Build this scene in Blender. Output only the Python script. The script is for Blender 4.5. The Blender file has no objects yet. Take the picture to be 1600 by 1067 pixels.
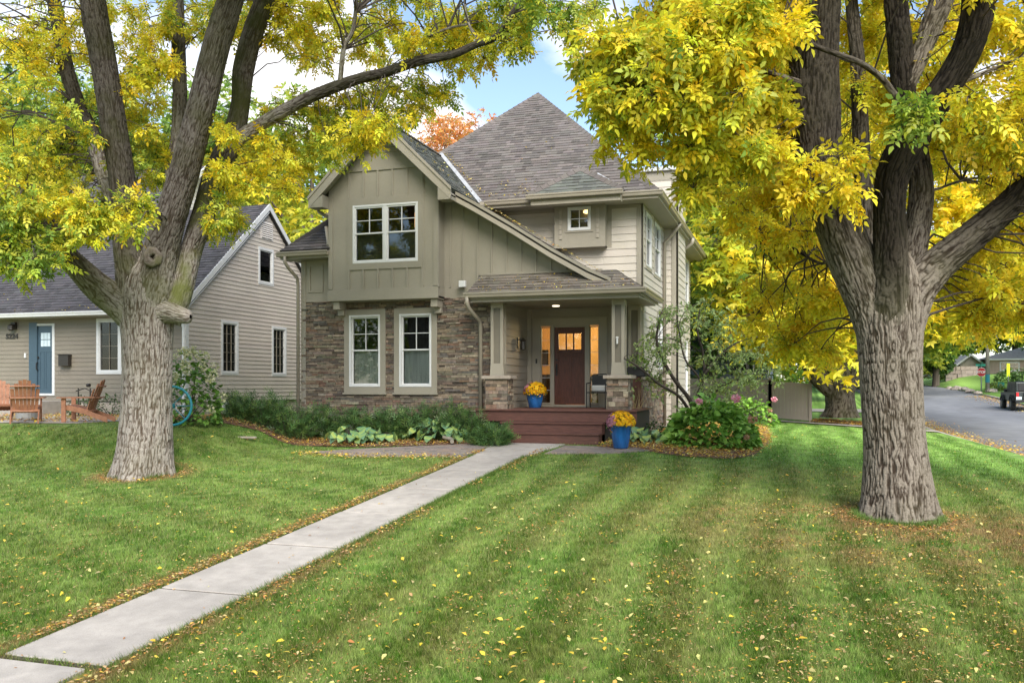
import bpy, math, random
import numpy as np
from mathutils import Vector, Matrix
random.seed(7); rng = np.random.default_rng(11)
sc = bpy.context.scene
COL = sc.collection
# ------------------------------------------------------------------ camera, world, sun, exposure
F = 1380.0; TH = math.atan(440/F); CT, ST = math.cos(TH), math.sin(TH); CH = 1.28
cam = bpy.data.cameras.new("camera"); camo = bpy.data.objects.new("camera", cam); COL.objects.link(camo)
camo.location = (0, 0, CH); camo.rotation_euler = (math.pi/2, 0, TH)
cam.sensor_width = 36; cam.lens = 36*F/1600; cam.shift_y = 69.5/1600; cam.clip_end = 2000; cam.clip_start = .05
sc.camera = camo
SUN_EL, SUN_AZ = math.radians(40), math.radians(150)      # azimuth clockwise from +Y
w = bpy.data.worlds.new("World"); sc.world = w; w.use_nodes = True
nt = w.node_tree; nt.nodes.clear(); N = nt.nodes.new; L = nt.links.new
out = N("ShaderNodeOutputWorld"); bg = N("ShaderNodeBackground"); sky = N("ShaderNodeTexSky")
sky.sky_type = 'NISHITA'; sky.sun_disc = False; sky.sun_elevation = SUN_EL; sky.sun_rotation = SUN_AZ
sky.air_density = 1.0; sky.dust_density = .6; sky.ozone_density = 1.6
bg.inputs[1].default_value = .13
tc = N("ShaderNodeTexCoord"); mp = N("ShaderNodeMapping"); mp.inputs['Scale'].default_value = (1, 1, 2.4); mp.inputs['Location'].default_value = (3.3, .4, .15)
nz = N("ShaderNodeTexNoise"); nz.inputs['Scale'].default_value = 2.3; nz.inputs['Detail'].default_value = 9; nz.inputs['Roughness'].default_value = .55
L(tc.outputs['Generated'], mp.inputs[0]); L(mp.outputs[0], nz.inputs[0])
def dirv(px, py):
    v = Vector(((px-800)/F*CT-ST, (px-800)/F*ST+CT, -(py-603)/F)); return v.normalized()
acc = nz.outputs[0]
for (px, py, r, amt) in ((560, 130, .22, .15), (470, 60, .2, .14), (900, 60, .10, .26), (700, 235, .10, .16), (800, 150, .09, -.20), (950, 190, .13, -.12), (690, 120, .08, -.05), (1600, 160, .13, .2), (150, 150, .3, .03), (330, 60, .14, -.12), (60, 200, .15, -.10)):
    vm = N("ShaderNodeVectorMath"); vm.operation = 'DISTANCE'; vm.inputs[1].default_value = dirv(px, py)
    nm = N("ShaderNodeVectorMath"); nm.operation = 'NORMALIZE'; L(tc.outputs['Generated'], nm.inputs[0]); L(nm.outputs[0], vm.inputs[0])
    mr = N("ShaderNodeMapRange"); mr.interpolation_type = 'SMOOTHSTEP'
    mr.inputs[1].default_value = 0; mr.inputs[2].default_value = r; mr.inputs[3].default_value = amt; mr.inputs[4].default_value = 0
    L(vm.outputs['Value'], mr.inputs[0])
    ad = N("ShaderNodeMath"); ad.operation = 'ADD'; L(acc, ad.inputs[0]); L(mr.outputs[0], ad.inputs[1]); acc = ad.outputs[0]
cr = N("ShaderNodeValToRGB"); cr.color_ramp.elements[0].position = .52; cr.color_ramp.elements[1].position = .68
L(acc, cr.inputs[0])
mx = N("ShaderNodeMix"); mx.data_type = 'RGBA'; L(cr.outputs[0], mx.inputs[0]); 
hs = N("ShaderNodeHueSaturation"); hs.inputs['Saturation'].default_value = .95; hs.inputs['Value'].default_value = 1.15; L(sky.outputs[0], hs.inputs['Color']); L(hs.outputs[0], mx.inputs[6])
mx.inputs[7].default_value = (6.6, 6.5, 6.6, 1)
L(mx.outputs[2], bg.inputs[0]); L(bg.outputs[0], out.inputs[0])
sl = bpy.data.lights.new("sun", 'SUN'); so = bpy.data.objects.new("sun", sl); COL.objects.link(so)
sl.energy = 4.0; sl.angle = math.radians(40); sl.color = (1, .95, .87)
sd = Vector((math.sin(SUN_AZ)*math.cos(SUN_EL), math.cos(SUN_AZ)*math.cos(SUN_EL), math.sin(SUN_EL)))
so.rotation_euler = sd.to_track_quat('Z', 'Y').to_euler()
sc.view_settings.view_transform = 'Standard'; sc.view_settings.look = 'None'; sc.view_settings.gamma = 1; sc.view_settings.exposure = .85
sc.cycles.max_bounces = 8; sc.cycles.diffuse_bounces = 5; sc.cycles.transparent_max_bounces = 12; sc.cycles.transmission_bounces = 4; sc.cycles.glossy_bounces = 2

# ------------------------------------------------------------------ helpers
def at(px, py, D):
    """point at a distance D along the view axis, from the picture used as a survey"""
    a = (px-800)/F; return np.array([D*(a*CT-ST), D*(a*ST+CT), CH-(py-603)/F*D])
def sstep(x, a, b):
    t = np.clip((np.asarray(x, float)-a)/(b-a), 0, 1); return t*t*(3-2*t)
ZR = ([-60, 10, 20, 25, 40, 60, 75, 95, 130, 400], [-4, -1.25, -.72, -.58, -.62, -.32, .30, 1.0, 1.7, 2.0])
RX0, RX1 = 5.5, 14.8
def zroad(Y): return np.interp(Y, *ZR)
def gz(X, Y, road=True):
    X = np.asarray(X, float); Y = np.asarray(Y, float)
    p = -1.44+.071*Y; k = 25.
    z = -np.logaddexp(0, -k*p)/k
    z = z-.004*np.clip(Y-24, 0, 22)
    z = z-(.02+.035*sstep(Y, 12, 22))*np.clip(X+3, 0, 8.5)
    t = sstep(-X, 11.2, 13.6)*sstep(Y, 13.9, 16.3)
    z = z*(1-t)+.42*t
    t = sstep(Y, 45, 60); z = z*(1-t)+(zroad(Y)+.1)*t
    far = zroad(Y)+.10+.03*np.clip(X-RX1, 0, 15)+ .9*sstep(Y, 84, 96)*sstep(X, 15.5, 20)
    t = sstep(X, RX1, RX1+.2); z = z*(1-t)+far*t
    if road:
        inside = ((X > RX0+.02) & (X < RX1-.02)); z = np.where(inside, zroad(Y)-.12, z)
    return z
def g(x, y): return float(gz(x, y))

def hsh(ix, iy, iz):
    h = (ix*374761393+iy*668265263+iz*2147483647*7+1013904223) & 0xffffffff
    h = ((h ^ (h >> 13))*1274126177) & 0xffffffff
    return ((h ^ (h >> 16)) & 0xffffff)/float(0xffffff)
def noise3(x, y, z):
    x = np.asarray(x, float); y = np.asarray(y, float); z = np.asarray(z, float)
    ix = np.floor(x).astype(np.int64); iy = np.floor(y).astype(np.int64); iz = np.floor(z).astype(np.int64)
    fx, fy, fz = x-ix, y-iy, z-iz
    fx, fy, fz = fx*fx*(3-2*fx), fy*fy*(3-2*fy), fz*fz*(3-2*fz)
    r = 0
    for dx in (0, 1):
        for dy in (0, 1):
            for dz in (0, 1):
                r = r+hsh(ix+dx, iy+dy, iz+dz)*(fx if dx else 1-fx)*(fy if dy else 1-fy)*(fz if dz else 1-fz)
    return r
def fbm(x, y, z=0., o=4):
    r = 0; a = .5; z = z+np.zeros_like(x)
    for i in range(o): r = r+a*noise3(x*2**i+17*i, y*2**i, z*2**i+5*i); a *= .5
    return r/(1-.5**o)

ORG = {}
def tag(o, label=None, cat=None, group=None, kind=None):
    if label: o['label'] = label
    if cat: o['category'] = cat
    if group: o['group'] = group
    if kind: o['kind'] = kind
    return o
def thing(name, loc, label, cat, group=None, rot=0):
    o = bpy.data.objects.new(name, None); COL.objects.link(o); o.location = loc; o.rotation_euler = (0, 0, rot); o.empty_display_size = .2
    ORG[o.name] = Vector(loc); return tag(o, label, cat, group)
def link(name, me, mat, parent=None, org=None):
    o = bpy.data.objects.new(name, me); COL.objects.link(o)
    if mat is not None: me.materials.append(mat)
    if parent is not None:
        o.parent = parent; org = ORG[parent.name]
    if org is not None and (org[0] or org[1] or org[2]):
        n = len(me.vertices); a = np.empty(n*3, np.float32); me.vertices.foreach_get('co', a); a = a.reshape(-1, 3)-np.array(org, np.float32)
        me.vertices.foreach_set('co', a.ravel())
    if parent is None and org is not None: o.location = org
    ORG[o.name] = Vector(org) if org is not None else Vector((0, 0, 0))
    me.update(); return o
def arr_mesh(name, V, Fc, cols=None, smooth=False, vcols=None):
    """V (n,3); Fc (m,k) uniform faces; cols (m,3) face colours"""
    V = np.asarray(V, np.float32); Fc = np.asarray(Fc, np.int32); m, k = Fc.shape
    me = bpy.data.meshes.new(name); me.vertices.add(len(V)); me.vertices.foreach_set('co', V.ravel())
    me.loops.add(m*k); me.loops.foreach_set('vertex_index', Fc.ravel()); me.polygons.add(m)
    me.polygons.foreach_set('loop_start', np.arange(0, m*k, k, dtype=np.int32)); me.polygons.foreach_set('loop_total', np.full(m, k, np.int32))
    if smooth: me.polygons.foreach_set('use_smooth', np.ones(m, bool))
    me.update(calc_edges=True)
    if cols is not None:
        at_ = me.attributes.new('col', 'FLOAT_COLOR', 'FACE'); at_.data.foreach_set('color', np.c_[cols, np.ones(m)].astype(np.float32).ravel())
    if vcols is not None:
        at_ = me.attributes.new('col', 'FLOAT_COLOR', 'POINT'); at_.data.foreach_set('color', np.c_[vcols, np.ones(len(V))].astype(np.float32).ravel())
    return me

class MB:
    """collects solids and builds them as one mesh object"""
    def __init__(s): s.v = []; s.f = []; s.c = []
    def add(s, vs, fs, c=None):
        b = len(s.v); s.v += [tuple(map(float, v)) for v in vs]
        for f in fs: s.f.append([b+i for i in f]); s.c.append(c)
        return s
    def box(s, x0, x1, y0, y1, z0, z1, c=None):
        vs = [(x, y, z) for x in (x0, x1) for y in (y0, y1) for z in (z0, z1)]
        return s.add(vs, [(0, 1, 3, 2), (4, 6, 7, 5), (0, 4, 5, 1), (2, 3, 7, 6), (0, 2, 6, 4), (1, 5, 7, 3)], c)
    def prism(s, fr, poly, c0, c1, col=None, slope=None):
        """poly in (a,b) of frame fr, from depth c0 (back) to c1 (front); slope: function b->front depth"""
        O, u, v, n = fr; k = len(poly)
        area = sum(poly[i][0]*poly[(i+1) % k][1]-poly[(i+1) % k][0]*poly[i][1] for i in range(k))
        if area < 0: poly = poly[::-1]
        bk = [O+u*a+v*b+n*c0 for a, b in poly]
        ft = [O+u*a+v*b+n*(slope(b) if slope else c1) for a, b in poly]
        fs = [tuple(range(k, 2*k)), tuple(range(k-1, -1, -1))]+[(i, (i+1) % k, (i+1) % k+k, i+k) for i in range(k)]
        return s.add(bk+ft, fs, col)
    def fbox(s, fr, a0, a1, b0, b1, c0, c1, col=None): return s.prism(fr, [(a0, b0), (a1, b0), (a1, b1), (a0, b1)], c0, c1, col)
    def tube(s, pts, rad, n=8, c=None, cap=True):
        pts = [Vector(p) for p in pts]; rings = []; up = None
        if not hasattr(rad, '__len__'): rad = [rad]*len(pts)
        for i, p in enumerate(pts):
            t = (pts[min(i+1, len(pts)-1)]-pts[max(i-1, 0)]).normalized()
            if up is None: up = t.orthogonal().normalized()
            up = (up-t*up.dot(t)).normalized(); sd_ = t.cross(up)
            rings.append([p+(up*math.cos(2*math.pi*j/n)+sd_*math.sin(2*math.pi*j/n))*rad[i] for j in range(n)])
        vs = [q for r in rings for q in r]; fs = []
        for i in range(len(pts)-1):
            for j in range(n): fs.append((i*n+j, i*n+(j+1) % n, (i+1)*n+(j+1) % n, (i+1)*n+j))
        if cap: fs += [tuple(range(n-1, -1, -1)), tuple(range((len(pts)-1)*n, len(pts)*n))]
        return s.add(vs, fs, c)
    def lathe(s, prof, n=24, c=None, cen=(0, 0, 0), axis='z'):
        vs = []; m = len(prof)
        for r, z in prof:
            for j in range(n):
                a = 2*math.pi*j/n; x, y = r*math.cos(a), r*math.sin(a)
                p = (x, y, z) if axis == 'z' else ((z, x, y) if axis == 'x' else (x, z, y))
                vs.append((p[0]+cen[0], p[1]+cen[1], p[2]+cen[2]))
        fs = []
        for i in range(m-1):
            for j in range(n):
                q = (i*n+j, i*n+(j+1) % n, (i+1)*n+(j+1) % n, (i+1)*n+j); fs.append(q if axis != 'y' else q[::-1])
        fs += [tuple(range(n-1, -1, -1)), tuple(range((m-1)*n, m*n))]
        return s.add(vs, fs, c)
    def build(s, name, mat, parent=None, bevel=0, smooth=False, org=None):
        me = bpy.data.meshes.new(name); me.from_pydata(s.v, [], s.f)
        if any(c is not None for c in s.c):
            at_ = me.attributes.new('col', 'FLOAT_COLOR', 'FACE')
            at_.data.foreach_set('color', np.array([(*(c or (.5, .5, .5)), 1) for c in s.c], np.float32).ravel())
        if smooth: me.polygons.foreach_set('use_smooth', [True]*len(me.polygons))
        o = link(name, me, mat, parent, org)
        if bevel:
            b = o.modifiers.new('bevel', 'BEVEL'); b.width = bevel; b.segments = 2; b.limit_method = 'ANGLE'
        return o

X_, Y_, Z_ = Vector((1, 0, 0)), Vector((0, 1, 0)), Vector((0, 0, 1))
def front(Y): return (Vector((0, Y, 0)), X_, Z_, -Y_)          # a = X, b = Z, c towards the street
def right(X): return (Vector((X, 0, 0)), Y_, Z_, X_)           # a = Y, b = Z, c towards +X
def left_(X): return (Vector((X, 0, 0)), -Y_, Z_, -X_)         # a = -Y
def back_(Y): return (Vector((0, Y, 0)), -X_, Z_, Y_)
def plane_frame(p):
    p = [Vector(q) for q in p]; u = (p[1]-p[0]).normalized(); n = None
    for q in p[2:]:
        n = u.cross(q-p[0])
        if n.length > 1e-6: break
    n.normalize(); v = n.cross(u); fr = (p[0], u, v, n)
    return fr, [((q-p[0]).dot(u), (q-p[0]).dot(v)) for q in p]
def clip(poly, a0, a1, b0, b1):
    def cut(P, ax, val, keep):
        R = []
        for i in range(len(P)):
            p, q = P[i], P[(i+1) % len(P)]; ip = (p[ax]-val)*keep >= 0; iq = (q[ax]-val)*keep >= 0
            if ip: R.append(p)
            if ip != iq:
                t = (val-p[ax])/(q[ax]-p[ax]); R.append((p[0]+t*(q[0]-p[0]), p[1]+t*(q[1]-p[1])))
        return R
    for ax, val, keep in ((0, a0, 1), (0, a1, -1), (1, b0, 1), (1, b1, -1)):
        if len(poly) < 3: return []
        poly = cut(poly, ax, val, keep)
    if len(poly) < 3: return []
    ar = abs(sum(poly[i][0]*poly[(i+1) % len(poly)][1]-poly[(i+1) % len(poly)][0]*poly[i][1] for i in range(len(poly))))/2
    return poly if ar > 1e-5 else []
def minus(cell, holes):
    cs = [cell]
    for h in holes:
        ns = []
        for (a0, a1, b0, b1) in cs:
            if h[0] >= a1 or h[1] <= a0 or h[2] >= b1 or h[3] <= b0: ns.append((a0, a1, b0, b1)); continue
            if h[0] > a0: ns.append((a0, h[0], b0, b1))
            if h[1] < a1: ns.append((h[1], a1, b0, b1))
            m0, m1 = max(a0, h[0]), min(a1, h[1])
            if h[2] > b0: ns.append((m0, m1, b0, h[2]))
            if h[3] < b1: ns.append((m0, m1, h[3], b1))
        cs = ns
    return cs
def tiles(mb, fr, poly, cells, holes, c0, f, colf, gap=0):
    for cell in cells:
        for (a0, a1, b0, b1) in minus(cell, holes):
            p = clip(poly, a0, a1, b0, b1)
            if p:
                bb0, bb1 = cell[2], cell[3]
                lo, hi = f(); mb.prism(fr, p, c0, 0, colf(), slope=lambda b: lo+(hi-lo)*(b-bb0)/(bb1-bb0))
def bounds(poly):
    a = [p[0] for p in poly]; b = [p[1] for p in poly]; return min(a), max(a), min(b), max(b)
def jit(c, s=.08, hue=.02):
    k = 1+random.uniform(-s, s); return tuple(max(0, x*k*(1+random.uniform(-hue, hue))) for x in c)
def siding(name, fr, poly, holes, parent, mat, col, e=.19, lap=.014, maxlen=3.6, z0=None):
    mb = MB(); A0, A1, B0, B1 = bounds(poly); b = B0 if z0 is None else z0
    for c in [(A0-.01, A1+.01, B0-.01, B1+.01)]:
        for h in minus(c, holes):
            p = clip(poly, *h)
            if p: mb.prism(fr, p, -.12, .0, tuple(x*.6 for x in col))
    while b < B1:
        a = A0-random.uniform(0, maxlen)
        while a < A1:
            l = random.uniform(.7, 1)*maxlen
            tiles(mb, fr, poly, [(a, a+l-.002, b, b+e)], holes, .0, lambda: (lap+.005, .003), lambda: jit(col, .035, .01)); a += l
        b += e
    return mb.build(name, mat, parent)
def shingles(name, pts, parent, mat, col, e=.14, th=.16, base=None, moss=None):
    fr, poly = plane_frame(pts); mb = MB(); A0, A1, B0, B1 = bounds(poly)
    mb.prism(fr, poly, -th, 0.0, tuple(x*.5 for x in col))
    b = B0-.01
    while b < B1:
        a = A0-random.uniform(0, .3)
        while a < A1:
            wd = random.choice((.12, .17, .22, .3)); k = random.choice((.72, .85, .95, 1.0, 1.1, 1.2)); c = jit(tuple(x*k for x in col), .06, .03)
            t = random.choice((.016, .016, .024)); q = clip(poly, a, a+wd, b, b+e)
            if q: mb.prism(fr, q, 0, 0, c, slope=lambda bb: t-(t-.002)*(bb-b)/e)
            a += wd
        b += e
    return mb.build(name, mat, parent)
STONE = [(.19, .135, .09), (.24, .175, .115), (.12, .085, .06), (.17, .135, .10), (.26, .20, .13), (.20, .115, .07), (.14, .12, .095), (.30, .24, .17), (.10, .075, .055), (.22, .16, .11), (.17, .145, .095)]
STONE = [tuple(.85*a_+.15*(sum(c_)/3) for a_ in c_) for c_ in STONE]; STONE = [tuple(.88*a_ for a_ in c_) for c_ in STONE]
def stone(name, fr, poly, holes, parent, mat, k=1.0, hmax=.068, dmax=.05):
    mb = MB(); A0, A1, B0, B1 = bounds(poly)
    for h in minus((A0-.01, A1+.01, B0-.01, B1+.01), holes):
        p = clip(poly, *h)
        if p: mb.prism(fr, p, -.1, .006, (.05, .04, .035))
    b = B0
    while b < B1:
        a = A0-random.uniform(0, .3); h = random.uniform(.035, hmax)
        while a < A1:
            wd = random.uniform(.10, .42); c0 = random.choice(STONE); c = jit(tuple(x*k for x in c0), .18, .04); d = random.uniform(.015, dmax)
            if random.random() < .22 and h > .055:
                hh = h*random.uniform(.4, .6); cs = [(a, a+wd-.006, b, b+hh-.005), (a, a+wd-.006, b+hh, b+h-.005)]
            else: cs = [(a, a+wd-.006, b, b+h-.005)]
            for cc in cs:
                d2 = d+random.uniform(-.01, .01); t = random.uniform(-.006, .006); tiles(mb, fr, poly, [cc], holes, .0, lambda: (d2, d2+t), lambda: jit(c, .12, .03))
            a += wd
        b += h
    return mb.build(name, mat, parent)

# ------------------------------------------------------------------ materials
def mat(name, col=(.5, .5, .5), rough=.7, attr=False, noise=None, bump=None, metal=0, spec=.5, emit=None, sheen=0, transl=0, coat=0):
    m = bpy.data.materials.new(name); m.use_nodes = True; t = m.node_tree; n = t.nodes; l = t.links; b = n['Principled BSDF']
    b.inputs['Roughness'].default_value = rough; b.inputs['Metallic'].default_value = metal; b.inputs['Specular IOR Level'].default_value = spec; b.inputs['Coat Weight'].default_value = coat
    tcn = n.new('ShaderNodeTexCoord')
    if attr:
        a = n.new('ShaderNodeAttribute'); a.attribute_name = 'col'; c = a.outputs['Color']
    else:
        r = n.new('ShaderNodeRGB'); r.outputs[0].default_value = (*col, 1); c = r.outputs[0]
    for (scale, amt, det, stretch) in (noise or []):
        mpn = n.new('ShaderNodeMapping'); mpn.inputs['Scale'].default_value = stretch; l.new(tcn.outputs['Object'], mpn.inputs[0])
        q = n.new('ShaderNodeTexNoise'); q.inputs['Scale'].default_value = scale; q.inputs['Detail'].default_value = det; l.new(mpn.outputs[0], q.inputs[0])
        r = n.new('ShaderNodeMapRange'); r.inputs[1].default_value = .3; r.inputs[2].default_value = .7; r.inputs[3].default_value = 1-amt; r.inputs[4].default_value = 1+amt; l.new(q.outputs[0], r.inputs[0])
        x = n.new('ShaderNodeMix'); x.data_type = 'RGBA'; x.blend_type = 'MULTIPLY'; x.inputs[0].default_value = 1; l.new(c, x.inputs[6]); l.new(r.outputs[0], x.inputs[7]); c = x.outputs[2]
    l.new(c, b.inputs['Base Color'])
    if bump:
        scale, st, stretch = bump
        mpn = n.new('ShaderNodeMapping'); mpn.inputs['Scale'].default_value = stretch; l.new(tcn.outputs['Object'], mpn.inputs[0])
        q = n.new('ShaderNodeTexNoise'); q.inputs['Scale'].default_value = scale; q.inputs['Detail'].default_value = 5; l.new(mpn.outputs[0], q.inputs[0])
        bp = n.new('ShaderNodeBump'); bp.inputs['Strength'].default_value = st; bp.inputs['Distance'].default_value = .01; l.new(q.outputs[0], bp.inputs['Height']); l.new(bp.outputs[0], b.inputs['Normal'])
    if emit:
        b.inputs['Emission Color'].default_value = (*emit[0], 1); b.inputs['Emission Strength'].default_value = emit[1]
    if transl:
        tr = n.new('ShaderNodeBsdfTranslucent'); ms = n.new('ShaderNodeMixShader'); ms.inputs[0].default_value = transl
        l.new(c, tr.inputs[0]); l.new(b.outputs[0], ms.inputs[1]); l.new(tr.outputs[0], ms.inputs[2]); l.new(ms.outputs[0], n['Material Output'].inputs[0])
    return m
U = (1, 1, 1)
TRIMC = (.255, .232, .182); SIDEC = (.45, .41, .35)
M = dict(
    siding=mat('painted_lap_siding', attr=True, rough=.6, noise=[(1.3, .06, 3, U), (30, .03, 3, (1, 1, 1))], bump=(60, .15, (.2, .2, 3))),
    trim=mat('taupe_painted_trim', TRIMC, .55, noise=[(1.1, .07, 3, U), (25, .03, 2, U)], bump=(80, .08, U)),
    panel=mat('column_panel', (.15, .132, .10), .6, noise=[(2, .06, 3, U)]),
    trimlight=mat('light_taupe_trim', (.30, .27, .215), .55, noise=[(1.5, .06, 3, U)]),
    gutter=mat('gutter_metal', (.27, .24, .19), .35, noise=[(2, .08, 3, U)]),
    stone=mat('ledge_stone', attr=True, rough=.85, noise=[(14, .28, 5, U), (60, .15, 3, U)], bump=(45, .7, U)),
    cap=mat('stone_cap', (.33, .28, .23), .8, noise=[(8, .15, 4, U)], bump=(50, .3, U)),
    shingle=mat('asphalt_shingles', attr=True, rough=.9, noise=[(90, .22, 2, U), (.8, .10, 4, U)], bump=(150, .5, U)),
    white=mat('white_vinyl', (.58, .585, .58), .4, noise=[(4, .03, 2, U)]),
    flash=mat('metal_flashing', (.6, .6, .58), .35, metal=.5, noise=[(6, .2, 4, U)]),
    deck=mat('red_brown_deck_boards', (.105, .042, .030), .65, noise=[(5, .22, 5, (1, 6, 6)), (40, .12, 3, (1, 8, 8))], bump=(60, .25, (1, 8, 8))),
    door=mat('stained_mahogany', (.090, .028, .015), .5, noise=[(7, .35, 6, (9, 9, .8)), (40, .15, 3, (6, 6, .6))], coat=.0),
    black=mat('black_metal', (.012, .012, .013), .55), iron=mat('dark_bronze', (.03, .025, .02), .45),
    dark=mat('dark_interior', (.02, .019, .018), .8), blind=mat('window_blind', (.16, .16, .15), .7, noise=[(2, .25, 4, U)]),
    blindlt=mat('pale_curtain', (.72, .72, .69), .8, noise=[(3, .2, 3, (6, 6, .4))]),
    cream=mat('interior_wall', (.75, .55, .30), .8), wood=mat('adirondack_wood', (.34, .15, .08), .6, noise=[(3, .2, 4, (3, 3, 3)), (30, .12, 3, (1, 1, 6))]),
    concrete=mat('concrete', (.345, .315, .28), .9, noise=[(.7, .16, 6, U), (5, .13, 5, U), (120, .14, 2, U)], bump=(160, .35, U)),
    slabside=mat('foundation_concrete', (.40, .35, .29), .9, noise=[(1.5, .12, 4, U), (30, .1, 3, U)]),
    asphalt=mat('asphalt', (.155, .16, .175), .9, noise=[(.35, .22, 5, (1, .2, 1)), (1.3, .15, 5, U), (70, .12, 2, U)], bump=(90, .3, U)),
    paver=mat('brick_pavers', attr=True, rough=.9, noise=[(20, .2, 4, U)], bump=(80, .4, U)),
    mulch=mat('brown_mulch', (.16, .085, .05), .95, noise=[(6, .4, 5, U), (50, .5, 4, U)], bump=(50, 1.2, U)),
    fence=mat('tan_vinyl', (.40, .33, .29), .5, noise=[(1, .05, 3, U)]),
    leaf=mat('leaf', attr=True, rough=.5, spec=.3, transl=.5), leafg=mat('glossy_leaf', attr=True, rough=.38, spec=.4, transl=.25),
    grass=mat('grass', attr=True, rough=.55, spec=.25, transl=.3),
    petal=mat('petal', attr=True, rough=.7, transl=.3, spec=.2), twig=mat('twig_bark', (.05, .038, .03), .9, noise=[(20, .3, 3, U)]),
    pot=mat('blue_glazed_ceramic', (.012, .10, .30), .18, noise=[(5, .3, 4, (3, 3, .6))], coat=.6),
    bluedoor=mat('slate_blue_door', (.045, .08, .11), .4), teal=mat('teal_paint', (.02, .22, .28), .35),
    greyhouse=mat('blue_grey_siding', attr=True, rough=.7), shutter=mat('dark_shutter', (.02, .02, .025), .6),
    red=mat('sign_red', (.55, .02, .03), .4), signwhite=mat('sign_white', (.8, .8, .8), .4), signgreen=mat('sign_green', (.02, .28, .20), .4),
    yellow=mat('reflective_yellow', (.65, .75, .02), .4), steel=mat('galvanised_steel', (.35, .36, .37), .4, metal=.6), polewood=mat('weathered_pole', (.32, .29, .26), .9, noise=[(5, .25, 4, (4, 4, .3))]),
    carpaint=mat('dark_green_car_paint', (.008, .014, .012), .45, coat=.1), rubber=mat('rubber', (.02, .02, .02), .8), lampred=mat('tail_lamp', (.5, .01, .02), .3), plate=mat('licence_plate', (.55, .65, .7), .4),
    brick=mat('far_brick', (.40, .30, .24), .9, noise=[(3, .15, 4, U)]), farroof=mat('far_roof', (.33, .30, .28), .9, noise=[(3, .15, 4, U)]),
    lamp=mat('lit_lamp', (1, .8, .5), .5, emit=((1, .62, .25), 3.0)), shade=mat('orange_lampshade', (.8, .4, .1), .6, emit=((1, .42, .08), 1.1)), canlight=mat('soffit_lamp', (1, .9, .7), .5, emit=((1, .85, .6), 2.2)),
    rock=mat('boulder', (.35, .30, .26), .9, noise=[(4, .25, 4, U)], bump=(20, .6, U)), galv=mat('galvanised_tub', (.4, .4, .4), .4, metal=.7), cushion=mat('cushion', (.5, .5, .48), .8), grille=mat('vent_white', (.6, .56, .52), .6),
)
def glassmat():
    m = bpy.data.materials.new('window_glass'); m.use_nodes = True; t = m.node_tree; n = t.nodes; l = t.links; n.remove(n['Principled BSDF'])
    tr = n.new('ShaderNodeBsdfTransparent'); tr.inputs[0].default_value = (.82, .85, .84, 1); gl = n.new('ShaderNodeBsdfGlossy'); gl.inputs['Roughness'].default_value = .02
    fr = n.new('ShaderNodeFresnel'); fr.inputs[0].default_value = 1.7; ms = n.new('ShaderNodeMixShader')
    l.new(fr.outputs[0], ms.inputs[0]); l.new(tr.outputs[0], ms.inputs[1]); l.new(gl.outputs[0], ms.inputs[2]); l.new(ms.outputs[0], n['Material Output'].inputs[0]); return m
M['glass'] = glassmat()
def barkmat(name, cr_, rd, moss):
    m = bpy.data.materials.new(name); m.use_nodes = True; t = m.node_tree; n = t.nodes; l = t.links; b = n['Principled BSDF']; b.inputs['Roughness'].default_value = .92; b.inputs['Specular IOR Level'].default_value = .2
    a = n.new('ShaderNodeAttribute'); a.attribute_name = 'col'; sp = n.new('ShaderNodeSeparateColor'); l.new(a.outputs['Color'], sp.inputs[0])
    x = n.new('ShaderNodeMix'); x.data_type = 'RGBA'; x.inputs[6].default_value = (*cr_, 1); x.inputs[7].default_value = (*rd, 1); l.new(sp.outputs[0], x.inputs[0])
    tcn = n.new('ShaderNodeTexCoord'); q = n.new('ShaderNodeTexNoise'); q.inputs['Scale'].default_value = 1.6; q.inputs['Detail'].default_value = 6; l.new(tcn.outputs['Object'], q.inputs[0])
    q2 = n.new('ShaderNodeTexNoise'); q2.inputs['Scale'].default_value = 45; q2.inputs['Detail'].default_value = 4; l.new(tcn.outputs['Object'], q2.inputs[0])
    r = n.new('ShaderNodeMapRange'); r.inputs[1].default_value = .3; r.inputs[2].default_value = .7; r.inputs[3].default_value = .8; r.inputs[4].default_value = 1.2; l.new(q2.outputs[0], r.inputs[0])
    x2 = n.new('ShaderNodeMix'); x2.data_type = 'RGBA'; x2.blend_type = 'MULTIPLY'; x2.inputs[0].default_value = 1; l.new(x.outputs[2], x2.inputs[6]); l.new(r.outputs[0], x2.inputs[7])
    mm = n.new('ShaderNodeMath'); mm.operation = 'MULTIPLY'; r3 = n.new('ShaderNodeMapRange'); r3.inputs[1].default_value = .42; r3.inputs[2].default_value = .62; l.new(q.outputs[0], r3.inputs[0]); l.new(r3.outputs[0], mm.inputs[0]); l.new(sp.outputs[1], mm.inputs[1])
    x3 = n.new('ShaderNodeMix'); x3.data_type = 'RGBA'; x3.inputs[7].default_value = (*moss, 1); l.new(mm.outputs[0], x3.inputs[0]); l.new(x2.outputs[2], x3.inputs[6])
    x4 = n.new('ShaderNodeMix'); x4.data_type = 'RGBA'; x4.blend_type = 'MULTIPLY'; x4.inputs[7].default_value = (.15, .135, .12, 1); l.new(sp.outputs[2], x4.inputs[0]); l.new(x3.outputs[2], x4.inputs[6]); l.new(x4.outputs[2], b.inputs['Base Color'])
    bp = n.new('ShaderNodeBump'); bp.inputs['Strength'].default_value = .6; bp.inputs['Distance'].default_value = .01; l.new(q2.outputs[0], bp.inputs['Height']); l.new(bp.outputs[0], b.inputs['Normal'])
    return m
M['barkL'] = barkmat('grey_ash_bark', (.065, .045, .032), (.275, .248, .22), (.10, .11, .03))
M['barkR'] = barkmat('brown_ash_bark', (.03, .02, .013), (.20, .172, .140), (.07, .075, .025))
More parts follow.
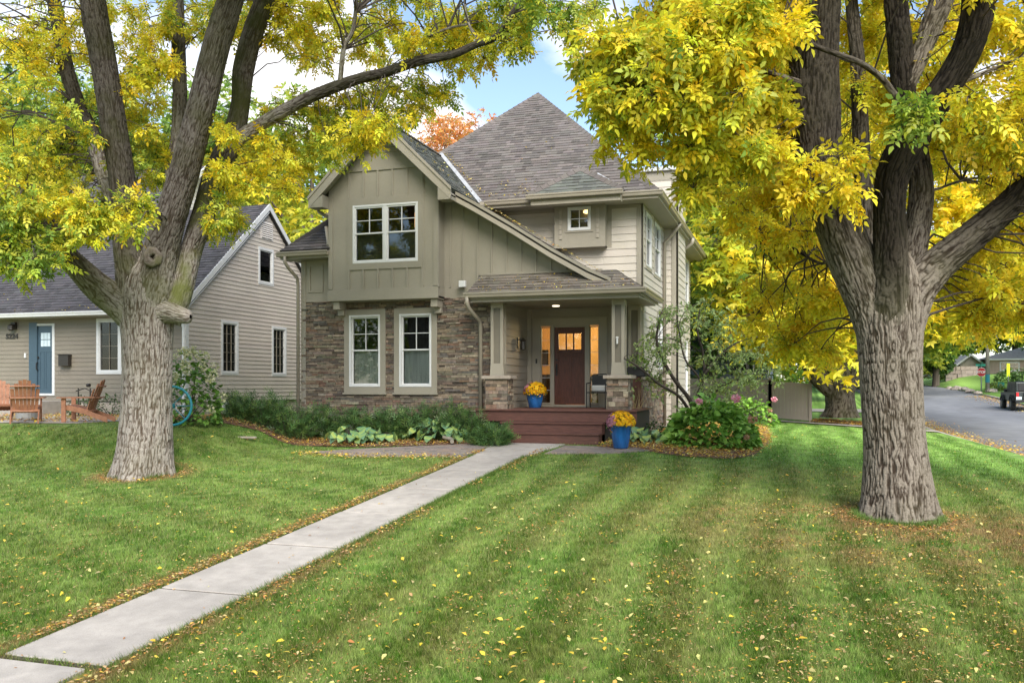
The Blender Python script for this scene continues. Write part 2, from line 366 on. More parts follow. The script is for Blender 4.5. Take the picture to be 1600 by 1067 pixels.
M['bark'] = mat('far_bark', (.10, .08, .06), .95, noise=[(3, .3, 5, (3, 3, .4))], bump=(12, 1, (3, 3, .4)))
# ================================================================== ground, walk, road
def stretch_axis(a, b, fine0, fine1, d, grow=1.18):
    xs = list(np.arange(fine0, fine1+d/2, d)); s = d; x = fine0
    while x > a: s *= grow; x -= s; xs.insert(0, max(x, a))
    s = d; x = xs[-1]
    while x < b: s *= grow; x += s; xs.append(min(x, b))
    return np.array(xs)
def lawn_col(X, Y):
    n1 = fbm(X*1.1, Y*1.1, 1.5, 4); n2 = fbm(X*6, Y*6, 7.7, 3); n3 = fbm(X*22, Y*22, 3.1, 2)
    gr = np.stack([.062+.0*X, .138+.0*X, .009+.0*X], -1)
    lt = np.stack([.185+.0*X, .31+.0*X, .060+.0*X], -1); br = np.stack([.26+.0*X, .165+.0*X, .07+.0*X], -1)
    sr = np.sin((X+.12*np.sin(Y*.7))*2*math.pi/.98)*sstep(X, -5.6, -4.6)
    Xl = X*.45+Y*.9; sl_ = np.sin((Xl+.1*np.sin(X))*2*math.pi/1.05)*sstep(-X, 6.2, 7)
    s = np.clip(.40+.29*np.clip((sr+sl_*.5)*1.6, -1, 1)*(.45+1.1*n1)+(n2-.5)*1.5+(n3-.5)*1.5, 0, 1)[..., None]
    c = gr*(1-s)+lt*s
    back = sstep(Y, 17.5, 21)*sstep(X, -4, -1); c = c*(1+.35*back[..., None])
    # thatch and leaf fragments lying between the blades
    dT = np.hypot((X-1.9)/1.7, (Y-12.6)/1.0); near = np.clip(1.15-dT*.42, 0, 1)
    stripe = np.clip(.5+.5*np.sin((X+.12*np.sin(Y*.7)+.25)*2*math.pi/.98), 0, 1)*sstep(X, -5, -3.5)
    edge = np.exp(-((X+6.5)/.16)**2)*1.1+np.exp(-((X+5.25)/.16)**2)*.75*sstep(-Y, -14.5, -8)
    dL = np.hypot(X+12, Y-14.1); near2 = np.clip(1.0-dL*.7, 0, 1)
    amt = np.clip(.21+near*.75+stripe*.16+near2*.6+edge*(Y < 19), 0, 1.6)*np.clip((n1*.4+n2*.5+n3*.6-.60)*5+.5*np.clip(edge, 0, 1), 0, 1)
    amt = amt+.8*np.exp(-((np.hypot(X-1.38, Y-13.5)-.55)/.28)**2)+.7*np.exp(-((np.hypot(X+12, Y-14.1)-.6)/.26)**2); amt = np.clip(amt, 0, .9)[..., None]*sstep(-Y, -19, -17)[..., None]
    return (c*(1-amt)+br*amt)*(.60+.72*noise3(X*26, Y*20, 0*X+3.))[..., None]
def build_ground():
    xs = np.union1d(stretch_axis(-260, 260, -20, 9, .16), [RX0, RX0+.04, RX1-.04, RX1]); ys = stretch_axis(-40, 420, 2, 26, .16)
    X, Y = np.meshgrid(xs, ys); Z = gz(X, Y)
    V = np.stack([X, Y, Z], -1).reshape(-1, 3); nx, ny = len(xs), len(ys)
    i, j = np.meshgrid(np.arange(nx-1), np.arange(ny-1)); a = (j*nx+i).ravel()
    Fc = np.stack([a, a+1, a+nx+1, a+nx], -1)
    me = arr_mesh('lawn', V, Fc, smooth=True, vcols=lawn_col(X, Y).reshape(-1, 3))
    m = mat('lawn_soil_and_turf', attr=True, rough=.9, noise=[(55, .38, 4, U), (260, .35, 2, U)], bump=(120, 1.0, U))
    tag(link('lawn', me, m), kind='structure')
build_ground()
# front walk: slabs with joints, stepping up the slope
def slab(mb, x0, x1, y0, y1, x0b=None, x1b=None, th=.08, lift=.035):
    x0b = x0 if x0b is None else x0b; x1b = x1 if x1b is None else x1b
    y1 -= .03; za, zb = g(-5.9, y0)+lift, g(-5.9, y1)+lift
    vs = [(x0, y0, za-th), (x1, y0, za-th), (x1b, y1, zb-th), (x0b, y1, zb-th), (x0, y0, za), (x1, y0, za), (x1b, y1, zb), (x0b, y1, zb)]
    mb.add(vs, [(0, 3, 2, 1), (4, 5, 6, 7), (0, 1, 5, 4), (1, 2, 6, 5), (2, 3, 7, 6), (3, 0, 4, 7)])
mb = MB(); y = 5.86
slab(mb, -6.70, -5.45, 3.6, 5.78); slab(mb, -6.70, -5.45, 1.4, 3.58); slab(mb, -6.7, -5.45, -.8, 1.38)
W1 = [(-6.41, -5.34), (-6.41, -5.34), (-6.40, -5.34), (-6.40, -5.35), (-6.40, -5.36), (-6.40, -5.36), (-6.44, -5.30), (-6.62, -4.95)]
for k in range(7):
    x0, x1 = W1[k]; x0b, x1b = W1[k+1]; slab(mb, x0, x1, y, y+1.945, x0b, x1b, lift=.03+random.uniform(-.004, .004)); y += 1.96
tag(mb.build('front_walk', M['concrete'], bevel=.008), kind='structure')
mb = MB()
for k in range(8): yy = 5.86+k*1.96; z_ = g(-5.9, yy-.02); mb.box(-6.39+(-.04 if k > 6 else 0), -5.36, yy-.06, yy+.01, z_-.05, z_+.018)
tag(mb.build('joint_soil', mat('joint_dirt', (.05, .04, .025), .95, noise=[(40, .4, 3, U)])), kind='structure')
# brick pavers either side of the walk foot
def sheet_cells(mb, poly, cell, colf, lift, th=.03, rot=0.):
    A0, A1, B0, B1 = bounds(poly); b = B0; r = 0
    while b < B1:
        a = A0-(cell[0]/2 if r % 2 else 0)
        while a < A1:
            p = clip(poly, a, a+cell[0]-.008, b, b+cell[1]-.008)
            if p:
                k = len(p); top = [(q[0], q[1], g(*q)+lift) for q in p]; bot = [(q[0], q[1], g(*q)+lift-th) for q in p]
                ar = sum(p[i][0]*p[(i+1) % k][1]-p[(i+1) % k][0]*p[i][1] for i in range(k))
                if ar < 0: top, bot = top[::-1], bot[::-1]
                mb.add(bot+top, [tuple(range(k, 2*k)), tuple(range(k-1, -1, -1))]+[(i, (i+1) % k, (i+1) % k+k, i+k) for i in range(k)], colf())
            a += cell[0]
        b += cell[1]; r += 1
mb = MB()
pc = lambda: jit(random.choice([(.21, .18, .155), (.24, .20, .17), (.18, .155, .14), (.25, .19, .155)]), .12, .04)
sheet_cells(mb, [(-10.3, 17.4), (-9.0, 16.95), (-6.55, 17.35), (-6.60, 19.55), (-7.6, 19.0), (-9.3, 18.1)], (.21, .105), pc, .022)
sheet_cells(mb, [(-5.02, 18.0), (-3.6, 18.3), (-2.9, 18.8), (-3.3, 19.25), (-4.9, 19.3)], (.21, .105), pc, .022)
tag(mb.build('paver_path', M['paver']), kind='structure')
def draped(name, poly, m, lift, step=.12, thick=.05, rough=0, kind='structure'):
    A0, A1, B0, B1 = bounds(poly); mb = MB(); a = A0
    while a < A1:
        b = B0
        while b < B1:
            p = clip(poly, a, a+step, b, b+step)
            if p:
                ar = sum(p[i][0]*p[(i+1) % len(p)][1]-p[(i+1) % len(p)][0]*p[i][1] for i in range(len(p)))
                if ar < 0: p = p[::-1]
                mb.add([(q[0], q[1], g(*q)+lift+(rough*float(noise3(np.array(q[0]*4), np.array(q[1]*4), 1.)) if rough else 0)) for q in p], [tuple(range(len(p)))])
            b += step
        a += step
    return tag(mb.build(name, m, smooth=True), kind=kind)
BED1 = [(-15.8, 18.4), (-14.2, 17.7), (-13.4, 18.1), (-12.4, 18.7), (-10.9, 18.3), (-9.6, 18.3), (-7.6, 19.0), (-6.75, 19.6), (-6.75, 20.7), (-15.8, 20.9)]
BEDS = [(-4.1, 19.1), (-3.3, 19.0), (-2.7, 18.6), (-2.1, 18.35), (-1.5, 18.35), (-1.0, 18.7), (-.75, 19.4), (-.6, 22.2), (-4.1, 22.2)]
draped('front_bed_soil', BED1, M['mulch'], .006, .2, rough=.03)
def tri_fan_clip(poly): return poly
draped('side_bed_soil', BEDS, M['mulch'], .006, .2, rough=.03)
draped('side_yard_soil', [(-3.7, 22.2), (-.6, 22.2), (-.6, 25), (-1.0, 34), (-3.7, 34)], M['mulch'], .006, .4, rough=.03)
draped('tree_litter_soil', [(.7, 39.2), (4.6, 38.6), (5.2, 43.5), (1.0, 44)], M['mulch'], .03, .4, rough=.05)
draped('patio', [(-22.5, 15.9), (-15.6, 16.2), (-15.6, 20.6), (-22.5, 20.6)], M['slabside'], .012, .5)
draped('side_path', [(-.9, 37.6), (5.4, 36.9), (5.4, 38.6), (-.9, 38.9)], M['concrete'], .04, .3)
draped('far_drive', [(-.5, 56), (5.4, 56), (5.4, 60), (-.5, 60)], M['concrete'], .04, .5)
# street, kerbs
ys = np.concatenate([np.arange(-40, 20, 4.), np.arange(20, 100, 2.), [110, 130, 160]])
def cx(Y): return 0.0
mb = MB(); xs = [RX0, 7, 8.5, 10.15, 11.8, 13.3, RX1]
V = [(x, y, float(zroad(y))-.004*abs(x-10.15)) for y in ys for x in xs]; n = len(xs)
mb.add(V, [(j*n+i, j*n+i+1, (j+1)*n+i+1, (j+1)*n+i) for j in range(len(ys)-1) for i in range(n-1)])
tag(mb.build('street', M['asphalt'], smooth=True), kind='structure')
for nm, x0, x1 in (('kerb', RX0-.16, RX0+.02), ('kerb', RX1-.02, RX1+.16)):
    mb = MB()
    for a, b in zip(ys[:-1], ys[1:]):
        if b <= 92:
            h0, h1 = float(zroad(a))+.1, float(zroad(b))+.1
            mb.add([(x0, a, h0-.4), (x1, a, h0-.4), (x1, b, h1-.4), (x0, b, h1-.4), (x0, a, h0), (x1, a, h0), (x1, b, h1), (x0, b, h1)], [(4, 5, 6, 7), (0, 1, 5, 4), (1, 2, 6, 5), (2, 3, 7, 6), (3, 0, 4, 7)])
    tag(mb.build(nm, M['concrete']), kind='structure')
# ================================================================== the house
H = thing('house', (-7.6, 22.6, 0), 'two storey taupe house with stone ground floor, steep hipped roof and covered front porch', 'house')
def window(parent, fr, a0, a1, b0, b1, style='hung', fw=.05, cas=0, cd=.026, casmat=None, grid=(2, 2), recess=.3, back='dark', lower='blind', name='window', mull=None, sill=False, dproud=.03, frm=None):
    """casing + frame + sashes + muntins + glass, with a real recess behind"""
    root = None; fmat = frm or M['white']
    mb = MB()
    def ring(x0, x1, y0, y1, t, c0, c1):
        mb.fbox(fr, x0, x0+t, y0, y1, c0, c1); mb.fbox(fr, x1-t, x1, y0, y1, c0, c1)
        mb.fbox(fr, x0+t, x1-t, y0, y0+t, c0, c1); mb.fbox(fr, x0+t, x1-t, y1-t, y1, c0, c1)
    ring(a0, a1, b0, b1, fw, -.06, dproud)
    units = [(a0+fw, a1-fw)]
    if mull:
        m = (a0+a1)/2; mb.fbox(fr, m-.045, m+.045, b0+fw, b1-fw, -.06, dproud-.004); units = [(a0+fw, m-.045), (m+.045, a1-fw)]
    root = mb.build(name, fmat, parent, bevel=.004)
    glass = MB()
    for (u0, u1) in units:
        mb = MB()
        if style == 'hung':
            mid = (b0+b1)/2+.0; 
            ring(u0, u1, mid, b1-fw, .035, -.05, .012); ring(u0, u1, b0+fw, mid+.03, .035, -.056, -.004)
            gx0, gx1, gy0, gy1 = u0+.035, u1-.035, mid+.035, b1-fw-.035
        else:
            ring(u0, u1, b0+fw, b1-fw, .03, -.05, .012); gx0, gx1, gy0, gy1 = u0+.03, u1-.03, b0+fw+.03, b1-fw-.03
        mb.build('sash', fmat, root); mb = MB()
        nx, ny = grid; mw = .009 if nx*ny <= 4 else .004
        for i in range(1, nx): x = gx0+(gx1-gx0)*i/nx; mb.fbox(fr, x-mw, x+mw, gy0, gy1, -.028, -.006)
        for i in range(1, ny): y = gy0+(gy1-gy0)*i/ny; mb.fbox(fr, gx0, gx1, y-mw, y+mw, -.030, -.008)
        if nx*ny > 1: mb.build('muntins', fmat if nx*ny <= 4 else M['gutter'], root)
        glass.fbox(fr, u0+.01, u1-.01, b0+fw, b1-fw, -.036, -.032)
    glass.build('pane', M['glass'], root)
    r = MB(); x0, x1, y0, y1 = a0+.02, a1-.02, b0+.02, b1-.02
    r.fbox(fr, x0, x1, y0, y1, -recess-.02, -recess); r.fbox(fr, x0-.02, x0, y0, y1, -recess, -.062); r.fbox(fr, x1, x1+.02, y0, y1, -recess, -.062)
    r.fbox(fr, x0, x1, y0-.02, y0, -recess, -.062); r.fbox(fr, x0, x1, y1, y1+.02, -recess, -.062)
    r.build('reveal', M[back], root)
    if lower:
        q = MB()
        for (u0, u1) in units: q.fbox(fr, u0+.01, u1-.01, b0+fw, (b0+b1)/2 if style == 'hung' else b1-fw, -.14, -.135)
        q.build('blind', M[lower], root)
    if cas:
        c = MB(); t = cas; mm = casmat or M['trim']
        c.fbox(fr, a0-t, a0, b0-t, b1+t, -.02, cd); c.fbox(fr, a1, a1+t, b0-t, b1+t, -.02, cd)
        c.fbox(fr, a0, a1, b0-t, b0, -.02, cd); c.fbox(fr, a0, a1, b1, b1+t, -.02, cd)
        if sill: c.fbox(fr, a0-t-.03, a1+t+.03, b0-t-.05, b0-t, -.02, cd+.035)
        c.build('window_casing', mm, root, bevel=.003)
    return root
def part(mb, name, m, parent=H, **k): return mb.build(name, M[m], parent, **k)
YS, YB, YD, XR = 20.75, 20.30, 22.60, -3.70     # stone front, bay front, door wall, right side wall
fS, fB, fD, fR = front(YS), front(YB), front(YD), right(XR)
# ---- stone ground floor
W1r, W2r = (-11.06, -10.17, 1.26, 3.12), (-9.63, -8.74, 1.26, 3.12)
st = stone('stone_wall', fS, [(-12.48, -.25), (-6.77, -.25), (-6.77, 3.5), (-12.48, 3.5)], [(r[0]-.14, r[1]+.14, r[2]-.14, r[3]+.14) for r in (W1r, W2r)], H, M['stone'])
mb = MB()
for r in (W1r, W2r):
    for h in minus((r[0]-.14, r[1]+.14, r[2]-.14, r[3]+.14), [r]): mb.fbox(fS, *h, -.1, 0)
part(mb, 'window_backing', 'trim')
for r in (W1r, W2r): window(H, fS, *r, cas=.15, cd=.062, dproud=.074, sill=True, recess=.5, lower='blindlt')
mb = MB(); mb.box(-12.48, -11.3, 20.86, 33.5, -.3, 3.5); part(mb, 'side_wall', 'trim')
# ---- the panel piece left of the bay and its little roof
mb = MB(); mb.fbox(fS, -12.48, -11.40, 3.5, 4.70, -.3, .03); mb.fbox(fS, -12.28, -12.22, 3.75, 4.50, .03, .05); mb.fbox(fS, -11.9, -11.84, 3.75, 4.50, .03, .05)
mb.fbox(fS, -12.22, -11.9, 3.75, 3.80, .03, .05); mb.fbox(fS, -12.22, -11.9, 4.45, 4.50, .03, .05); mb.fbox(fS, -12.50, -12.36, -.2, 4.69, -.1, .045)
part(mb, 'panelled_wall', 'trim', bevel=.004)
shingles('side_roof', [(-12.86, 20.25, 4.82), (-11.40, 20.25, 4.82), (-11.40, 22.0, 6.35), (-11.35, 22.0, 6.35)], H, M['shingle'], (.085, .075, .07))
shingles('side_roof', [(-12.86, 24.0, 4.82), (-12.86, 20.25, 4.82), (-11.36, 21.75, 6.39), (-11.36, 24, 6.39)], H, M['shingle'], (.085, .075, .07))
def gutter(name, p0, p1, parent=H, m='gutter', d=Vector((0, -1, 0)), h=.12, wd=.12):
    p0, p1 = Vector(p0), Vector(p1); u = (p1-p0).normalized(); fr = (p0, d, Z_, u if d.cross(Z_).dot(u) > 0 else u)
    ln = (p1-p0).length; mb = MB()
    prof = [(0, 0), (wd*.72, 0), (wd*.80, .02), (wd*.86, h*.55), (wd, h*.7), (wd, h), (wd-.02, h), (wd-.025, h-.015), (0.01, h-.02), (0, h)]
    O = p0; k = len(prof); a = [O+d*x+Z_*y for x, y in prof]; b = [q+u*ln for q in a]
    fs = [(i, (i+1) % k, (i+1) % k+k, i+k) for i in range(k)]+[tuple(range(k-1, -1, -1)), tuple(range(k, 2*k))]
    if d.cross(Z_).dot(u) < 0: fs = [f[::-1] for f in fs]
    mb.add(a+b, fs); return mb.build(name, M[m], parent)
gutter('gutter', (-12.9, 20.27, 4.66), (-11.42, 20.27, 4.66)); gutter('gutter', (-12.88, 24, 4.66), (-12.88, 20.25, 4.66), d=Vector((-1, 0, 0)))
mb = MB(); mb.box(-12.86, -11.42, 20.27, 20.74, 4.60, 4.66); part(mb, 'soffit', 'trim')
mb = MB(); mb.tube([(-12.68, 20.2, 4.66), (-12.68, 20.2, 4.52), (-12.62, 20.3, 4.36), (-12.56, 20.62, 4.14), (-12.56, 20.66, 3.95), (-12.56, 20.66, .1)], .045, 8); part(mb, 'downspout', 'gutter', smooth=True)
# ---- projecting upper bay, board and batten, steep gable
bayL, bayR, zb = -11.44, -8.40, 3.47
RXc, RZ, = -9.87, 8.02; eL, eR = -11.82, -7.92
UW = (-10.74, -8.93, 4.40, 5.88)
def rz(x): return RZ-.99*abs(x-RXc)
poly = [(bayL, zb), (bayR, zb), (bayR, rz(bayR)-.12), (RXc, RZ-.12), (bayL, rz(bayL)-.12)]
mb = MB()
for h in minus((-12, -8, 3, 8), [UW]):
    p = clip(poly, *h)
    if p: mb.prism(fB, p, -.1, 0)
mb.box(bayL, bayL+.02, YB+.1, YD, zb, 6.2); mb.box(bayR-.02, bayR, YB+.1, YS+.3, zb, 6.2); mb.box(bayL, bayR, YB+.02, YS+.2, zb-.02, zb+.05)
part(mb, 'bay_wall', 'trim')
mb = MB()
for x in (-11.44, -10.90, -8.82+.0, -8.44-.08): mb.fbox(fB, x, x+.05 if x > -11 and x < -8.6 else x+.12, zb+.3, rz(x+.06)-.3, 0, .022)
mb.fbox(fB, bayL-.02, bayR+.02, zb-.01, zb+.27, 0, .04)
for (b0, b1) in ((3.74, 4.24), (6.07, 6.74)):
    n = 6
    for i in range(n): x = -10.85+i*(2.03/5); mb.fbox(fB, x-.022, x+.022, b0, b1, 0, .032)
mb.fbox(fB, -10.85, -8.82, 4.24, 4.40, 0, .028); mb.fbox(fB, -10.85, -8.82, 5.88, 6.07, 0, .028); mb.fbox(fB, -10.85, -10.74, 4.40, 5.88, 0, .028); mb.fbox(fB, -8.93, -8.82, 4.40, 5.88, 0, .028)
mb.prism(fB, [(-10.95, 6.74), (-8.79, 6.74), (-9.13, 7.07), (-10.61, 7.07)], 0, .03)
mb.fbox(right(bayR), YB-.02, YB+.10, zb+.27, 6.15, 0, .022)
part(mb, 'battens', 'trim', bevel=.003)
siding('gable_siding', fB, [(-10.64, 7.06), (-9.10, 7.06), (RXc, 7.84)], [], H, M['siding'], TRIMC, e=.12)
bw = window(H, fB, *UW, mull=True, cas=0, recess=.6, lower='blind')
mb = MB(); mb.lathe([(.09, 5.28), (.12, 5.30), (.12, 5.66), (.09, 5.68)], 16, cen=(-9.03, YB+.30, 0)); mb.build('lampshade', M['shade'], bw)
for x in (-11.25, -8.53):
    mb = MB(); mb.box(x-.09, x+.09, YB+.05, YS-.03, zb-.22, zb-.021); mb.box(x-.09, x+.09, YB+.28, YS-.03, zb-.36, zb-.22); part(mb, 'bracket', 'trimlight', bevel=.01)
# gable roof
YG0 = 19.95
green = (.112, .118, .102); grey = (.125, .11, .10)
def yv(x): return 22.0+(rz(x)-6.12)/.97       # meets the main front slope
shingles('bay_roof', [(eR, 23.97, rz(eR)), (eR, 23.97, rz(eR))][:0]+[(eR, YG0, rz(eR)), (eR, yv(eR)-.05, rz(eR)), (RXc, 23.97, RZ), (RXc, YG0, RZ)], H, M['shingle'], green, th=.1)
shingles('bay_roof', [(eL, yv(eL)+.4, rz(eL)), (eL, YG0, rz(eL)), (RXc, YG0, RZ), (RXc, 23.97, RZ)], H, M['shingle'], grey, th=.1)
# rake boards and soffit
fG = front(YG0)
mb = MB(); t = .24
mb.prism(fG, [(eL, rz(eL)-.02), (RXc, RZ-.02), (RXc, RZ-.02-t*1.35), (eL, rz(eL)-.02-t*1.1)], -.03, .02)
mb.prism(fG, [(RXc, RZ-.02), (eR, rz(eR)-.02), (eR, rz(eR)-.02-t*1.1), (RXc, RZ-.02-t*1.35)], -.03, .018)
mb.prism(fG, [(eL-.02, rz(eL)+.015), (RXc, RZ+.03), (RXc, RZ-.06), (eL-.02, rz(eL)-.07)], .018, .045)
mb.prism(fG, [(RXc, RZ+.03), (eR+.02, rz(eR)+.015), (eR+.02, rz(eR)-.07), (RXc, RZ-.06)], .019, .044)
mb.prism(fG, [(eL, rz(eL)-.2), (eL+.40, rz(eL)-.2), (eL+.40, rz(eL)+.0), (eL, rz(eL)-.2)][:3]+[(eL, rz(eL)-.28), ], -.3, .015) if 0 else None
part(mb, 'rake_board', 'trimlight')
mb = MB()      # boxed returns at the eaves
mb.prism(fG, [(eL, rz(eL)-.26), (bayL+.02, rz(eL)-.26), (bayL+.02, rz(bayL)-.32), (eL, rz(eL)-.2)], -.33, .012)
part(mb, 'eave_return', 'trim', bevel=.004); mb = MB()
mb.prism(fG, [(bayR+.14, rz(eR)-.28), (eR, rz(eR)-.28), (eR, rz(eR)-.2), (bayR+.14, rz(bayR+.14)-.30)], -.33, .012)
part(mb, 'eave_return', 'trim', bevel=.004)
sof = MB()
for s_ in (-1, 1):
    e_ = eL if s_ < 0 else eR; n = 15
    for i in range(n):
        x0 = RXc+(e_-RXc)*(i+.03)/n; x1 = RXc+(e_-RXc)*(i+.94)/n
        p = [(x0, rz(x0)-.14), (x1, rz(x1)-.14), (x1, rz(x1)-.16), (x0, rz(x0)-.16)]
        sof.prism(fG, p, -.34, -.03)
part(sof, 'soffit', 'trimlight')
mb = MB(); mb.tube([(-11.8, 20.35, 5.95), (-11.76, 20.35, 5.80), (-11.6, 20.4, 5.70), (-11.48, 20.46, 5.62), (-11.48, 20.5, 5.2)], .045, 8); part(mb, 'downspout', 'gutter', smooth=True)
mb = MB(); mb.tube([(-11.58, 20.42, 5.42), (-11.52, 20.42, 5.0), (-11.5, 20.35, 4.80)], .05, 8); part(mb, 'downspout', 'trimlight', smooth=True)
# ---- the long sweep running down over the entry
SW = [(-7.94, 6.06), (-7.48, 5.80), (-6.49, 5.20), (-5.50, 4.56), (-4.60, 4.04), (-4.06, 3.79)]
wallpoly = [(bayR-.02, 3.5), (-7.42, 3.5), (-7.42, 3.98), (-4.35, 3.9)]+[(x, z-.12) for x, z in SW[::-1]][1:]+[(bayR-.02, 6.2)]
mb = MB(); mb.prism(fS, wallpoly, -.1, 0); part(mb, 'batten_wall', 'trim')
def swz(x): return float(np.interp(x, [p[0] for p in SW], [p[1] for p in SW]))
mb = MB()
for x in (-8.24, -7.90, -7.52, -7.14, -6.76, -6.38, -6.00, -5.62, -5.24): mb.fbox(fS, x-.02, x+.02, 3.76 if x < -7.5 else 4.0, swz(max(x, -7.9))-.13, 0, .032)
mb.fbox(fS, bayR, -7.45, 3.48, 3.74, 0, .028); mb.fbox(fS, bayR, bayR+.14, 3.74, 6.0, 0, .024)
part(mb, 'battens', 'trim', bevel=.003)
mb = MB(); f_ = front(20.32)
for (x0, z0), (x1, z1) in zip(SW[:-1], SW[1:]):
    mb.prism(f_, [(x0, z0-.24), (x1, z1-.24), (x1, z1-.02), (x0, z0-.02)], -.03, .0)
part(mb, 'rake_board', 'trimlight')
mb = MB()
for (x0, z0), (x1, z1) in zip(SW[:-1], SW[1:]):
    mb.prism(f_, [(x0, z0-.07), (x1, z1-.07), (x1, z1+.012), (x0, z0+.012)], .0, .025)
    mb.prism(f_, [(x0, z0-.17), (x1, z1-.17), (x1, z1-.15), (x0, z0-.15)], -.40, -.03)
part(mb, 'rake_trim', 'trim')
for (x0, z0), (x1, z1) in zip(SW[:-1], SW[1:]):
    shingles('sweep_roof', [(x1, 20.32, z1), (x1, YD, z1), (x0, YD, z0), (x0, 20.32, z0)], H, M['shingle'], grey, th=.1)
# ---- main upper storey behind
BX = (-5.95, -4.61, 4.86, 6.0)
siding('upper_siding', fD, [(-8.4, 3.6), (XR-.0, 3.6), (XR-.0, 6.02), (-8.4, 6.02)], [], H, M['siding'], SIDEC, e=.19, z0=3.68)
mb = MB(); mb.fbox(fD, XR-.14, XR+.025, .0, 6.02, -.05, .03); mb.fbox(fR, YD-.03, YD+.13, .0, 6.02, -.02, .03); part(mb, 'corner_board', 'trim', bevel=.004)
mb = MB(); mb.fbox(fD, -8.4, XR-.14, 5.86, 6.02, .0, .03); part(mb, 'frieze', 'trim')
# little projecting box with square window
fX = front(YD-.30); SQ = (-5.59, -4.98, 5.30, 5.91)
mb = MB()
for h in minus((BX[0], BX[1], BX[2], BX[3]), [SQ]): mb.fbox(fX, h[0], h[1], h[2], h[3], -.06, 0)
mb.box(BX[0], BX[0]+.03, YD-.24, YD+.01, BX[2], BX[3]); mb.box(BX[1]-.03, BX[1], YD-.24, YD+.01, BX[2], BX[3]); mb.box(BX[0], BX[1], YD-.24, YD+.01, BX[2]-.0, BX[2]+.03)
mb.fbox(fX, SQ[0]-.06, SQ[1]+.06, SQ[2]-.05, SQ[2], 0, .02); mb.fbox(fD, BX[1], BX[1]+.12, BX[2]-.0, BX[3], .0, .02)
part(mb, 'window_box', 'trim', bevel=.004)
for x in (-5.78, -4.80):
    mb = MB()
    for i in range(6): mb.fbox(fX, x-.035, x+.035, 5.09+i*.13, 5.09+i*.13+.118, 0, .022)
    part(mb, 'ornamental_strip', 'trimlight')
sqw = window(H, fX, *SQ, style='fixed', recess=.26, lower=None, back='blind')
mb = MB(); mb.lathe([(.05, 0), (.09, .02), (.09, .06), (.05, .08)], 12, cen=(-5.12, YD-.15, 5.76)); mb.build('lit_lamp', M['lamp'], sqw)
# ---- main hipped roof
ex0, ex1, ey0, ey1, ez, pt = -11.9, -3.2, 22.0, 33.9, 6.12, .97; hw = (ex1-ex0)/2; xc = (ex0+ex1)/2; rtop = ez+hw*pt
A, B_ = (xc, ey0+hw, rtop), (xc, ey1-hw, rtop)
shingles('main_roof', [(ex0, ey0, ez), (ex1, ey0, ez), A], H, M['shingle'], grey)
shingles('main_roof', [(ex1, ey0, ez), (ex1, ey1, ez), B_, A], H, M['shingle'], grey, e=.4)
shingles('main_roof', [(ex0, ey1, ez), (ex0, ey0, ez), A, B_], H, M['shingle'], grey, e=.4)
shingles('main_roof', [(ex1, ey1, ez), (ex0, ey1, ez), B_], H, M['shingle'], grey, e=.4)
def ridgecaps(p0, p1, parent=H, wd=.13, col=(.12, .105, .095)):
    p0, p1 = Vector(p0), Vector(p1); u = (p1-p0).normalized(); s_ = u.cross(Z_).normalized(); n = s_.cross(u); ln = (p1-p0).length; mb = MB(); d = 0
    while d < ln:
        q = p0+u*d; e = p0+u*min(d+.2, ln); c = jit(col, .15, .03)
        vs = [q+s_*wd-n*(.07), q+n*.045, q-s_*wd-n*.07, e+s_*wd-n*(.085), e+n*.03, e-s_*wd-n*.085]
        mb.add(vs, [(0, 1, 4, 3), (1, 2, 5, 4), (0, 3, 5, 2), (0, 2, 1), (3, 4, 5)], c); d += .2
    mb.build('hip_cap', M['shingle'], parent)
ridgecaps((ex1, ey0, ez+.03), A); ridgecaps((ex0, ey0, ez+.03), A); ridgecaps(A, B_)
ridgecaps((RXc, YG0, RZ), (RXc, 23.97, RZ+.02))
gutter('gutter', (-7.75, 22.0, 6.02), (-6.45, 22.0, 6.02)); gutter('gutter', (-4.12, 22.0, 6.02), (-3.08, 22.0, 6.02)); gutter('gutter', (-3.2, 21.99, 6.02), (-3.2, 33.9, 6.02), d=X_)
mb = MB(); mb.box(-7.9, -3.2, 22.0, 22.62, 5.955, 6.0); mb.box(-3.7, -3.2, 22.62, 33.9, 5.955, 6.0); mb.box(-7.9, -3.2, 21.975, 21.995, 5.95, 6.13); mb.box(-3.215, -3.195, 22.0, 33.9, 5.95, 6.13); part(mb, 'soffit', 'trimlight')
# dormer hip over the box
shingles('box_roof', [(-6.50, 21.70, 6.17), (-4.04, 21.70, 6.17), (-5.27, 22.46, 6.94)], H, M['shingle'], green, th=.05)
shingles('box_roof', [(-4.04, 21.70, 6.17), (-4.04, 22.06, 6.19), (-5.27, 22.75, 6.94), (-5.27, 22.46, 6.94)], H, M['shingle'], green, th=.05)
shingles('box_roof', [(-6.50, 22.06, 6.19), (-6.50, 21.70, 6.17), (-5.27, 22.46, 6.94), (-5.27, 22.75, 6.94)], H, M['shingle'], green, th=.05)
ridgecaps((-4.04, 21.70, 6.19), (-5.27, 22.46, 6.97), wd=.1); ridgecaps((-6.50, 21.70, 6.19), (-5.27, 22.46, 6.97), wd=.1)
gutter('gutter', (-6.52, 21.70, 6.04), (-4.02, 21.70, 6.04)); mb = MB(); mb.box(-6.42, -4.10, 21.72, 22.0, 5.90, 6.04); part(mb, 'soffit', 'trimlight')
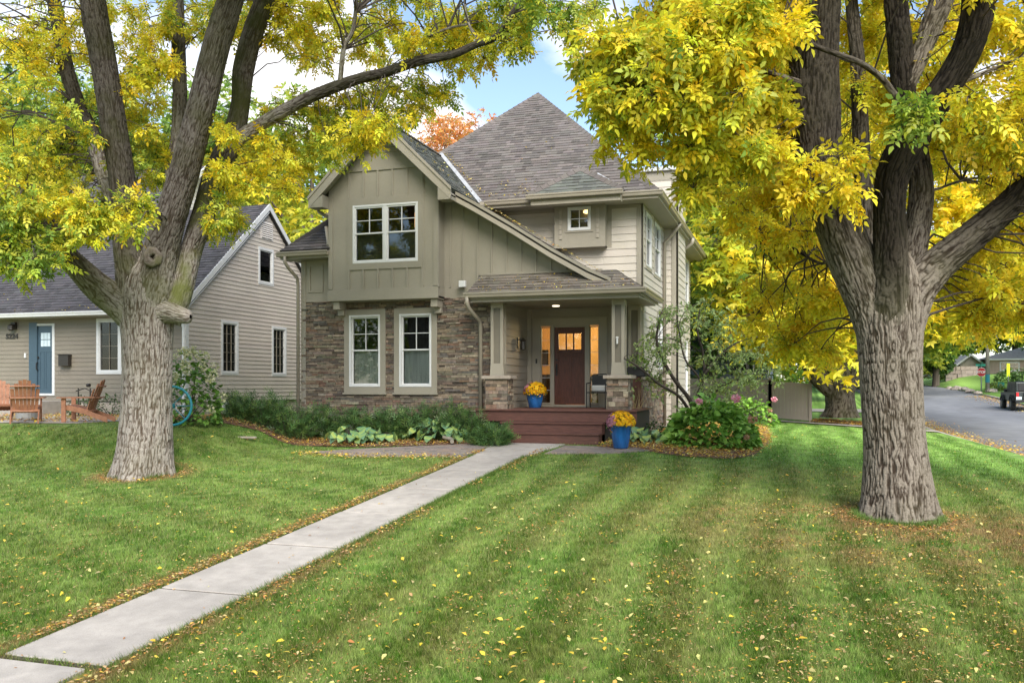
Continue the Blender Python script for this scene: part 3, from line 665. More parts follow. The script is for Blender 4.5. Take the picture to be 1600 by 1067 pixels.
# valley flashings, with leaves caught in them
def strip(name, p0, p1, wd, m, up=.05):
    p0, p1 = Vector(p0), Vector(p1); u = (p1-p0).normalized(); s_ = u.cross(Vector((0, -.7, .7))).normalized(); mb = MB(); o = Vector((0, -up*.7, up*.7))
    mb.add([p0+s_*wd+o, p0-s_*wd+o, p1-s_*wd+o, p1+s_*wd+o, p0+s_*wd+o*.2, p0-s_*wd+o*.2, p1-s_*wd+o*.2, p1+s_*wd+o*.2], [(0, 1, 2, 3), (7, 6, 5, 4), (0, 4, 5, 1), (1, 5, 6, 2), (2, 6, 7, 3), (3, 7, 4, 0)]); return part(mb, name, m)
strip('valley_flashing', (eR+.04, yv(eR)+.02, rz(eR)+.02), (RXc+.05, 23.97, RZ+.02), .05, 'flash', .05)
strip('valley_flashing', (-4.16, 22.05, 6.25), (-4.88, 22.62, 6.78), .035, 'flash', .05)
# ---- side wall on the corner side
sw = [(22.6, -.3), (26.5, -.3), (26.5, 6.02), (22.6, 6.02)]
U1, U2, LW = (23.12, 24.02, 4.44, 5.86), (24.60, 25.70, 4.40, 5.86), (25.2, 26.1, 1.75, 3.3)
siding('side_siding', fR, [(22.6, 1.5), (26.5, 1.5), (26.5, 6.02), (22.6, 6.02)], [U1, U2, LW], H, M['siding'], SIDEC, e=.19, z0=1.5)
siding('side_siding', fR, [(28.6, 0), (33.5, 0), (33.5, 6.02), (28.6, 6.02)], [(30.9, 32.9, 4.2, 5.85), (30.6, 32.6, .9, 2.9)], H, M['siding'], SIDEC, e=.19)
for r in (U1, U2): window(H, fR, *r, cas=.09)
window(H, fR, *LW, cas=.08); window(H, fR, 30.9, 32.9, 4.2, 5.85, mull=True, cas=.08); window(H, fR, 30.6, 32.6, .9, 2.9, mull=True, cas=.08)
stone('wainscot', fR, [(22.3, -.3), (26.42, -.3), (26.42, 1.44), (22.3, 1.44)], [], H, M['stone'], k=1.25, hmax=.11)
mb = MB(); mb.box(XR-.3, XR+.10, 22.22, 26.48, 1.44, 1.52); part(mb, 'stone_cap', 'cap', bevel=.01)
mb = MB(); mb.box(-12.4, XR-.03, YD+.1, 33.4, -.3, 6.0); part(mb, 'rear_body', 'trim') if 0 else None
mb = MB(); mb.box(-12.3, XR, 33.38, 33.5, -.3, 6.0); mb.box(-11.4, -11.3, 22.7, 33.4, 3.4, 6.0); part(mb, 'rear_wall', 'trim')
mb = MB(); mb.tube([(-3.14, 26.0, 6.02), (-3.3, 26.05, 5.8), (-3.63, 26.2, 5.5), (-3.63, 26.22, .1)], .05, 8); part(mb, 'downspout', 'gutter', smooth=True)
mb = MB(); mb.tube([(-3.10, 28.9, 6.04), (-3.12, 28.95, 5.9), (-3.3, 29.0, 5.76), (-3.6, 29.0, 5.6)], .06, 8); part(mb, 'downspout', 'trimlight', smooth=True)
# chimney chase
siding('chimney', front(26.5), [(-4.6, -.2), (-3.30, -.2), (-3.30, 7.72), (-4.6, 7.72)], [], H, M['siding'], SIDEC, e=.19)
siding('chimney', right(-3.30), [(26.5, -.2), (28.5, -.2), (28.5, 7.72), (26.5, 7.72)], [], H, M['siding'], SIDEC, e=.19)
mb = MB(); mb.box(-4.6, -3.42, 26.62, 28.5, 3, 7.70); part(mb, 'chimney_core', 'trim')
mb = MB(); mb.fbox(front(26.5), -3.46, -3.27, -.2, 7.60, -.02, .03); mb.fbox(right(-3.30), 26.47, 26.62, -.2, 7.60, -.02, .032); mb.fbox(front(26.5), -4.62, -3.46, 7.42, 7.72, 0, .028); mb.fbox(right(-3.3), 26.62, 28.5, 7.42, 7.6, 0, .03); part(mb, 'corner_board', 'trim')
mb = MB(); mb.box(-4.72, -3.18, 26.38, 28.6, 7.68, 7.80); part(mb, 'chimney_cap', 'flash', bevel=.02)
# ---- porch
ZF = .725
mb = MB()
for i in range(17): mb.box(-7.40, -3.45, 20.28+i*.14, 20.28+i*.14+.135, ZF-.035, ZF)
mb.box(-7.40, -3.45, 20.255, 20.276, ZF-.045, ZF-.004)
part(mb, 'porch_deck', 'deck', bevel=.004)
mb = MB(); mb.box(-7.40, -3.45, 20.30, 20.33, ZF-.29, ZF-.046); part(mb, 'deck_fascia', 'deck')
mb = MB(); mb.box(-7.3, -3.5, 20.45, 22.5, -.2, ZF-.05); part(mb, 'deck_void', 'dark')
for (y0, y1, zt, zl) in ((19.93, 20.30, .43, .205), (19.58, 19.95, .20, -.02)):
    mb = MB(); mb.box(-6.66, -4.18, y0, y1, zt-.04, zt); part(mb, 'tread', 'deck', bevel=.006)
    mb = MB(); mb.box(-6.64, -4.20, y0+.03, y0+.06, zl-.03 if zl > .1 else -.1, zt-.041); mb.box(-4.22, -4.20, y0+.06, 20.3, -.1, zt-.041); mb.box(-6.64, -6.62, y0+.06, 20.3, -.1, zt-.041); part(mb, 'riser', 'deck')
siding('porch_side_wall', right(-6.77), [(20.75, ZF), (22.6, ZF), (22.6, 3.32), (20.75, 3.32)], [], H, M['siding'], (.27, .24, .20), e=.18)
mb = MB(); mb.fbox(front(22.6), -6.78, -6.66, ZF, 3.32, 0, .045); part(mb, 'corner_board', 'trimlight')
DO = (-6.40, -4.83, .79, 2.86)
siding('porch_wall', fD, [(-6.77, ZF), (-3.7, ZF), (-3.7, 3.6), (-6.77, 3.6)], [(-6.45, -4.80, .7, 2.88)], H, M['siding'], (.27, .24, .20), e=.18)
mb = MB(); mb.fbox(fD, -6.62, -6.40, ZF, 3.06, -.05, .04); mb.fbox(fD, -4.83, -4.61, ZF, 3.06, -.05, .04); mb.fbox(fD, -6.40, -4.83, 2.86, 3.06, -.05, .038); mb.fbox(fD, -6.64, -4.59, 3.06, 3.09, -.05, .06)
mb.fbox(fD, -6.13, -6.03, .79, 2.86, -.08, .03); mb.fbox(fD, -5.20, -5.08, .79, 2.86, -.08, .03); part(mb, 'door_surround', 'trimlight', bevel=.004)
mb = MB(); mb.fbox(fD, -6.5, -4.75, ZF, .79, -.1, .09); part(mb, 'threshold', 'trimlight', bevel=.01)
mb = MB(); mb.fbox(fD, -6.03, -5.20, 2.825, 2.862, -.08, .01); part(mb, 'door_head', 'trimlight')
# door: stiles, rails, panels, three lights
door = None; mb = MB(); d0, d1, dz0, dz1 = -6.03, -5.20, .80, 2.83; fd = (Vector((0, YD+.02, 0)), X_, Z_, -Y_)
lz0, lz1 = 2.24, 2.66
mb.fbox(fd, d0, d0+.11, dz0, dz1, -.04, 0); mb.fbox(fd, d1-.11, d1, dz0, dz1, -.04, 0); mb.fbox(fd, d0+.11, d1-.11, lz1, dz1, -.04, 0); mb.fbox(fd, d0+.11, d1-.11, 2.06, lz0, -.04, 0)
mb.fbox(fd, d0+.11, d1-.11, dz0, dz0+.2, -.04, 0); mb.fbox(fd, -5.665, -5.565, dz0+.2, 2.06, -.04, 0); mb.fbox(fd, d0+.11, d1-.11, dz0+.2, 2.06, -.04, -.018)
for x in (-5.73, -5.53): mb.fbox(fd, x-.018+.015, x+.018+.015, lz0, lz1, -.04, -.002)
mb.fbox(fd, d0+.07, d1-.07, 2.14, 2.185, 0, .02)
door = part(mb, 'door', 'door', bevel=.005)
mb = MB(); mb.fbox(fd, d0+.11, d1-.11, lz0, lz1, -.022, -.016); mb.build('door_glass', M['glass'], door)
mb = MB(); mb.fbox(fd, d0+.035, d0+.085, 1.55, 1.86, .0, .012); mb.tube([(d0+.06, YD-.01, 1.62), (d0+.06, YD-.06, 1.64), (d0+.06, YD-.06, 1.78), (d0+.06, YD-.01, 1.80)], .010, 6); mb.lathe([(.028, 0), (.028, .03)], 12, cen=(d0+.06, YD-.005, 1.97), axis='y'); mb.build('door_handle', M['black'], door)
for (x0, x1) in ((-6.40, -6.13), (-5.08, -4.83)):
    mb = MB(); mb.fbox(fD, x0, x0+.02, .80, 2.85, -.06, .0); mb.fbox(fD, x1-.02, x1, .80, 2.85, -.06, .0); mb.fbox(fD, x0+.02, x1-.02, .80, .84, -.06, 0); mb.fbox(fD, x0+.02, x1-.02, 2.82, 2.85, -.06, 0)
    s_ = mb.build('sidelight', M['trimlight'], H); mb = MB()
    for i in range(1, 6): z = .84+i*.33; mb.fbox(fD, x0+.02, x1-.02, z-.006, z+.006, -.034, -.02)
    mb.build('muntin', M['white'], s_); mb = MB(); mb.fbox(fD, x0+.02, x1-.02, .84, 2.82, -.04, -.036); mb.build('pane', M['glass'], s_)
# the lit hall behind the door
hall = MB(); hall.box(-7.4, -3.9, 25.4, 25.45, .7, 3.3); hall.box(-7.45, -7.4, 22.75, 25.4, .7, 3.3); hall.box(-3.9, -3.85, 22.75, 25.4, .7, 3.3); hall.box(-7.4, -3.9, 22.75, 25.4, 3.2, 3.25)
hall.box(-7.4, -3.9, 22.74, 22.75, 2.95, 3.2); hl = hall.build('hall', M['cream'], H)
mb = MB(); mb.box(-7.4, -3.9, 22.75, 25.4, .70, .74); mb.build('hall_floor', M['wood'], hl)
mb = MB(); mb.box(-7.1, -6.35, 24.6, 25.1, .74, 1.25); mb.box(-7.1, -6.35, 25.0, 25.15, 1.25, 1.62); mb.box(-5.5, -4.5, 24.7, 25.1, .74, 1.60); mb.box(-7.3, -6.95, 25.33, 25.38, 1.9, 2.35); mb.box(-4.75, -4.45, 24.6, 24.8, 1.7, 2.1); mb.build('furniture', M['dark'], hl)
mb = MB(); mb.lathe([(.10, 1.66), (.07, 1.86)], 14, cen=(-4.9, 24.8, 0)); mb.lathe([(.10, 0), (.14, .04), (.10, .16)], 14, cen=(-5.0, 24.0, 2.55)); mb.build('table_lamp', M['lamp'], hl)
pl = bpy.data.lights.new('hall_lamp', 'POINT'); po = bpy.data.objects.new('hall_lamp', pl); COL.objects.link(po); pl.energy = 44; pl.color = (1, .66, .30); pl.shadow_soft_size = .15; po.location = (-5.7, 24.1, 2.7)
# ceiling, beam, roof
mb = MB(); mb.box(-7.42, -3.36, 20.06, 22.6, 3.32, 3.36); part(mb, 'porch_ceiling', 'trimlight')
mb = MB(); mb.box(-7.40, -3.40, 20.20, 20.55, 3.22, 3.318) if 0 else None; mb.box(-7.50, -3.31, 20.02, 20.06, 3.36, 3.50); mb.box(-3.35, -3.31, 20.06, 22.75, 3.36, 3.50); mb.box(-7.50, -7.46, 20.06, 20.75, 3.36, 3.5); mb.box(-7.46, -3.35, 20.06, 20.50, 3.30, 3.318); part(mb, 'porch_fascia', 'trimlight')
shingles('porch_roof', [(-7.53, 20.0, 3.52), (-3.28, 20.0, 3.52), (-4.03, 20.75, 4.04), (-7.42, 20.75, 4.04)], H, M['shingle'], (.15, .13, .105))
shingles('porch_roof', [(-3.28, 20.0, 3.52), (-3.28, 22.8, 3.52), (-4.03, 22.8, 4.04), (-4.03, 20.75, 4.04)], H, M['shingle'], (.15, .13, .105))
mb = MB(); mb.box(-7.40, -4.03, 20.76, 22.58, 3.9, 4.03); mb.box(-7.46, -4.35, 20.70, 20.745, 4.03, 4.07); part(mb, 'roof_flashing', 'trim')
gutter('gutter', (-7.58, 20.0, 3.40), (-3.18, 20.0, 3.40)); gutter('gutter', (-3.29, 20.0, 3.40), (-3.29, 22.85, 3.40), d=X_)
mb = MB(); mb.tube([(-7.50, 19.94, 3.42), (-7.50, 19.94, 3.28), (-7.46, 20.0, 3.14), (-7.40, 20.55, 2.90), (-7.39, 20.62, 2.78), (-7.39, 20.62, .25)], .05, 8); part(mb, 'downspout', 'gutter', smooth=True)
mb = MB(); mb.lathe([(.09, 3.316), (.09, 3.300), (.07, 3.300)], 20, cen=(-5.75, 21.7, 0)); part(mb, 'ceiling_light', 'canlight')
# piers and columns
def pier(x0, x1, y0, y1, z0, z1):
    rootb = MB(); rootb.box(x0+.02, x1-.02, y0+.02, y1-.02, z0, z1); rt = rootb.build('pier', M['dark'], H)
    for fr, a0, a1 in ((front(y0), x0, x1), (right(x1), y0, y1), (left_(x0), -y1, -y0)):
        stone('pier_stone', fr, [(a0, z0), (a1, z0), (a1, z1-.08), (a0, z1-.08)], [], rt, M['stone'], k=1.25, hmax=.12, dmax=.03)
    mb = MB(); mb.box(x0-.09, x1+.09, y0-.09, y1+.09, z1-.08, z1); mb.build('pier_cap', M['cap'], rt, bevel=.012)
pier(-7.16, -6.60, 20.36, 20.72, ZF, 1.53); pier(-4.15, -3.66, 20.36, 20.86, ZF, 1.53)
def column(x0, x1, y0, y1, z0, z1):
    mb = MB(); mb.box(x0+.03, x1-.03, y0+.03, y1-.03, z0, z1); c = mb.build('column', M['panel'], H); mb = MB(); t = .075
    for fr, a0, a1 in ((front(y0+.03), x0, x1), (right(x1-.03), y0+.03, y1-.03), (left_(x0+.03), -(y1-.03), -(y0+.03))):
        mb.fbox(fr, a0, a0+t, z0+.3, z1-.12, 0, .03); mb.fbox(fr, a1-t, a1, z0+.3, z1-.12, 0, .03); mb.fbox(fr, a0, a1, z1-.12, z1, 0, .03)
        mb.prism(fr, [(a0-.02, z0), (a1+.02, z0), (a1, z0+.3), (a0, z0+.3)], 0, .032)
    mb.build('column_trim', M['trimlight'], c, bevel=.003)
column(-7.06, -6.74, 20.42, 20.72, 1.53, 3.30); column(-4.06, -3.76, 20.42, 20.74, 1.53, 3.30); column(-4.0, -3.68, 22.25, 22.57, 1.53, 3.32)
mb = MB(); mb.box(-4.02, -3.66, 22.2, 22.58, ZF-.5, 1.53); part(mb, 'pier', 'deck')
# wall lantern, door bell, outlet cover, security light
mb = MB(); mb.lathe([(.03, 0), (.07, .02), (.06, .22), (.085, .24), (.02, .31)], 8, cen=(-6.62, 21.7, 2.20)); mb.box(-6.76, -6.66, 21.68, 21.72, 2.46, 2.49); mb.box(-6.755, -6.735, 21.64, 21.76, 2.26, 2.52); part(mb, 'wall_lantern', 'iron')
mb = MB(); mb.fbox(fD, -6.53, -6.49, 1.88, 2.0, .04, .06); part(mb, 'door_bell', 'black')
mb = MB(); mb.fbox(right(-6.77), 21.0, 21.1, 1.0, 1.2, .0, .05); mb.fbox(fD, -8.0, -7.98, 3.9, 3.92, 0, .01); part(mb, 'outlet_cover', 'white')
mb = MB(); mb.lathe([(.05, 0), (.05, .03), (.035, .05), (.035, .10)], 12, cen=(-7.86, YS-.10, 3.80), axis='y'); mb.fbox(fS, -7.95, -7.78, 3.74, 3.90, .10, .20); part(mb, 'security_light', 'white', bevel=.015)
# ================================================================== neighbour house on the left
NB = thing('neighbour_house', (-19, 24, .4), 'low beige lap sided house with dark roof and slate blue front door', 'house')
VIN = (.47, .42, .365); VIN_SHADED = (.20, .175, .135)  # second tone: same siding on the front wall, eave shade painted in
NX, NY = -16.15, 20.7; fN, fNR = front(NY), right(NX)
NW = (-19.17, -17.6, 1.66, 3.19); ND = (-21.62, -20.72, 1.0, 3.12)
siding('front_siding', fN, [(-30, .85), (NX, .85), (NX, 3.50), (-30, 3.50)], [NW, ND, (-26.5, -24.5, 1.66, 3.19)], NB, M['siding'], VIN_SHADED, e=.125, lap=.012)
window(NB, fN, *NW, style='fixed', mull=True, grid=(2, 4), cas=.04, casmat=M['white'], lower=None); window(NB, fN, -26.5, -24.5, 1.66, 3.19, style='fixed', mull=True, grid=(2, 4), lower=None)
w1, w2, w3 = (22.31, 23.10, 1.65, 3.20), (24.98, 25.77, 1.64, 3.19), (24.22, 25.01, 4.55, 5.66)
npoly = [(NY, .83), (28.6, .83), (28.6, 3.67), (24.65, 7.0), (NY, 3.67)]
siding('side_siding', fNR, npoly, [w1, w2, w3, (24.32, 24.98, 5.99, 6.54)], NB, M['siding'], VIN, e=.125, lap=.014)
window(NB, fNR, *w1, style='fixed', grid=(3, 5), cas=.04, casmat=M['white'], lower=None); window(NB, fNR, *w2, style='fixed', grid=(3, 5), cas=.04, casmat=M['white'], lower=None); window(NB, fNR, *w3, style='fixed', grid=(1, 1), cas=.04, casmat=M['white'], lower='blindlt')
mb = MB(); mb.fbox(fNR, 24.30, 25.0, 5.97, 6.56, -.02, .02)
for i in range(8): mb.prism(fNR, [(24.36, 6.02+i*.065), (24.94, 6.02+i*.065), (24.94, 6.07+i*.065), (24.36, 6.07+i*.065)], .02, 0, slope=lambda b, z=6.02+i*.065: .05-(b-z)*.5)
part(mb, 'gable_vent', 'grille', NB)
mb = MB(); mb.box(-30, NX-.04, NY+.04, 28.5, -.4, .84); mb.box(-30, -29.9, NY+.1, 28.6, .8, 3.6); mb.box(-30, NX, 28.55, 28.6, .8, 3.6); part(mb, 'foundation', 'slabside', NB)
mb = MB(); fb = right(NX-.04); mb.fbox(fb, 22.36, 23.64, .30, .82, 0, .05); bwn = part(mb, 'basement_window', 'white', NB); mb = MB(); mb.fbox(fb, 22.5, 23.5, .36, .72, .05, .054); mb.build('pane', M['dark'], bwn)
# front door and storm frame
mb = MB(); mb.fbox(fN, ND[0]-.06, ND[0]+.24, ND[2]-.05, ND[3]+.04, -.02, .03); part(mb, 'door_jamb', 'bluedoor', NB)
mb = MB(); mb.fbox(fN, ND[1]-.09, ND[1], ND[2], ND[3], -.03, .035); mb.fbox(fN, ND[0]+.24, ND[1]-.09, ND[3]-.06, ND[3], -.03, .03); mb.fbox(fN, ND[0]+.24, ND[1]-.09, ND[2], ND[2]+.06, -.03, .03); part(mb, 'door_frame', 'white', NB)
x0, x1 = ND[0]+.24, ND[1]-.09; mb = MB(); mb.fbox(fN, x0, x1, ND[2]+.06, ND[3]-.06, -.04, -.01)
for (a, b_, c, d) in ((x0+.09, x0+.24, 1.2, 2.3), (x0+.30, x1-.08, 1.2, 2.3)): mb.fbox(fN, a, a+.015, c, d, -.01, .0); mb.fbox(fN, b_-.015, b_, c, d, -.01, 0); mb.fbox(fN, a+.015, b_-.015, d-.015, d, -.01, 0)
dn = part(mb, 'front_door', 'bluedoor', NB); mb = MB()
for i in range(3):
    for j in range(2): mb.fbox(fN, x0+.12+i*.12, x0+.225+i*.12, 2.45+j*.21, 2.64+j*.21, -.01, -.004)
mb.build('door_glass', M['plate'], dn); mb = MB(); mb.tube([(x0+.02, NY-.01, 1.75), (x0+.02, NY-.07, 1.78), (x0+.02, NY-.07, 1.95), (x0+.02, NY-.01, 1.98)], .015, 6); mb.lathe([(.035, 0), (.035, .03)], 12, cen=(x0+.02, NY-.02, 2.12), axis='y'); mb.build('door_handle', M['black'], dn)
mb = MB(); mb.box(-21.9, -20.4, 19.9, NY, .42, .85); part(mb, 'door_step', 'concrete', NB, bevel=.02)
mb = MB(); mb.lathe([(.03, 0), (.10, .04), (.09, .16), (.04, .2)], 12, cen=(-22.22, NY-.16, 2.92)); mb.box(-22.30, -22.14, NY-.1, NY-.01, 2.98, 3.18); part(mb, 'wall_lamp', 'iron', NB)
mb = MB(); mb.fbox(fN, -20.46, -20.10, 1.86, 2.18, .02, .16); mb.fbox(fN, -20.48, -20.08, 2.18, 2.2, .02, .18); part(mb, 'mailbox', 'iron', NB, bevel=.01)
mb = MB(); mb.fbox(fN, -21.84, -21.78, 2.12, 2.26, .02, .05); part(mb, 'door_bell', 'white', NB)
def text(body, size, loc, rot, m, name, parent=None, ext=.004, bold=False, sx=1):
    c = bpy.data.curves.new(name, 'FONT'); c.body = body; c.size = size; c.extrude = ext; c.align_x = 'CENTER'; c.align_y = 'CENTER'; c.offset = .004*size/.1 if bold else 0
    o = bpy.data.objects.new(name, c); COL.objects.link(o); o.rotation_euler = rot; o.scale = (sx, 1, 1); bpy.context.view_layer.update()
    me = bpy.data.meshes.new_from_object(o); bpy.data.objects.remove(o); me.transform(Matrix.Translation(loc) @ Matrix.Rotation(rot[2], 4, 'Z') @ Matrix.Rotation(rot[0], 4, 'X') @ Matrix.Diagonal((sx, 1, 1, 1)))
    me.materials.clear(); return link(name, me, m, parent)
text('5224', .19, (-22.33, NY-.03, 2.76), (math.pi/2, 0, 0), M['iron'], 'house_number', NB, bold=True, sx=1.25)
# roof: ridge along X
rc = (.062, .058, .062)
sl_ = (7.0-3.67)/(24.65-NY)
shingles('roof', [(-31, NY-.45, 3.67-.45*sl_+.1), (NX+.12, NY-.45, 3.67-.45*sl_+.1), (NX+.12, 24.65, 7.1), (-31, 24.65, 7.1)], NB, M['shingle'], rc, e=.14)
shingles('roof', [(NX+.12, 29.05, 3.67-.45*sl_+.1), (-31, 29.05, 3.67-.45*sl_+.1), (-31, 24.65, 7.1), (NX+.12, 24.65, 7.1)], NB, M['shingle'], rc, e=.5)
mb = MB(); fk = right(NX+.12)
mb.prism(fk, [(NY-.45, 3.19), (24.65, 6.92), (24.65, 7.12), (NY-.45, 3.39)], -.02, .02); mb.prism(fk, [(24.65, 6.92), (29.05, 3.19), (29.05, 3.39), (24.65, 7.12)], -.02, .02)
mb.fbox(fNR, NY-.0, NY+.10, .83, 3.5, 0, .03); mb.fbox(fN, NX-.10, NX+.03, .83, 3.5, 0, .03)
mb.prism(fNR, [(NY-.45, 3.10), (24.65, 6.83), (24.65, 6.86), (NY-.45, 3.13)], 0, .12)
part(mb, 'rake_trim', 'white', NB)
gutter('gutter', (-31, NY-.45, 3.28), (NX+.14, NY-.45, 3.28), parent=NB, m='white'); mb = MB(); mb.box(-31, NX+.1, NY-.43, NY, 3.26, 3.3); part(mb, 'soffit', 'trimlight', NB)
mb = MB(); mb.tube([(NX-.08, NY-.1, 3.3), (NX-.08, NY-.08, 3.1), (NX-.02, NY-.06, 2.9), (NX-.02, NY-.06, .5)], .045, 8); part(mb, 'downspout', 'white', NB)
# second taller white house further left behind
WB = thing('white_house', (-30, 34, .4), 'tall white lap sided house half hidden behind the left tree', 'house')
siding('wall', right(-26.5), [(30, .3), (40, .3), (40, 7.4), (35, 11.4), (30, 7.4)], [], WB, M['siding'], (.62, .60, .60), e=.2)
siding('wall', front(30), [(-36, .3), (-26.5, .3), (-26.5, 7.4), (-36, 7.4)], [(-30, -29, 5.2, 6.8)], WB, M['siding'], (.62, .60, .60), e=.2)
window(WB, front(30), -30, -29, 5.2, 6.8)
shingles('roof', [(-37, 29.4, 7.0), (-26.1, 29.4, 7.0), (-26.1, 35, 11.6), (-37, 35, 11.6)], WB, M['shingle'], rc, e=.3); shingles('roof', [(-26.1, 40.6, 7.0), (-37, 40.6, 7.0), (-37, 35, 11.6), (-26.1, 35, 11.6)], WB, M['shingle'], rc, e=.5)
mb = MB(); fk = right(-26.1); mb.prism(fk, [(29.4, 6.75), (35, 11.35), (35, 11.62), (29.4, 7.02)], -.03, .02); mb.prism(fk, [(35, 11.35), (40.6, 6.75), (40.6, 7.02), (35, 11.62)], -.03, .02); part(mb, 'rake_trim', 'white', WB)
# ================================================================== trees
def frames(D, rnd=None):
    """orthonormal frames: y along D, random roll biased so the normal looks up"""
    D = D/np.linalg.norm(D, axis=1, keepdims=True); up = np.array([0, 0, 1.])+rng.normal(0, .55, D.shape)
    x = np.cross(D, up); x /= np.linalg.norm(x, axis=1, keepdims=True)+1e-9; z = np.cross(x, D)
    return np.stack([x, D, z], 2)
def scatter(name, P, D, S, C, tv, tf, m, parent=None, colrep=None):
    R = frames(D); V = np.einsum('nij,mj->nmi', R, tv)*S[:, None, None]+P[:, None, :]; n, k = len(P), len(tv)
    Fc = (tf[None]+(np.arange(n)*k)[:, None, None]).reshape(-1, tf.shape[1])
    cols = np.repeat(C, len(tf), 0)
    if colrep is not None: cols = np.clip(cols*np.tile(colrep, (n, 1)), 0, 1)
    return link(name, arr_mesh(name, V.reshape(-1, 3), Fc, cols), m, parent)
def leaflet(ax, ay, ang, ln, wd, drop=.12, hexa=True):
    c, s = math.cos(ang), math.sin(ang)
    pr = [(0, 0, 0), (-wd/2, .33*ln, .05*ln), (-wd*.36, .68*ln, 0), (0, ln, -drop*ln), (wd*.36, .68*ln, 0), (wd/2, .33*ln, .05*ln)] if hexa else [(0, 0, 0), (-wd/2, .42*ln, .04*ln), (0, ln, -drop*ln), (wd/2, .42*ln, .04*ln)]
    return [(ax+x*c-y*s*-1*-1, ay+x*s+y*c, z) for x, y, z in pr]
def template(kind):
    vs = []; fs = []
    if kind == 'ash':
        L_ = [(0, .95, 0, .62, .30), (0, .62, .95, .52, .25), (0, .62, -.95, .52, .25), (0, .28, 1.05, .46, .22), (0, .28, -1.05, .46, .22)]
        for ax, ay, an, ln, wd in L_: b = len(vs); vs += leaflet(ax, ay, an, ln, wd, .22); fs.append([b+i for i in range(6)])
    elif kind == 'simple': vs = leaflet(0, 0, 0, 1, .5); fs = [[0, 1, 2, 3, 4, 5]]
    elif kind == 'quad': vs = leaflet(0, 0, 0, 1, .55, hexa=False); fs = [[0, 1, 2, 3]]
    elif kind == 'tri3':
        for an in (0, 1.1, -1.1): b = len(vs); vs += leaflet(0, .1, an, .9, .42, hexa=False); fs.append([b+i for i in range(4)])
    elif kind == 'maple':
        for an, l_ in ((0, 1), (.8, .8), (-.8, .8)): b = len(vs); vs += leaflet(0, 0, an, l_, .5, hexa=False); fs.append([b+i for i in range(4)])
    elif kind == 'needle':
        for i, an in enumerate((.7, -.7, .4, -.4, .8, -.8, .1)): b = len(vs); vs += leaflet(0, i*.13, an, .42, .07, 0, hexa=False); fs.append([b+i_ for i_ in range(4)])
    elif kind == 'broad':      # leaf folded along its midrib, 4 quads
        ys_ = (0, .3, .68, 1.0); ws = (0.02, .36, .30, 0.01); zs = (0, .05, .02, -.16)
        for y, w_, z in zip(ys_, ws, zs): vs += [(-w_, y, z+.10*w_*2), (0, y, z), (w_, y, z+.10*w_*2)]
        for i in range(3): b = i*3; fs += [[b, b+1, b+4, b+3], [b+1, b+2, b+5, b+4]]
    return np.array(vs, float), np.array(fs)
TPL = {k: template(k) for k in ('ash', 'simple', 'quad', 'tri3', 'maple', 'needle', 'broad')}
def palette(n, pal, w, base=None):
    w = np.array(w, float); w = w/w.sum(); i = rng.choice(len(pal), n, p=w); c = np.array(pal)[i]
    if base is not None: c = c*.6+base*.4
    return np.clip(c*(1+rng.normal(0, .14, (n, 1)))*(1+rng.normal(0, .05, (n, 3))), .004, .95)
YEL = [(.95, .74, .03), (.97, .80, .07), (.90, .80, .06), (.96, .63, .03)]
YGR = [(.60, .62, .06), (.48, .55, .06), (.68, .66, .07), (.36, .47, .055)]
GRN = [(.20, .33, .05), (.27, .40, .07), (.15, .25, .04), (.36, .46, .08)]
DGR = [(.06, .12, .03), (.09, .15, .035), (.045, .09, .025)]
def smooth_path(P, step):
    P = np.array(P, float); pts = []
    Q = np.vstack([2*P[0]-P[1], P, 2*P[-1]-P[-2]])
    for i in range(1, len(Q)-2):
        p0, p1, p2, p3 = Q[i-1:i+3]; n = max(2, int(np.linalg.norm(p2[:3]-p1[:3])/step))
        for t in np.linspace(0, 1, n, endpoint=False):
            pts.append(.5*((2*p1)+(-p0+p2)*t+(2*p0-5*p1+4*p2-p3)*t*t+(-p0+3*p1-3*p2+p3)*t**3))
    pts.append(Q[-2]); return np.array(pts)
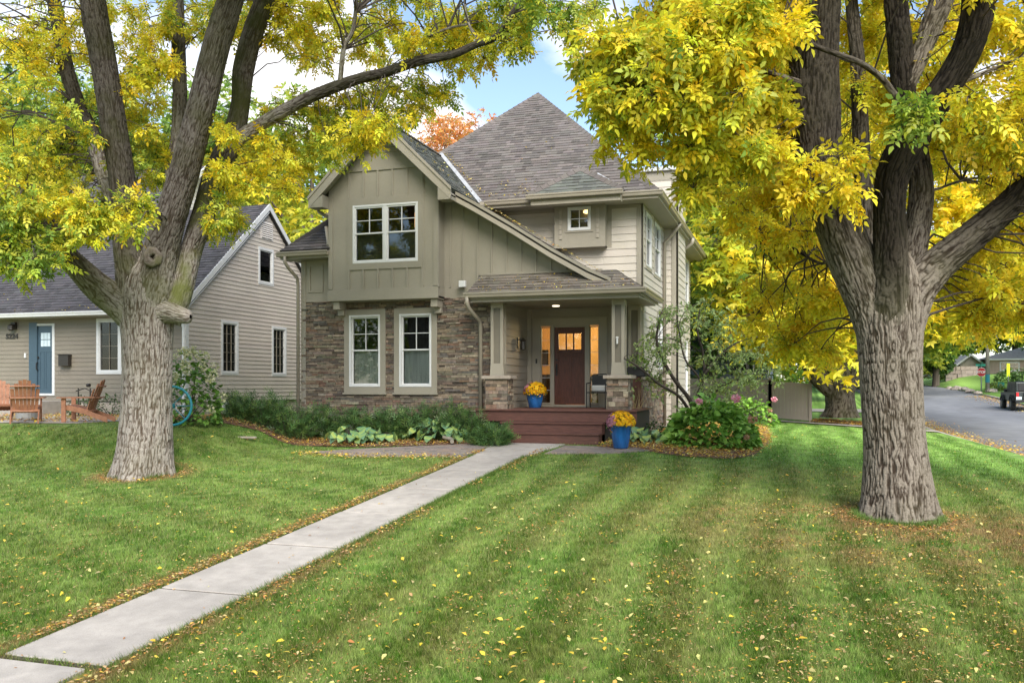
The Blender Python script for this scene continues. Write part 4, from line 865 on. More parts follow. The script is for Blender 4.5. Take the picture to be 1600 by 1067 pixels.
def limb_mesh(P, step=.03, ring=.02, moss=.3, seed=0, flare=None, amp=.016, fs=1.0, dark=0.):
    """P: rows (x,y,z,r); ridged bark displaced along the normal. returns V, F, vertex colours"""
    S = smooth_path(P, step); C = S[:, :3]; R = np.maximum(S[:, 3]*.90, .004); n = max(8, int(2*math.pi*R.max()/ring)); m = len(S)
    T = np.gradient(C, axis=0); T /= np.linalg.norm(T, axis=1, keepdims=True)+1e-9
    up = np.zeros_like(T); u = np.cross(T[0], [0.3, 1, .1]); u /= np.linalg.norm(u)
    for i in range(m): u = u-T[i]*(u@T[i]); u /= np.linalg.norm(u); up[i] = u
    sd_ = np.cross(T, up); A = np.linspace(0, 2*math.pi, n, endpoint=False)+0*seed
    dirs = up[:, None]*np.cos(A)[None, :, None]+sd_[:, None]*np.sin(A)[None, :, None]
    ln = np.concatenate([[0], np.cumsum(np.linalg.norm(np.diff(C, axis=0), axis=1))])
    Rm = np.median(R); X = np.cos(A)[None]*Rm+0*ln[:, None]+seed*3.1; Y = np.sin(A)[None]*Rm+0*ln[:, None]; Zc = ln[:, None]+0*A[None]
    q = .027*fs; wx = fbm(X*8, Y*8, Zc*7, 2)-.5; wz = fbm(X*8+9, Y*8, Zc*7, 2)-.5
    n1 = noise3(X/q+wx*2.4, Y/q+wz*2.4, Zc/(q*5.6)); n2 = noise3(X/q*1.9+5+wx*2, Y/q*1.9, Zc/(q*5))
    h = np.clip(np.abs(n1-.5)*3.6, 0, 1)*.7+np.clip(np.abs(n2-.5)*3.4, 0, 1)*.3; h = sstep(h, .12, .72)*(.55+.45*sstep(np.abs(noise3(X/q*.8+31, Y/q*.8, Zc/(q*1.7)+wx*2)-.5), .0, .10))
    big = fbm(X*2.3, Y*2.3, Zc*.8+seed, 2)-.5
    rr = R[:, None]*(1+.12*big)+(h-.7)*np.minimum(amp, R*.12)[:, None]
    if flare is not None:
        e = np.exp(-Zc/flare[0]); rr = rr*(1+flare[1]*e*(1+.75*np.cos(A*5+seed+.6*np.sin(A))[None]+.45*np.cos(A*3+1)[None]))
    V = C[:, None]+dirs*rr[..., None]; base = (np.arange(m-1)*n)[:, None]; j = np.arange(n)[None]; j2 = (j+1) % n
    Fc = np.stack([base+j, base+j2, base+n+j2, base+n+j], -1).reshape(-1, 4)
    vc = np.stack([h, np.full_like(h, moss), h*0+dark*sstep(Zc+1.2*(fbm(X*7, Y*7, Zc*1.5, 2)-.5), .5, 2.4)], -1).reshape(-1, 3); return V.reshape(-1, 3), Fc, vc  # blue channel: darker limb bark, with upper limb shade painted into the colour
def join_limbs(name, limbs, m, parent):
    V, Fc, C, o = [], [], [], 0
    for a, b, c in limbs: V.append(a); Fc.append(b+o); C.append(c); o += len(a)
    return link(name, arr_mesh(name, np.vstack(V), np.vstack(Fc), smooth=True, vcols=np.vstack(C)), m, parent)
def px_path(rows):  # (px,py,width px,D) -> (x,y,z,r)
    out = []
    for px, py, w_, D in rows: out.append([*at(px, py, D), w_/2*D/F/math.hypot(1, (px-800)/F)])
    return out
def twigs_and_leaves(parent, anchors, clusters, ntw, nlf, size, pals, tkey='ash', reach=.75, twr=.008, branch=True, droop=.35, leafname='crown', lm='leaf', jitter=.16):
    """anchors (k,3) on limbs; clusters: list of (center, radius, (weights yellow, yellowgreen, green, dark))"""
    tw = MB(); P, Dd, S, C = [], [], [], []; A = np.array(anchors)
    for cen, r, wts in clusters:
        cen = np.array(cen); d = np.linalg.norm(A-cen, axis=1)+.6*np.clip(A[:, 2]-cen[2], 0, 9); a = A[int(np.argsort(d)[rng.integers(0, min(5, len(A)))])]
        if branch and np.linalg.norm(a-cen) < 4.5:
            L_ = np.linalg.norm(a-cen); mid = (a+cen)/2+np.array([*rng.normal(0, .10*L_, 2), .22*L_]); r0 = (.005+.0055*L_)*(.8 if tkey == 'tri3' else 1)
            bt = np.linspace(0, 1, 7)[:, None]; bp_ = (1-bt)**2*a+2*bt*(1-bt)*mid+bt**2*cen+rng.normal(0, .018*L_, (7, 3))*np.sin(np.pi*bt); tw.tube([tuple(q) for q in bp_], [r0*(1-.65*float(q)) for q in bt[:, 0]], 5, cap=False)
        npal = sum([[p]*0 for p in pals], []); allp = sum(pals, []); ww = []
        for p_, w_ in zip(pals, wts): ww += [w_/len(p_)]*len(p_)
        for t in range(ntw):
            dv = rng.normal(0, 1, 3); dv[2] *= .7; dv /= np.linalg.norm(dv); L_ = r*rng.uniform(.55, 1.05)
            e = cen+dv*L_+np.array([0, 0, -droop*L_*.6]); midp = cen+dv*L_*.55+np.array([0, 0, .06])
            if rng.random() < .6: tw.tube([cen, midp, e], [twr, twr*.7, twr*.35], 3, cap=False)
            ts = rng.uniform(.25, 1.05, nlf); pts = (1-ts[:, None])**2*cen+2*ts[:, None]*(1-ts[:, None])*midp+ts[:, None]**2*e
            pts = pts+rng.normal(0, jitter*r*.5, pts.shape)
            dl = dv*.7+rng.normal(0, .6, (nlf, 3)); dl[:, 2] -= droop
            P.append(pts); Dd.append(dl); S.append(size*rng.uniform(.5, 1.4, nlf))
            tint = np.array(allp)[rng.choice(len(allp), p=np.array(ww)/sum(ww))]
            C.append(palette(nlf, allp, ww, tint))
    tv, tf = TPL[tkey]
    cr_ = scatter(leafname, np.vstack(P), np.vstack(Dd), np.concatenate(S), np.vstack(C), tv, tf, M[lm], parent)
    if tw.v: tw.build('twigs', M['twig'], parent)
    return cr_
def fill(regs, rad, dens=1.0):
    """regs: (px,py,rx,ry,D,dD,weights,count) -> clusters spread through a real depth"""
    out = []
    for px, py, rx, ry, D, dD, wts, cnt in regs:
        for i in range(int(cnt*dens)):
            while True:
                u, v = rng.uniform(-1, 1, 2)
                if u*u+v*v <= 1: break
            d = D+rng.uniform(-dD, dD); s = d/D; out.append((at(px+u*rx, py+v*ry, d), rad*rng.uniform(.55, 1.3), wts))
    return out
def sample(limbs): return [tuple(p[:3]) for L_ in limbs for p in smooth_path(L_, .35)]
# ---- left tree
DL = 17.0
TL = thing('ash_tree', (-12.0, 14.09, -.45), 'broad pale grey trunked tree with yellow green leaves on the left lawn', 'tree')
bz = at(222, 748, DL)[2]-.15
trunk = [[*at(222, 752, DL), .55], [*at(226, 700, DL), .545], [*at(229, 620, DL), .51], [*at(230, 540, DL), .515], [*at(229, 480, DL), .56], [*at(230, 440, DL), .50], [*at(240, 405, DL), .34], [*at(246, 385, DL), .2]]
LA = px_path([(225, 510, 70, DL), (195, 478, 66, DL-.1), (157, 452, 56, DL-.3), (124, 420, 46, DL-.6), (94, 388, 42, DL-.9), (70, 345, 36, DL-1.1), (37, 300, 30, DL-1.4), (0, 277, 27, DL-1.7), (-60, 250, 22, DL-2), (-140, 200, 14, DL-2.3), (-220, 170, 7, DL-2.5)])
LB = px_path([(226, 540, 50, DL-.05), (218, 470, 76, DL-.05), (207, 415, 62, DL-.1), (199, 375, 52, DL-.2), (191, 281, 47, DL-.4), (176, 187, 47, DL-.6), (161, 94, 47, DL-.8), (148, 20, 47, DL-1), (140, -60, 40, DL-1.2), (120, -180, 28, DL-1.5), (110, -300, 14, DL-1.7)])
LB2 = px_path([(190, 330, 36, DL), (167, 280, 34, DL+.2), (150, 225, 32, DL+.3), (124, 169, 29, DL+.5), (105, 112, 28, DL+.6), (94, 56, 27, DL+.8), (86, 10, 26, DL+.9), (60, -80, 20, DL+1.2), (30, -180, 10, DL+1.5)])
LC = px_path([(234, 540, 40, DL-.1), (238, 470, 72, DL-.1), (250, 400, 64, DL-.15), (264, 350, 56, DL-.3), (285, 281, 53, DL-.5), (300, 225, 51, DL-.7), (319, 150, 50, DL-.9), (337, 75, 47, DL-1.1), (358, 8, 45, DL-1.3), (380, -70, 36, DL-1.6), (400, -180, 22, DL-2), (410, -280, 10, DL-2.3)])
LC2 = px_path([(262, 330, 30, DL+.3), (277, 225, 26, DL+.4), (281, 157, 26, DL+.6), (279, 80, 25, DL+.9), (276, 0, 24, DL+1.2), (270, -100, 16, DL+1.5), (265, -200, 8, DL+1.8)])
LD = px_path([(262, 500, 50, DL), (281, 462, 42, DL), (298, 395, 38, DL+.1), (318, 335, 40, DL+.1), (333, 285, 42, DL+.1), (350, 245, 42, DL+.1), (367, 205, 38, DL+.1), (376, 160, 33, DL), (380, 112, 37, DL-.1), (394, 56, 36, DL-.3), (412, 5, 34, DL-.5), (440, -80, 26, DL-.8), (470, -180, 14, DL-1.1)])
LE = px_path([(350, 235, 30, DL+.1), (380, 212, 26, DL), (412, 192, 23, DL-.1), (450, 170, 22, DL-.3), (494, 148, 20, DL-.5), (556, 125, 18, DL-.8), (600, 114, 17, DL-1.1), (650, 97, 17, DL-1.4), (706, 86, 14, DL-1.8), (744, 70, 12, DL-2), (775, 58, 11, DL-2.2), (800, 22, 9, DL-2.4), (830, -30, 6, DL-2.6)])
LF = px_path([(531, 134, 9, DL-.7), (537, 78, 8, DL-.9), (552, 45, 7, DL-1), (558, -10, 6, DL-1.2)])
LG = px_path([(750, 66, 6, DL-2), (731, 34, 5, DL-1.9), (724, -20, 4, DL-1.8)]); LG2 = px_path([(733, 38, 4, DL-1.9), (700, 45, 4, DL-1.7), (669, 57, 3, DL-1.5)])
LS = px_path([(245, 490, 60, DL-.1), (262, 488, 42, DL-.2), (277, 491, 32, DL-.32), (288, 494, 27, DL-.38), (295, 495, 23, DL-.42), (298, 495, 8, DL-.43)])
AL = [LA, LB, LB2, LC, LC2, LD, LE, LF, LG, LG2]
ls = [limb_mesh(trunk, .018, .012, .12, 1, flare=(.30, .26), amp=.020, fs=.82)]
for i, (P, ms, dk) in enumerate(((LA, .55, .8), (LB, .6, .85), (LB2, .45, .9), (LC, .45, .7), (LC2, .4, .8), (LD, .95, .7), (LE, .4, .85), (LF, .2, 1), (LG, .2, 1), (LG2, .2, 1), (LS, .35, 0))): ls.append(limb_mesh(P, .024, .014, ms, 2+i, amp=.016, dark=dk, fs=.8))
def torus_knot(px, py, D, r, rt):
    c = at(px, py, D); vs = []; k, j = 28, 12; fw = np.array([ -at(px, py, 1.)[0], -at(px, py, 1.)[1], 0]); fw /= np.linalg.norm(fw); sdv = np.cross([0, 0, 1], fw)
    for a in range(k):
        for b in range(j):
            A_, B2 = 2*math.pi*a/k, 2*math.pi*b/j; rr = (r*(1+.07*math.sin(A_+1))+rt*math.cos(B2)*(1+.14*math.sin(3*A_+2)+.12*math.sin(7*A_))); vs.append(c+sdv*math.cos(A_)*rr+np.array([0, 0, 1])*math.sin(A_)*rr*1.15+fw*math.sin(B2)*rt*.8)
    Fc = [[a*j+b, a*j+(b+1) % j, ((a+1) % k)*j+(b+1) % j, ((a+1) % k)*j+b] for a in range(k) for b in range(j)]
    hh = np.tile(.15+.35*np.abs(np.sin(np.arange(j)*2.)), k)*rng.uniform(.6, 1.2, k*j); return np.array(vs), np.array(Fc), np.stack([hh, hh*0+.9, hh*0], -1)
ls.append(torus_knot(238, 402, DL-.50, .10, .07))
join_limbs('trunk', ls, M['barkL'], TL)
Yw, Mw, Gw, Dw = (6, 3, 1, 0), (3, 4, 3, 0), (.6, 3, 6, .5), (0, 1, 6, 2)
regL = [(60, 50, 110, 80, DL+.8, 2.2, Yw, 24), (30, 190, 80, 90, DL, 2.5, Mw, 16), (20, 330, 60, 60, DL-2, 1.2, Gw, 14), (110, 250, 80, 60, DL+.5, 1.5, Mw, 16), (120, 330, 70, 40, DL+1.5, .8, Gw, 8), (330, 270, 50, 50, DL+1, .6, Mw, 5), (45, 395, 60, 45, DL-2.2, .8, Gw, 12), (40, 300, 70, 50, DL-2, 1, Mw, 12), (110, 300, 50, 50, DL+.8, .8, Mw, 10), (340, 330, 30, 30, DL+.8, .5, Mw, 5), (90, 350, 70, 40, DL-2, .8, Yw, 8), (150, 330, 80, 45, DL-1.9, .6, Mw, 9), (185, 335, 60, 22, DL-2, .5, Mw, 5),
        (240, 60, 60, 60, DL+.8, 1.6, Yw, 14), (225, 150, 50, 60, DL+.7, 1.2, Yw, 12), (250, 215, 45, 40, DL+.8, .8, Mw, 8), (225, 260, 50, 30, DL, 1, Mw, 5), (340, 240, 25, 40, DL-.9, .4, Yw, 5), (350, 330, 30, 18, DL-.9, .4, Mw, 3),
        (330, 30, 90, 40, DL+1.3, 1.4, Mw, 12), (440, 40, 80, 60, DL+1, 1.5, Yw, 18), (530, 50, 90, 65, DL+.8, 1.3, Yw, 17), (620, 40, 90, 55, DL+.3, 1.3, Mw, 17), (700, 60, 80, 55, DL-.4, 1.2, Yw, 16), (770, 50, 70, 50, DL-1.2, 1.1, Mw, 14), (830, 10, 60, 30, DL-2, 1, Gw, 8),
        (470, 190, 60, 30, DL+.7, .8, Mw, 10), (550, 185, 70, 30, DL+.4, .7, Mw, 12), (640, 150, 80, 30, DL+.0, .8, Mw, 12), (440, 240, 60, 30, DL+.6, .7, Yw, 9), (510, 225, 50, 30, DL+.2, .7, Mw, 7), (575, 205, 38, 28, DL-1.4, .5, Yw, 9), (420, 280, 40, 30, DL-.2, .8, Yw, 5),
        (-120, 150, 120, 160, DL-.5, 3, Mw, 30), (200, -140, 300, 110, DL, 3.2, Mw, 75), (560, -120, 240, 100, DL-1, 2.6, Mw, 55), (160, 210, 35, 50, DL+1, .6, Gw, 5), (905, 35, 50, 40, DL-1, .8, Mw, 6)]
cl = fill(regL, .33)
# crown rounding out towards the street and towards the house
for i in range(40):
    a = rng.uniform(0, 2*math.pi); rr = rng.uniform(1.5, 6.5); z = rng.uniform(8.3, 13)
    cl.append((np.array([-12+rr*math.cos(a), 14+rr*math.sin(a), z]), .6, Mw))
twigs_and_leaves(TL, sample(AL), cl, 10, 9, .128, [YEL, YGR, GRN, DGR])
# ---- right tree
DR = 12.6
TR = thing('yellow_ash_tree', (1.38, 13.5, -.6), 'big dark brown trunked tree with golden yellow leaves on the right lawn', 'tree')
trunk = [[*at(1401, 806, DR), .52], [*at(1401, 770, DR), .51], [*at(1398, 700, DR), .45], [*at(1394, 637, DR), .44], [*at(1390, 560, DR), .455], [*at(1388, 490, DR), .50], [*at(1388, 450, DR), .49], [*at(1390, 410, DR), .36], [*at(1392, 385, DR), .2]]
R1 = px_path([(1372, 530, 70, DR), (1356, 470, 80, DR), (1332, 410, 84, DR-.1), (1308, 350, 80, DR-.1), (1290, 290, 78, DR-.1), (1277, 230, 84, DR-.1), (1272, 169, 92, DR-.1), (1271, 110, 88, DR-.1), (1273, 50, 86, DR-.2), (1275, -20, 84, DR-.3), (1260, -120, 64, DR-.5), (1240, -240, 40, DR-.8), (1230, -360, 18, DR-1)])
R2 = px_path([(1366, 430, 40, DR+.4), (1356, 350, 34, DR+.6), (1347, 253, 32, DR+.8), (1342, 150, 28, DR+1), (1339, 84, 26, DR+1.1), (1330, 0, 22, DR+1.3), (1320, -100, 16, DR+1.5), (1310, -220, 8, DR+1.8)])
R3 = px_path([(1393, 620, 20, DR-.05), (1392, 540, 60, DR-.12), (1391, 490, 76, DR-.17), (1391, 430, 68, DR-.29), (1391, 380, 60, DR-.45), (1390, 320, 57, DR-.58), (1396, 270, 60, DR-.7), (1420, 222, 66, DR-.8), (1455, 170, 60, DR-.9), (1485, 125, 54, DR-1), (1510, 80, 54, DR-1.1), (1526, 30, 58, DR-1.2), (1532, -30, 58, DR-1.3), (1545, -130, 44, DR-1.6), (1560, -250, 28, DR-1.9), (1570, -360, 12, DR-2.1)])
R4 = px_path([(1405, 480, 56, DR+.2), (1420, 420, 54, DR+.35), (1433, 360, 48, DR+.4), (1440, 290, 44, DR+.5), (1428, 220, 42, DR+.6), (1414, 165, 42, DR+.7), (1409, 105, 44, DR+.8), (1402, 30, 42, DR+.9), (1396, -40, 38, DR+1), (1385, -150, 26, DR+1.2), (1370, -270, 12, DR+1.4)])
R4b = px_path([(1414, 140, 32, DR+.7), (1436, 90, 36, DR+.8), (1456, 40, 42, DR+.9), (1475, -10, 44, DR+1), (1500, -100, 32, DR+1.3), (1520, -200, 16, DR+1.6)])
R5 = px_path([(1410, 520, 70, DR), (1432, 455, 70, DR-.05), (1465, 415, 64, DR-.1), (1500, 385, 60, DR-.2), (1540, 352, 56, DR-.3), (1575, 322, 54, DR-.4), (1610, 285, 50, DR-.5), (1680, 220, 42, DR-.7), (1760, 120, 32, DR-.9), (1820, 0, 20, DR-1.2), (1850, -120, 9, DR-1.4)])
R6 = px_path([(1420, 190, 14, DR-.7), (1408, 165, 14, DR-.9), (1381, 127, 12, DR-1.1), (1348, 101, 11, DR-1.3), (1305, 84, 10, DR-1.5), (1246, 63, 9, DR-1.7), (1190, 45, 7, DR-1.9), (1120, 60, 5, DR-2), (1060, 90, 3, DR-2.1)])
R7 = px_path([(1300, 330, 9, DR+.3), (1290, 410, 6, DR+1), (1230, 385, 5, DR+1.6), (1180, 380, 4, DR+2.2)])
R8 = px_path([(1256, 200, 12, DR), (1210, 180, 9, DR+.4), (1150, 200, 7, DR+.8), (1090, 190, 5, DR+1.2), (1000, 210, 3, DR+1.4)]); R9 = px_path([(1250, 130, 12, DR-.3), (1180, 110, 9, DR-.6), (1090, 120, 6, DR-1), (1000, 140, 4, DR-1.4), (930, 130, 2, DR-1.6)])
R10 = px_path([(1500, 130, 10, DR-1), (1560, 105, 8, DR-.9), (1620, 80, 6, DR-.8)]); R11 = px_path([(1450, 300, 5, DR+.4), (1530, 278, 5, DR+.8), (1620, 290, 4, DR+1.2)])
AR = [R1, R2, R3, R4, R4b, R5, R6, R7, R8, R9, R10, R11]
ls = [limb_mesh(trunk, .015, .010, .12, 21, flare=(.22, .17), amp=.022, fs=.88)]
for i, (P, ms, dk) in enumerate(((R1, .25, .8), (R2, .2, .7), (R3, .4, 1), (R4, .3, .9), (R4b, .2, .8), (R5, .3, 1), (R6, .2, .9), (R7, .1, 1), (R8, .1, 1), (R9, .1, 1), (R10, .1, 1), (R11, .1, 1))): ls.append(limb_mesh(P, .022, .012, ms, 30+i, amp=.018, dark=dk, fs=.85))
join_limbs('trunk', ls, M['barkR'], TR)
Y2, Y3 = (9, 3, .4, 0), (5, 6, 1, 0)
regR = [(1090, 30, 120, 60, DR-1, 1.5, Y3, 30), (1000, 90, 80, 60, DR-1.2, 1.2, Y3, 18), (1100, 140, 110, 70, DR-.8, 1.5, Y3, 36), (1180, 60, 60, 90, DR-1, 1.3, Y2, 18), (960, 150, 50, 35, DR-1.4, .8, Y3, 7), (1030, 200, 85, 40, DR-.9, 1, Y2, 15), (1135, 235, 75, 40, DR-.5, 1.2, Y3, 18), (940, 120, 40, 60, DR-1.4, .7, Mw, 5), (970, 45, 40, 35, DR-1.2, .7, Y3, 5),
        (1085, 285, 35, 22, DR-.4, .8, Y3, 4), (1180, 200, 45, 70, DR+.3, 1.2, Y2, 12), (1200, 330, 60, 45, DR+1.5, 1.5, Y2, 14), (1240, 300, 40, 80, DR+1.6, 1, Y2, 10), (1220, 110, 30, 60, DR+1.2, .8, Y2, 6),
        (1290, 285, 38, 60, DR-1.0, .12, Y2, 4), (1262, 300, 18, 40, DR-.9, .1, Y2, 2), (1440, 185, 28, 14, DR-1.6, .1, (0, 1, 3, 0), 2), (1500, 125, 8, 8, DR-1.7, .1, (0, 1, 3, 0), 0),
        (1370, 80, 60, 90, DR+2, 1.2, Y2, 20), (1480, 60, 60, 70, DR+2, 1, Y2, 12), (1400, 230, 110, 60, DR+2.4, 1, Y2, 16), (1560, 180, 70, 70, DR-.6, 1.0, (7, 2, 1.5, 0), 12), (1580, 60, 60, 60, DR-.4, 1, Y2, 9), (1560, 240, 60, 40, DR+1.5, 1, Y2, 10), (1540, 420, 80, 50, DR+1.2, 1.4, Y2, 18), (1540, 480, 80, 25, DR+1.4, 1, Y2, 10), (1590, 330, 40, 50, DR+1, 1, Y2, 8),
        (1280, 430, 70, 60, DR+2.6, 1.2, Y2, 12), (1220, 480, 70, 45, DR+3, 1.2, Y2, 12), (1270, 530, 55, 30, DR+2.8, .8, Y2, 7),
        (1200, -90, 260, 90, DR, 2.6, Y3, 40), (1500, -100, 240, 90, DR, 2.6, Y2, 32), (1720, 150, 110, 200, DR, 2.2, Y2, 40), (1720, 440, 90, 80, DR+.8, 1.5, Y2, 14)]
cl = fill(regR, .28)
for i in range(30):
    a = rng.uniform(0, 2*math.pi); rr = rng.uniform(1.5, 6); z = rng.uniform(7.5, 11); cl.append((np.array([1.4+rr*math.cos(a), 13.5+rr*math.sin(a), z]), .6, Y3))
twigs_and_leaves(TR, sample(AR), cl, 9, 9, .155, [YEL, YGR, GRN, DGR], reach=.6)
# ---- trees farther off
def far_tree(name, label, X, Y, h, cr_, wts, nlobe=16, per=650, size=.22, trunk_r=.3, z0=None, cz=.62, squash=.8, tk='tri3', bare=.25, cat='tree', group=None, lobe=.42):
    z0 = g(X, Y)-.1 if z0 is None else z0; t = thing(name, (X, Y, z0), label, cat, group); tr = MB(); cen = np.array([X, Y, z0+h*cz]); mb = MB()
    lean = rng.normal(0, .03, 2)*h; mb.tube([(X, Y, z0-.2), (X, Y, z0+.4), (X+lean[0]*.5, Y+lean[1]*.5, z0+h*.35), (X+lean[0], Y+lean[1], z0+h*.8)], [trunk_r*1.35, trunk_r, trunk_r*.75, trunk_r*.2], 12, cap=False)
    P, Dd, S, C = [], [], [], []; pals = [YEL, YGR, GRN, DGR]; allp = sum(pals, []); ww = np.array(sum([[w_/len(p_)]*len(p_) for p_, w_ in zip(pals, wts)], [])); ww = ww/ww.sum()
    for k in range(nlobe):
        dv = rng.normal(0, 1, 3); dv /= np.linalg.norm(dv); q = cen+dv*np.array([cr_, cr_, h*(1-cz)*squash])*rng.uniform(.45, .95); lr = cr_*lobe*rng.uniform(.7, 1.2)
        mb.tube([(X+lean[0]*.4, Y+lean[1]*.4, z0+h*rng.uniform(.28, .5)), tuple((q+np.array([X, Y, z0+h*.45]))/2+np.array([0, 0, .03*h])), tuple(q)], [trunk_r*.4, trunk_r*.25, trunk_r*.08], 6, cap=False)
        n = per; d = rng.normal(0, 1, (n, 3)); d /= np.linalg.norm(d, axis=1, keepdims=True); rr = lr*rng.uniform(.35, 1.08, (n, 1))**.6
        cl_ = fbm(d[:, 0]*2.2+k, d[:, 1]*2.2, d[:, 2]*2.2+k*3, 2) > (.40+bare*.25); d, rr = d[cl_], rr[cl_]; n = len(d)
        P.append(q+d*rr*np.array([1, 1, .8])); dl = d*.6+rng.normal(0, .5, (n, 3)); dl[:, 2] -= .35; Dd.append(dl); S.append(size*rng.uniform(.6, 1.3, n))
        C.append(palette(n, allp, ww, np.array(allp)[rng.choice(len(allp), p=ww)]))
    mb.build('trunk', M['bark'], t, smooth=True)
    tv, tf = TPL[tk]; scatter('crown', np.vstack(P), np.vstack(Dd), np.concatenate(S), np.vstack(C), tv, tf, M['leaf'], t); return t
def onx(px, D): p = at(px, 603, D); return float(p[0]), float(p[1])
x, y = onx(1312, 38.5)
T3 = thing('old_spreading_tree', (x, y, g(x, y)), 'thick dark trunked yellow tree beyond the tan fence behind the right tree', 'tree')
DB = 38.5; B0 = px_path([(1314, 652, 66, DB), (1314, 638, 54, DB), (1312, 615, 52, DB), (1312, 590, 60, DB), (1312, 570, 50, DB), (1312, 550, 20, DB)])
bl = [px_path([(1300, 610, 34, DB), (1275, 585, 34, DB-.3), (1262, 560, 26, DB-.8), (1256, 510, 22, DB-1), (1250, 440, 18, DB-1.2), (1230, 360, 10, DB-1.4)]), px_path([(1318, 610, 40, DB), (1330, 570, 36, DB-.3), (1345, 520, 30, DB-.3), (1370, 420, 20, DB), (1390, 320, 10, DB)]), px_path([(1325, 600, 34, DB), (1370, 530, 18, DB), (1480, 450, 9, DB-1), (1600, 400, 8, DB-2)])]
join_limbs('trunk', [limb_mesh(B0, .06, .05, .4, 61, flare=(.3, .1), amp=.03)]+[limb_mesh(b, .08, .05, .3, 62+i) for i, b in enumerate(bl)], M['barkR'], T3)
rg = [(1300, 440, 60, 70, DB-5, 2, Y2, 26), (1120, 380, 50, 60, DB-3, 3, Gw, 8), (1160, 420, 70, 80, DB-2, 4, Y3, 22), (1215, 485, 75, 38, DB-4, 3, Y2, 22), (1260, 400, 90, 100, DB-1, 5, Y2, 30), (1266, 528, 48, 26, DB-5, 2, Y2, 12), (1160, 320, 80, 70, DB, 4, Y3, 18), (1500, 380, 110, 80, DB, 5, Y2, 28), (1500, 470, 110, 35, DB-3, 4, Y2, 22), (1350, 250, 200, 100, DB, 5, Y2, 45), (1600, 300, 100, 150, DB, 5, Y2, 25), (1300, 100, 300, 80, DB, 5, Y3, 40)]
twigs_and_leaves(T3, sample(bl), fill(rg, 1.7), 11, 16, .27, [YEL, YGR, GRN, DGR], tkey='tri3', twr=.015)
x, y = onx(712, 46); far_tree('orange_maple', 'orange and pink autumn tree rising behind the roof valley', x, y, 16.4, 2.7, (1, 0, 0, 0), 14, 420, .2, cz=.80, bare=.45)
def recolour(t, pal, share=.8):
    for c in t.children:
        if c.name.startswith('crown'):
            a = c.data.attributes['col']; n = len(a.data); k = np.array(pal)[rng.integers(0, len(pal), n)]*(1+rng.normal(0, .12, (n, 1))); a.data.foreach_set('color', np.c_[np.clip(k, 0, 1), np.ones(n)].astype(np.float32).ravel())
for o in list(bpy.data.objects):
    if o.name.startswith('orange_maple'): recolour(o, [(.80, .32, .09), (.78, .40, .14), (.68, .27, .08), (.62, .45, .12), (.80, .44, .22)])
B = [  # px, D, height, crown radius, weights, label
 (1115, 52, 17, 5.5, (0, .6, 5, 5), 'dark green tree beside the chimney behind the yellow leaves'), (1175, 60, 15, 6, (.3, 3, 5, 2), 'light green tree rising over the tan fence'),
 (1235, 66, 11, 5, (0, .3, 3, 7), 'dark evergreen mass behind the grey blue house'), (1060, 62, 20, 6, (.2, 2, 5, 2), 'mid green tree showing beside the chimney top'),
 (480, 44, 15, 5.5, (.8, 5, 4, .5), 'pale yellow green tree between the two houses'), (400, 52, 16, 6, (.8, 5, 4, .5), 'loose pale green tree over the neighbour gable'), (310, 56, 20, 6.5, (.2, 2, 6, 2), 'green tree behind the neighbour roof ridge'),
 (200, 50, 17, 6, (.2, 2, 6, 3), 'leafy green tree behind the left trunk'), (90, 54, 21, 7, (.3, 2, 6, 3), 'tall green tree behind the white house'), (-30, 50, 20, 7, (.3, 2, 6, 3), 'tall green tree at the left edge behind the white house'),
 (1462, 96, 13, 3.6, (0, .5, 5, 5), 'dark green tree left of the stop sign across the street'), (1425, 105, 14, 7, (.5, 3, 4, 2), 'green tree at the far end of the street'), (1585, 126, 22, 8, (0, 1, 6, 3), 'large green tree behind the brick house'), (1495, 128, 17, 7, (.2, 2, 5, 3), 'green tree behind the far garage'),
 (1668, 70, 9, 3.2, (0, 2, 6, 1), 'light green tree beside the parked car'), (1350, 90, 15, 8, (.4, 3, 4, 2), 'green tree down the street behind the old tree'), (1280, 95, 12, 8, (.2, 2, 4, 4), 'green tree beyond the back lawns'), (1700, 100, 18, 9, (.3, 2, 6, 3), 'green tree right of the brick house'), (1400, 75, 13, 5, (1, 4, 4, 1), 'yellow green tree beyond the street bend')]
for px, D, h, r, wts, lab in B:
    x, y = onx(px, D); far_tree('broadleaf_tree', lab, x, y, h, r, wts, nlobe=20, per=int(900), size=.0062*D, trunk_r=.25+.01*h, cz=.56, squash=1.0, lobe=.46, bare=.1, group='background trees')
# trees across the road behind the camera: seen in the window glass
for i, (x, y) in enumerate(((-22, -22), (-13, -26), (-4, -23), (5, -27), (14, -24), (-31, -27))):
    far_tree('broadleaf_tree', ['second from the west', 'third from the west', 'middle one opposite the front walk', 'one opposite the right tree', 'last one near the side street', 'first one at the west end'][i]+' of the green street trees across the road', x, y, 15, 6, (.5, 3, 5, 2), nlobe=16, per=320, size=.5, trunk_r=.4, z0=-3.0, cz=.55, lobe=.5, group='street trees reflected in the windows')
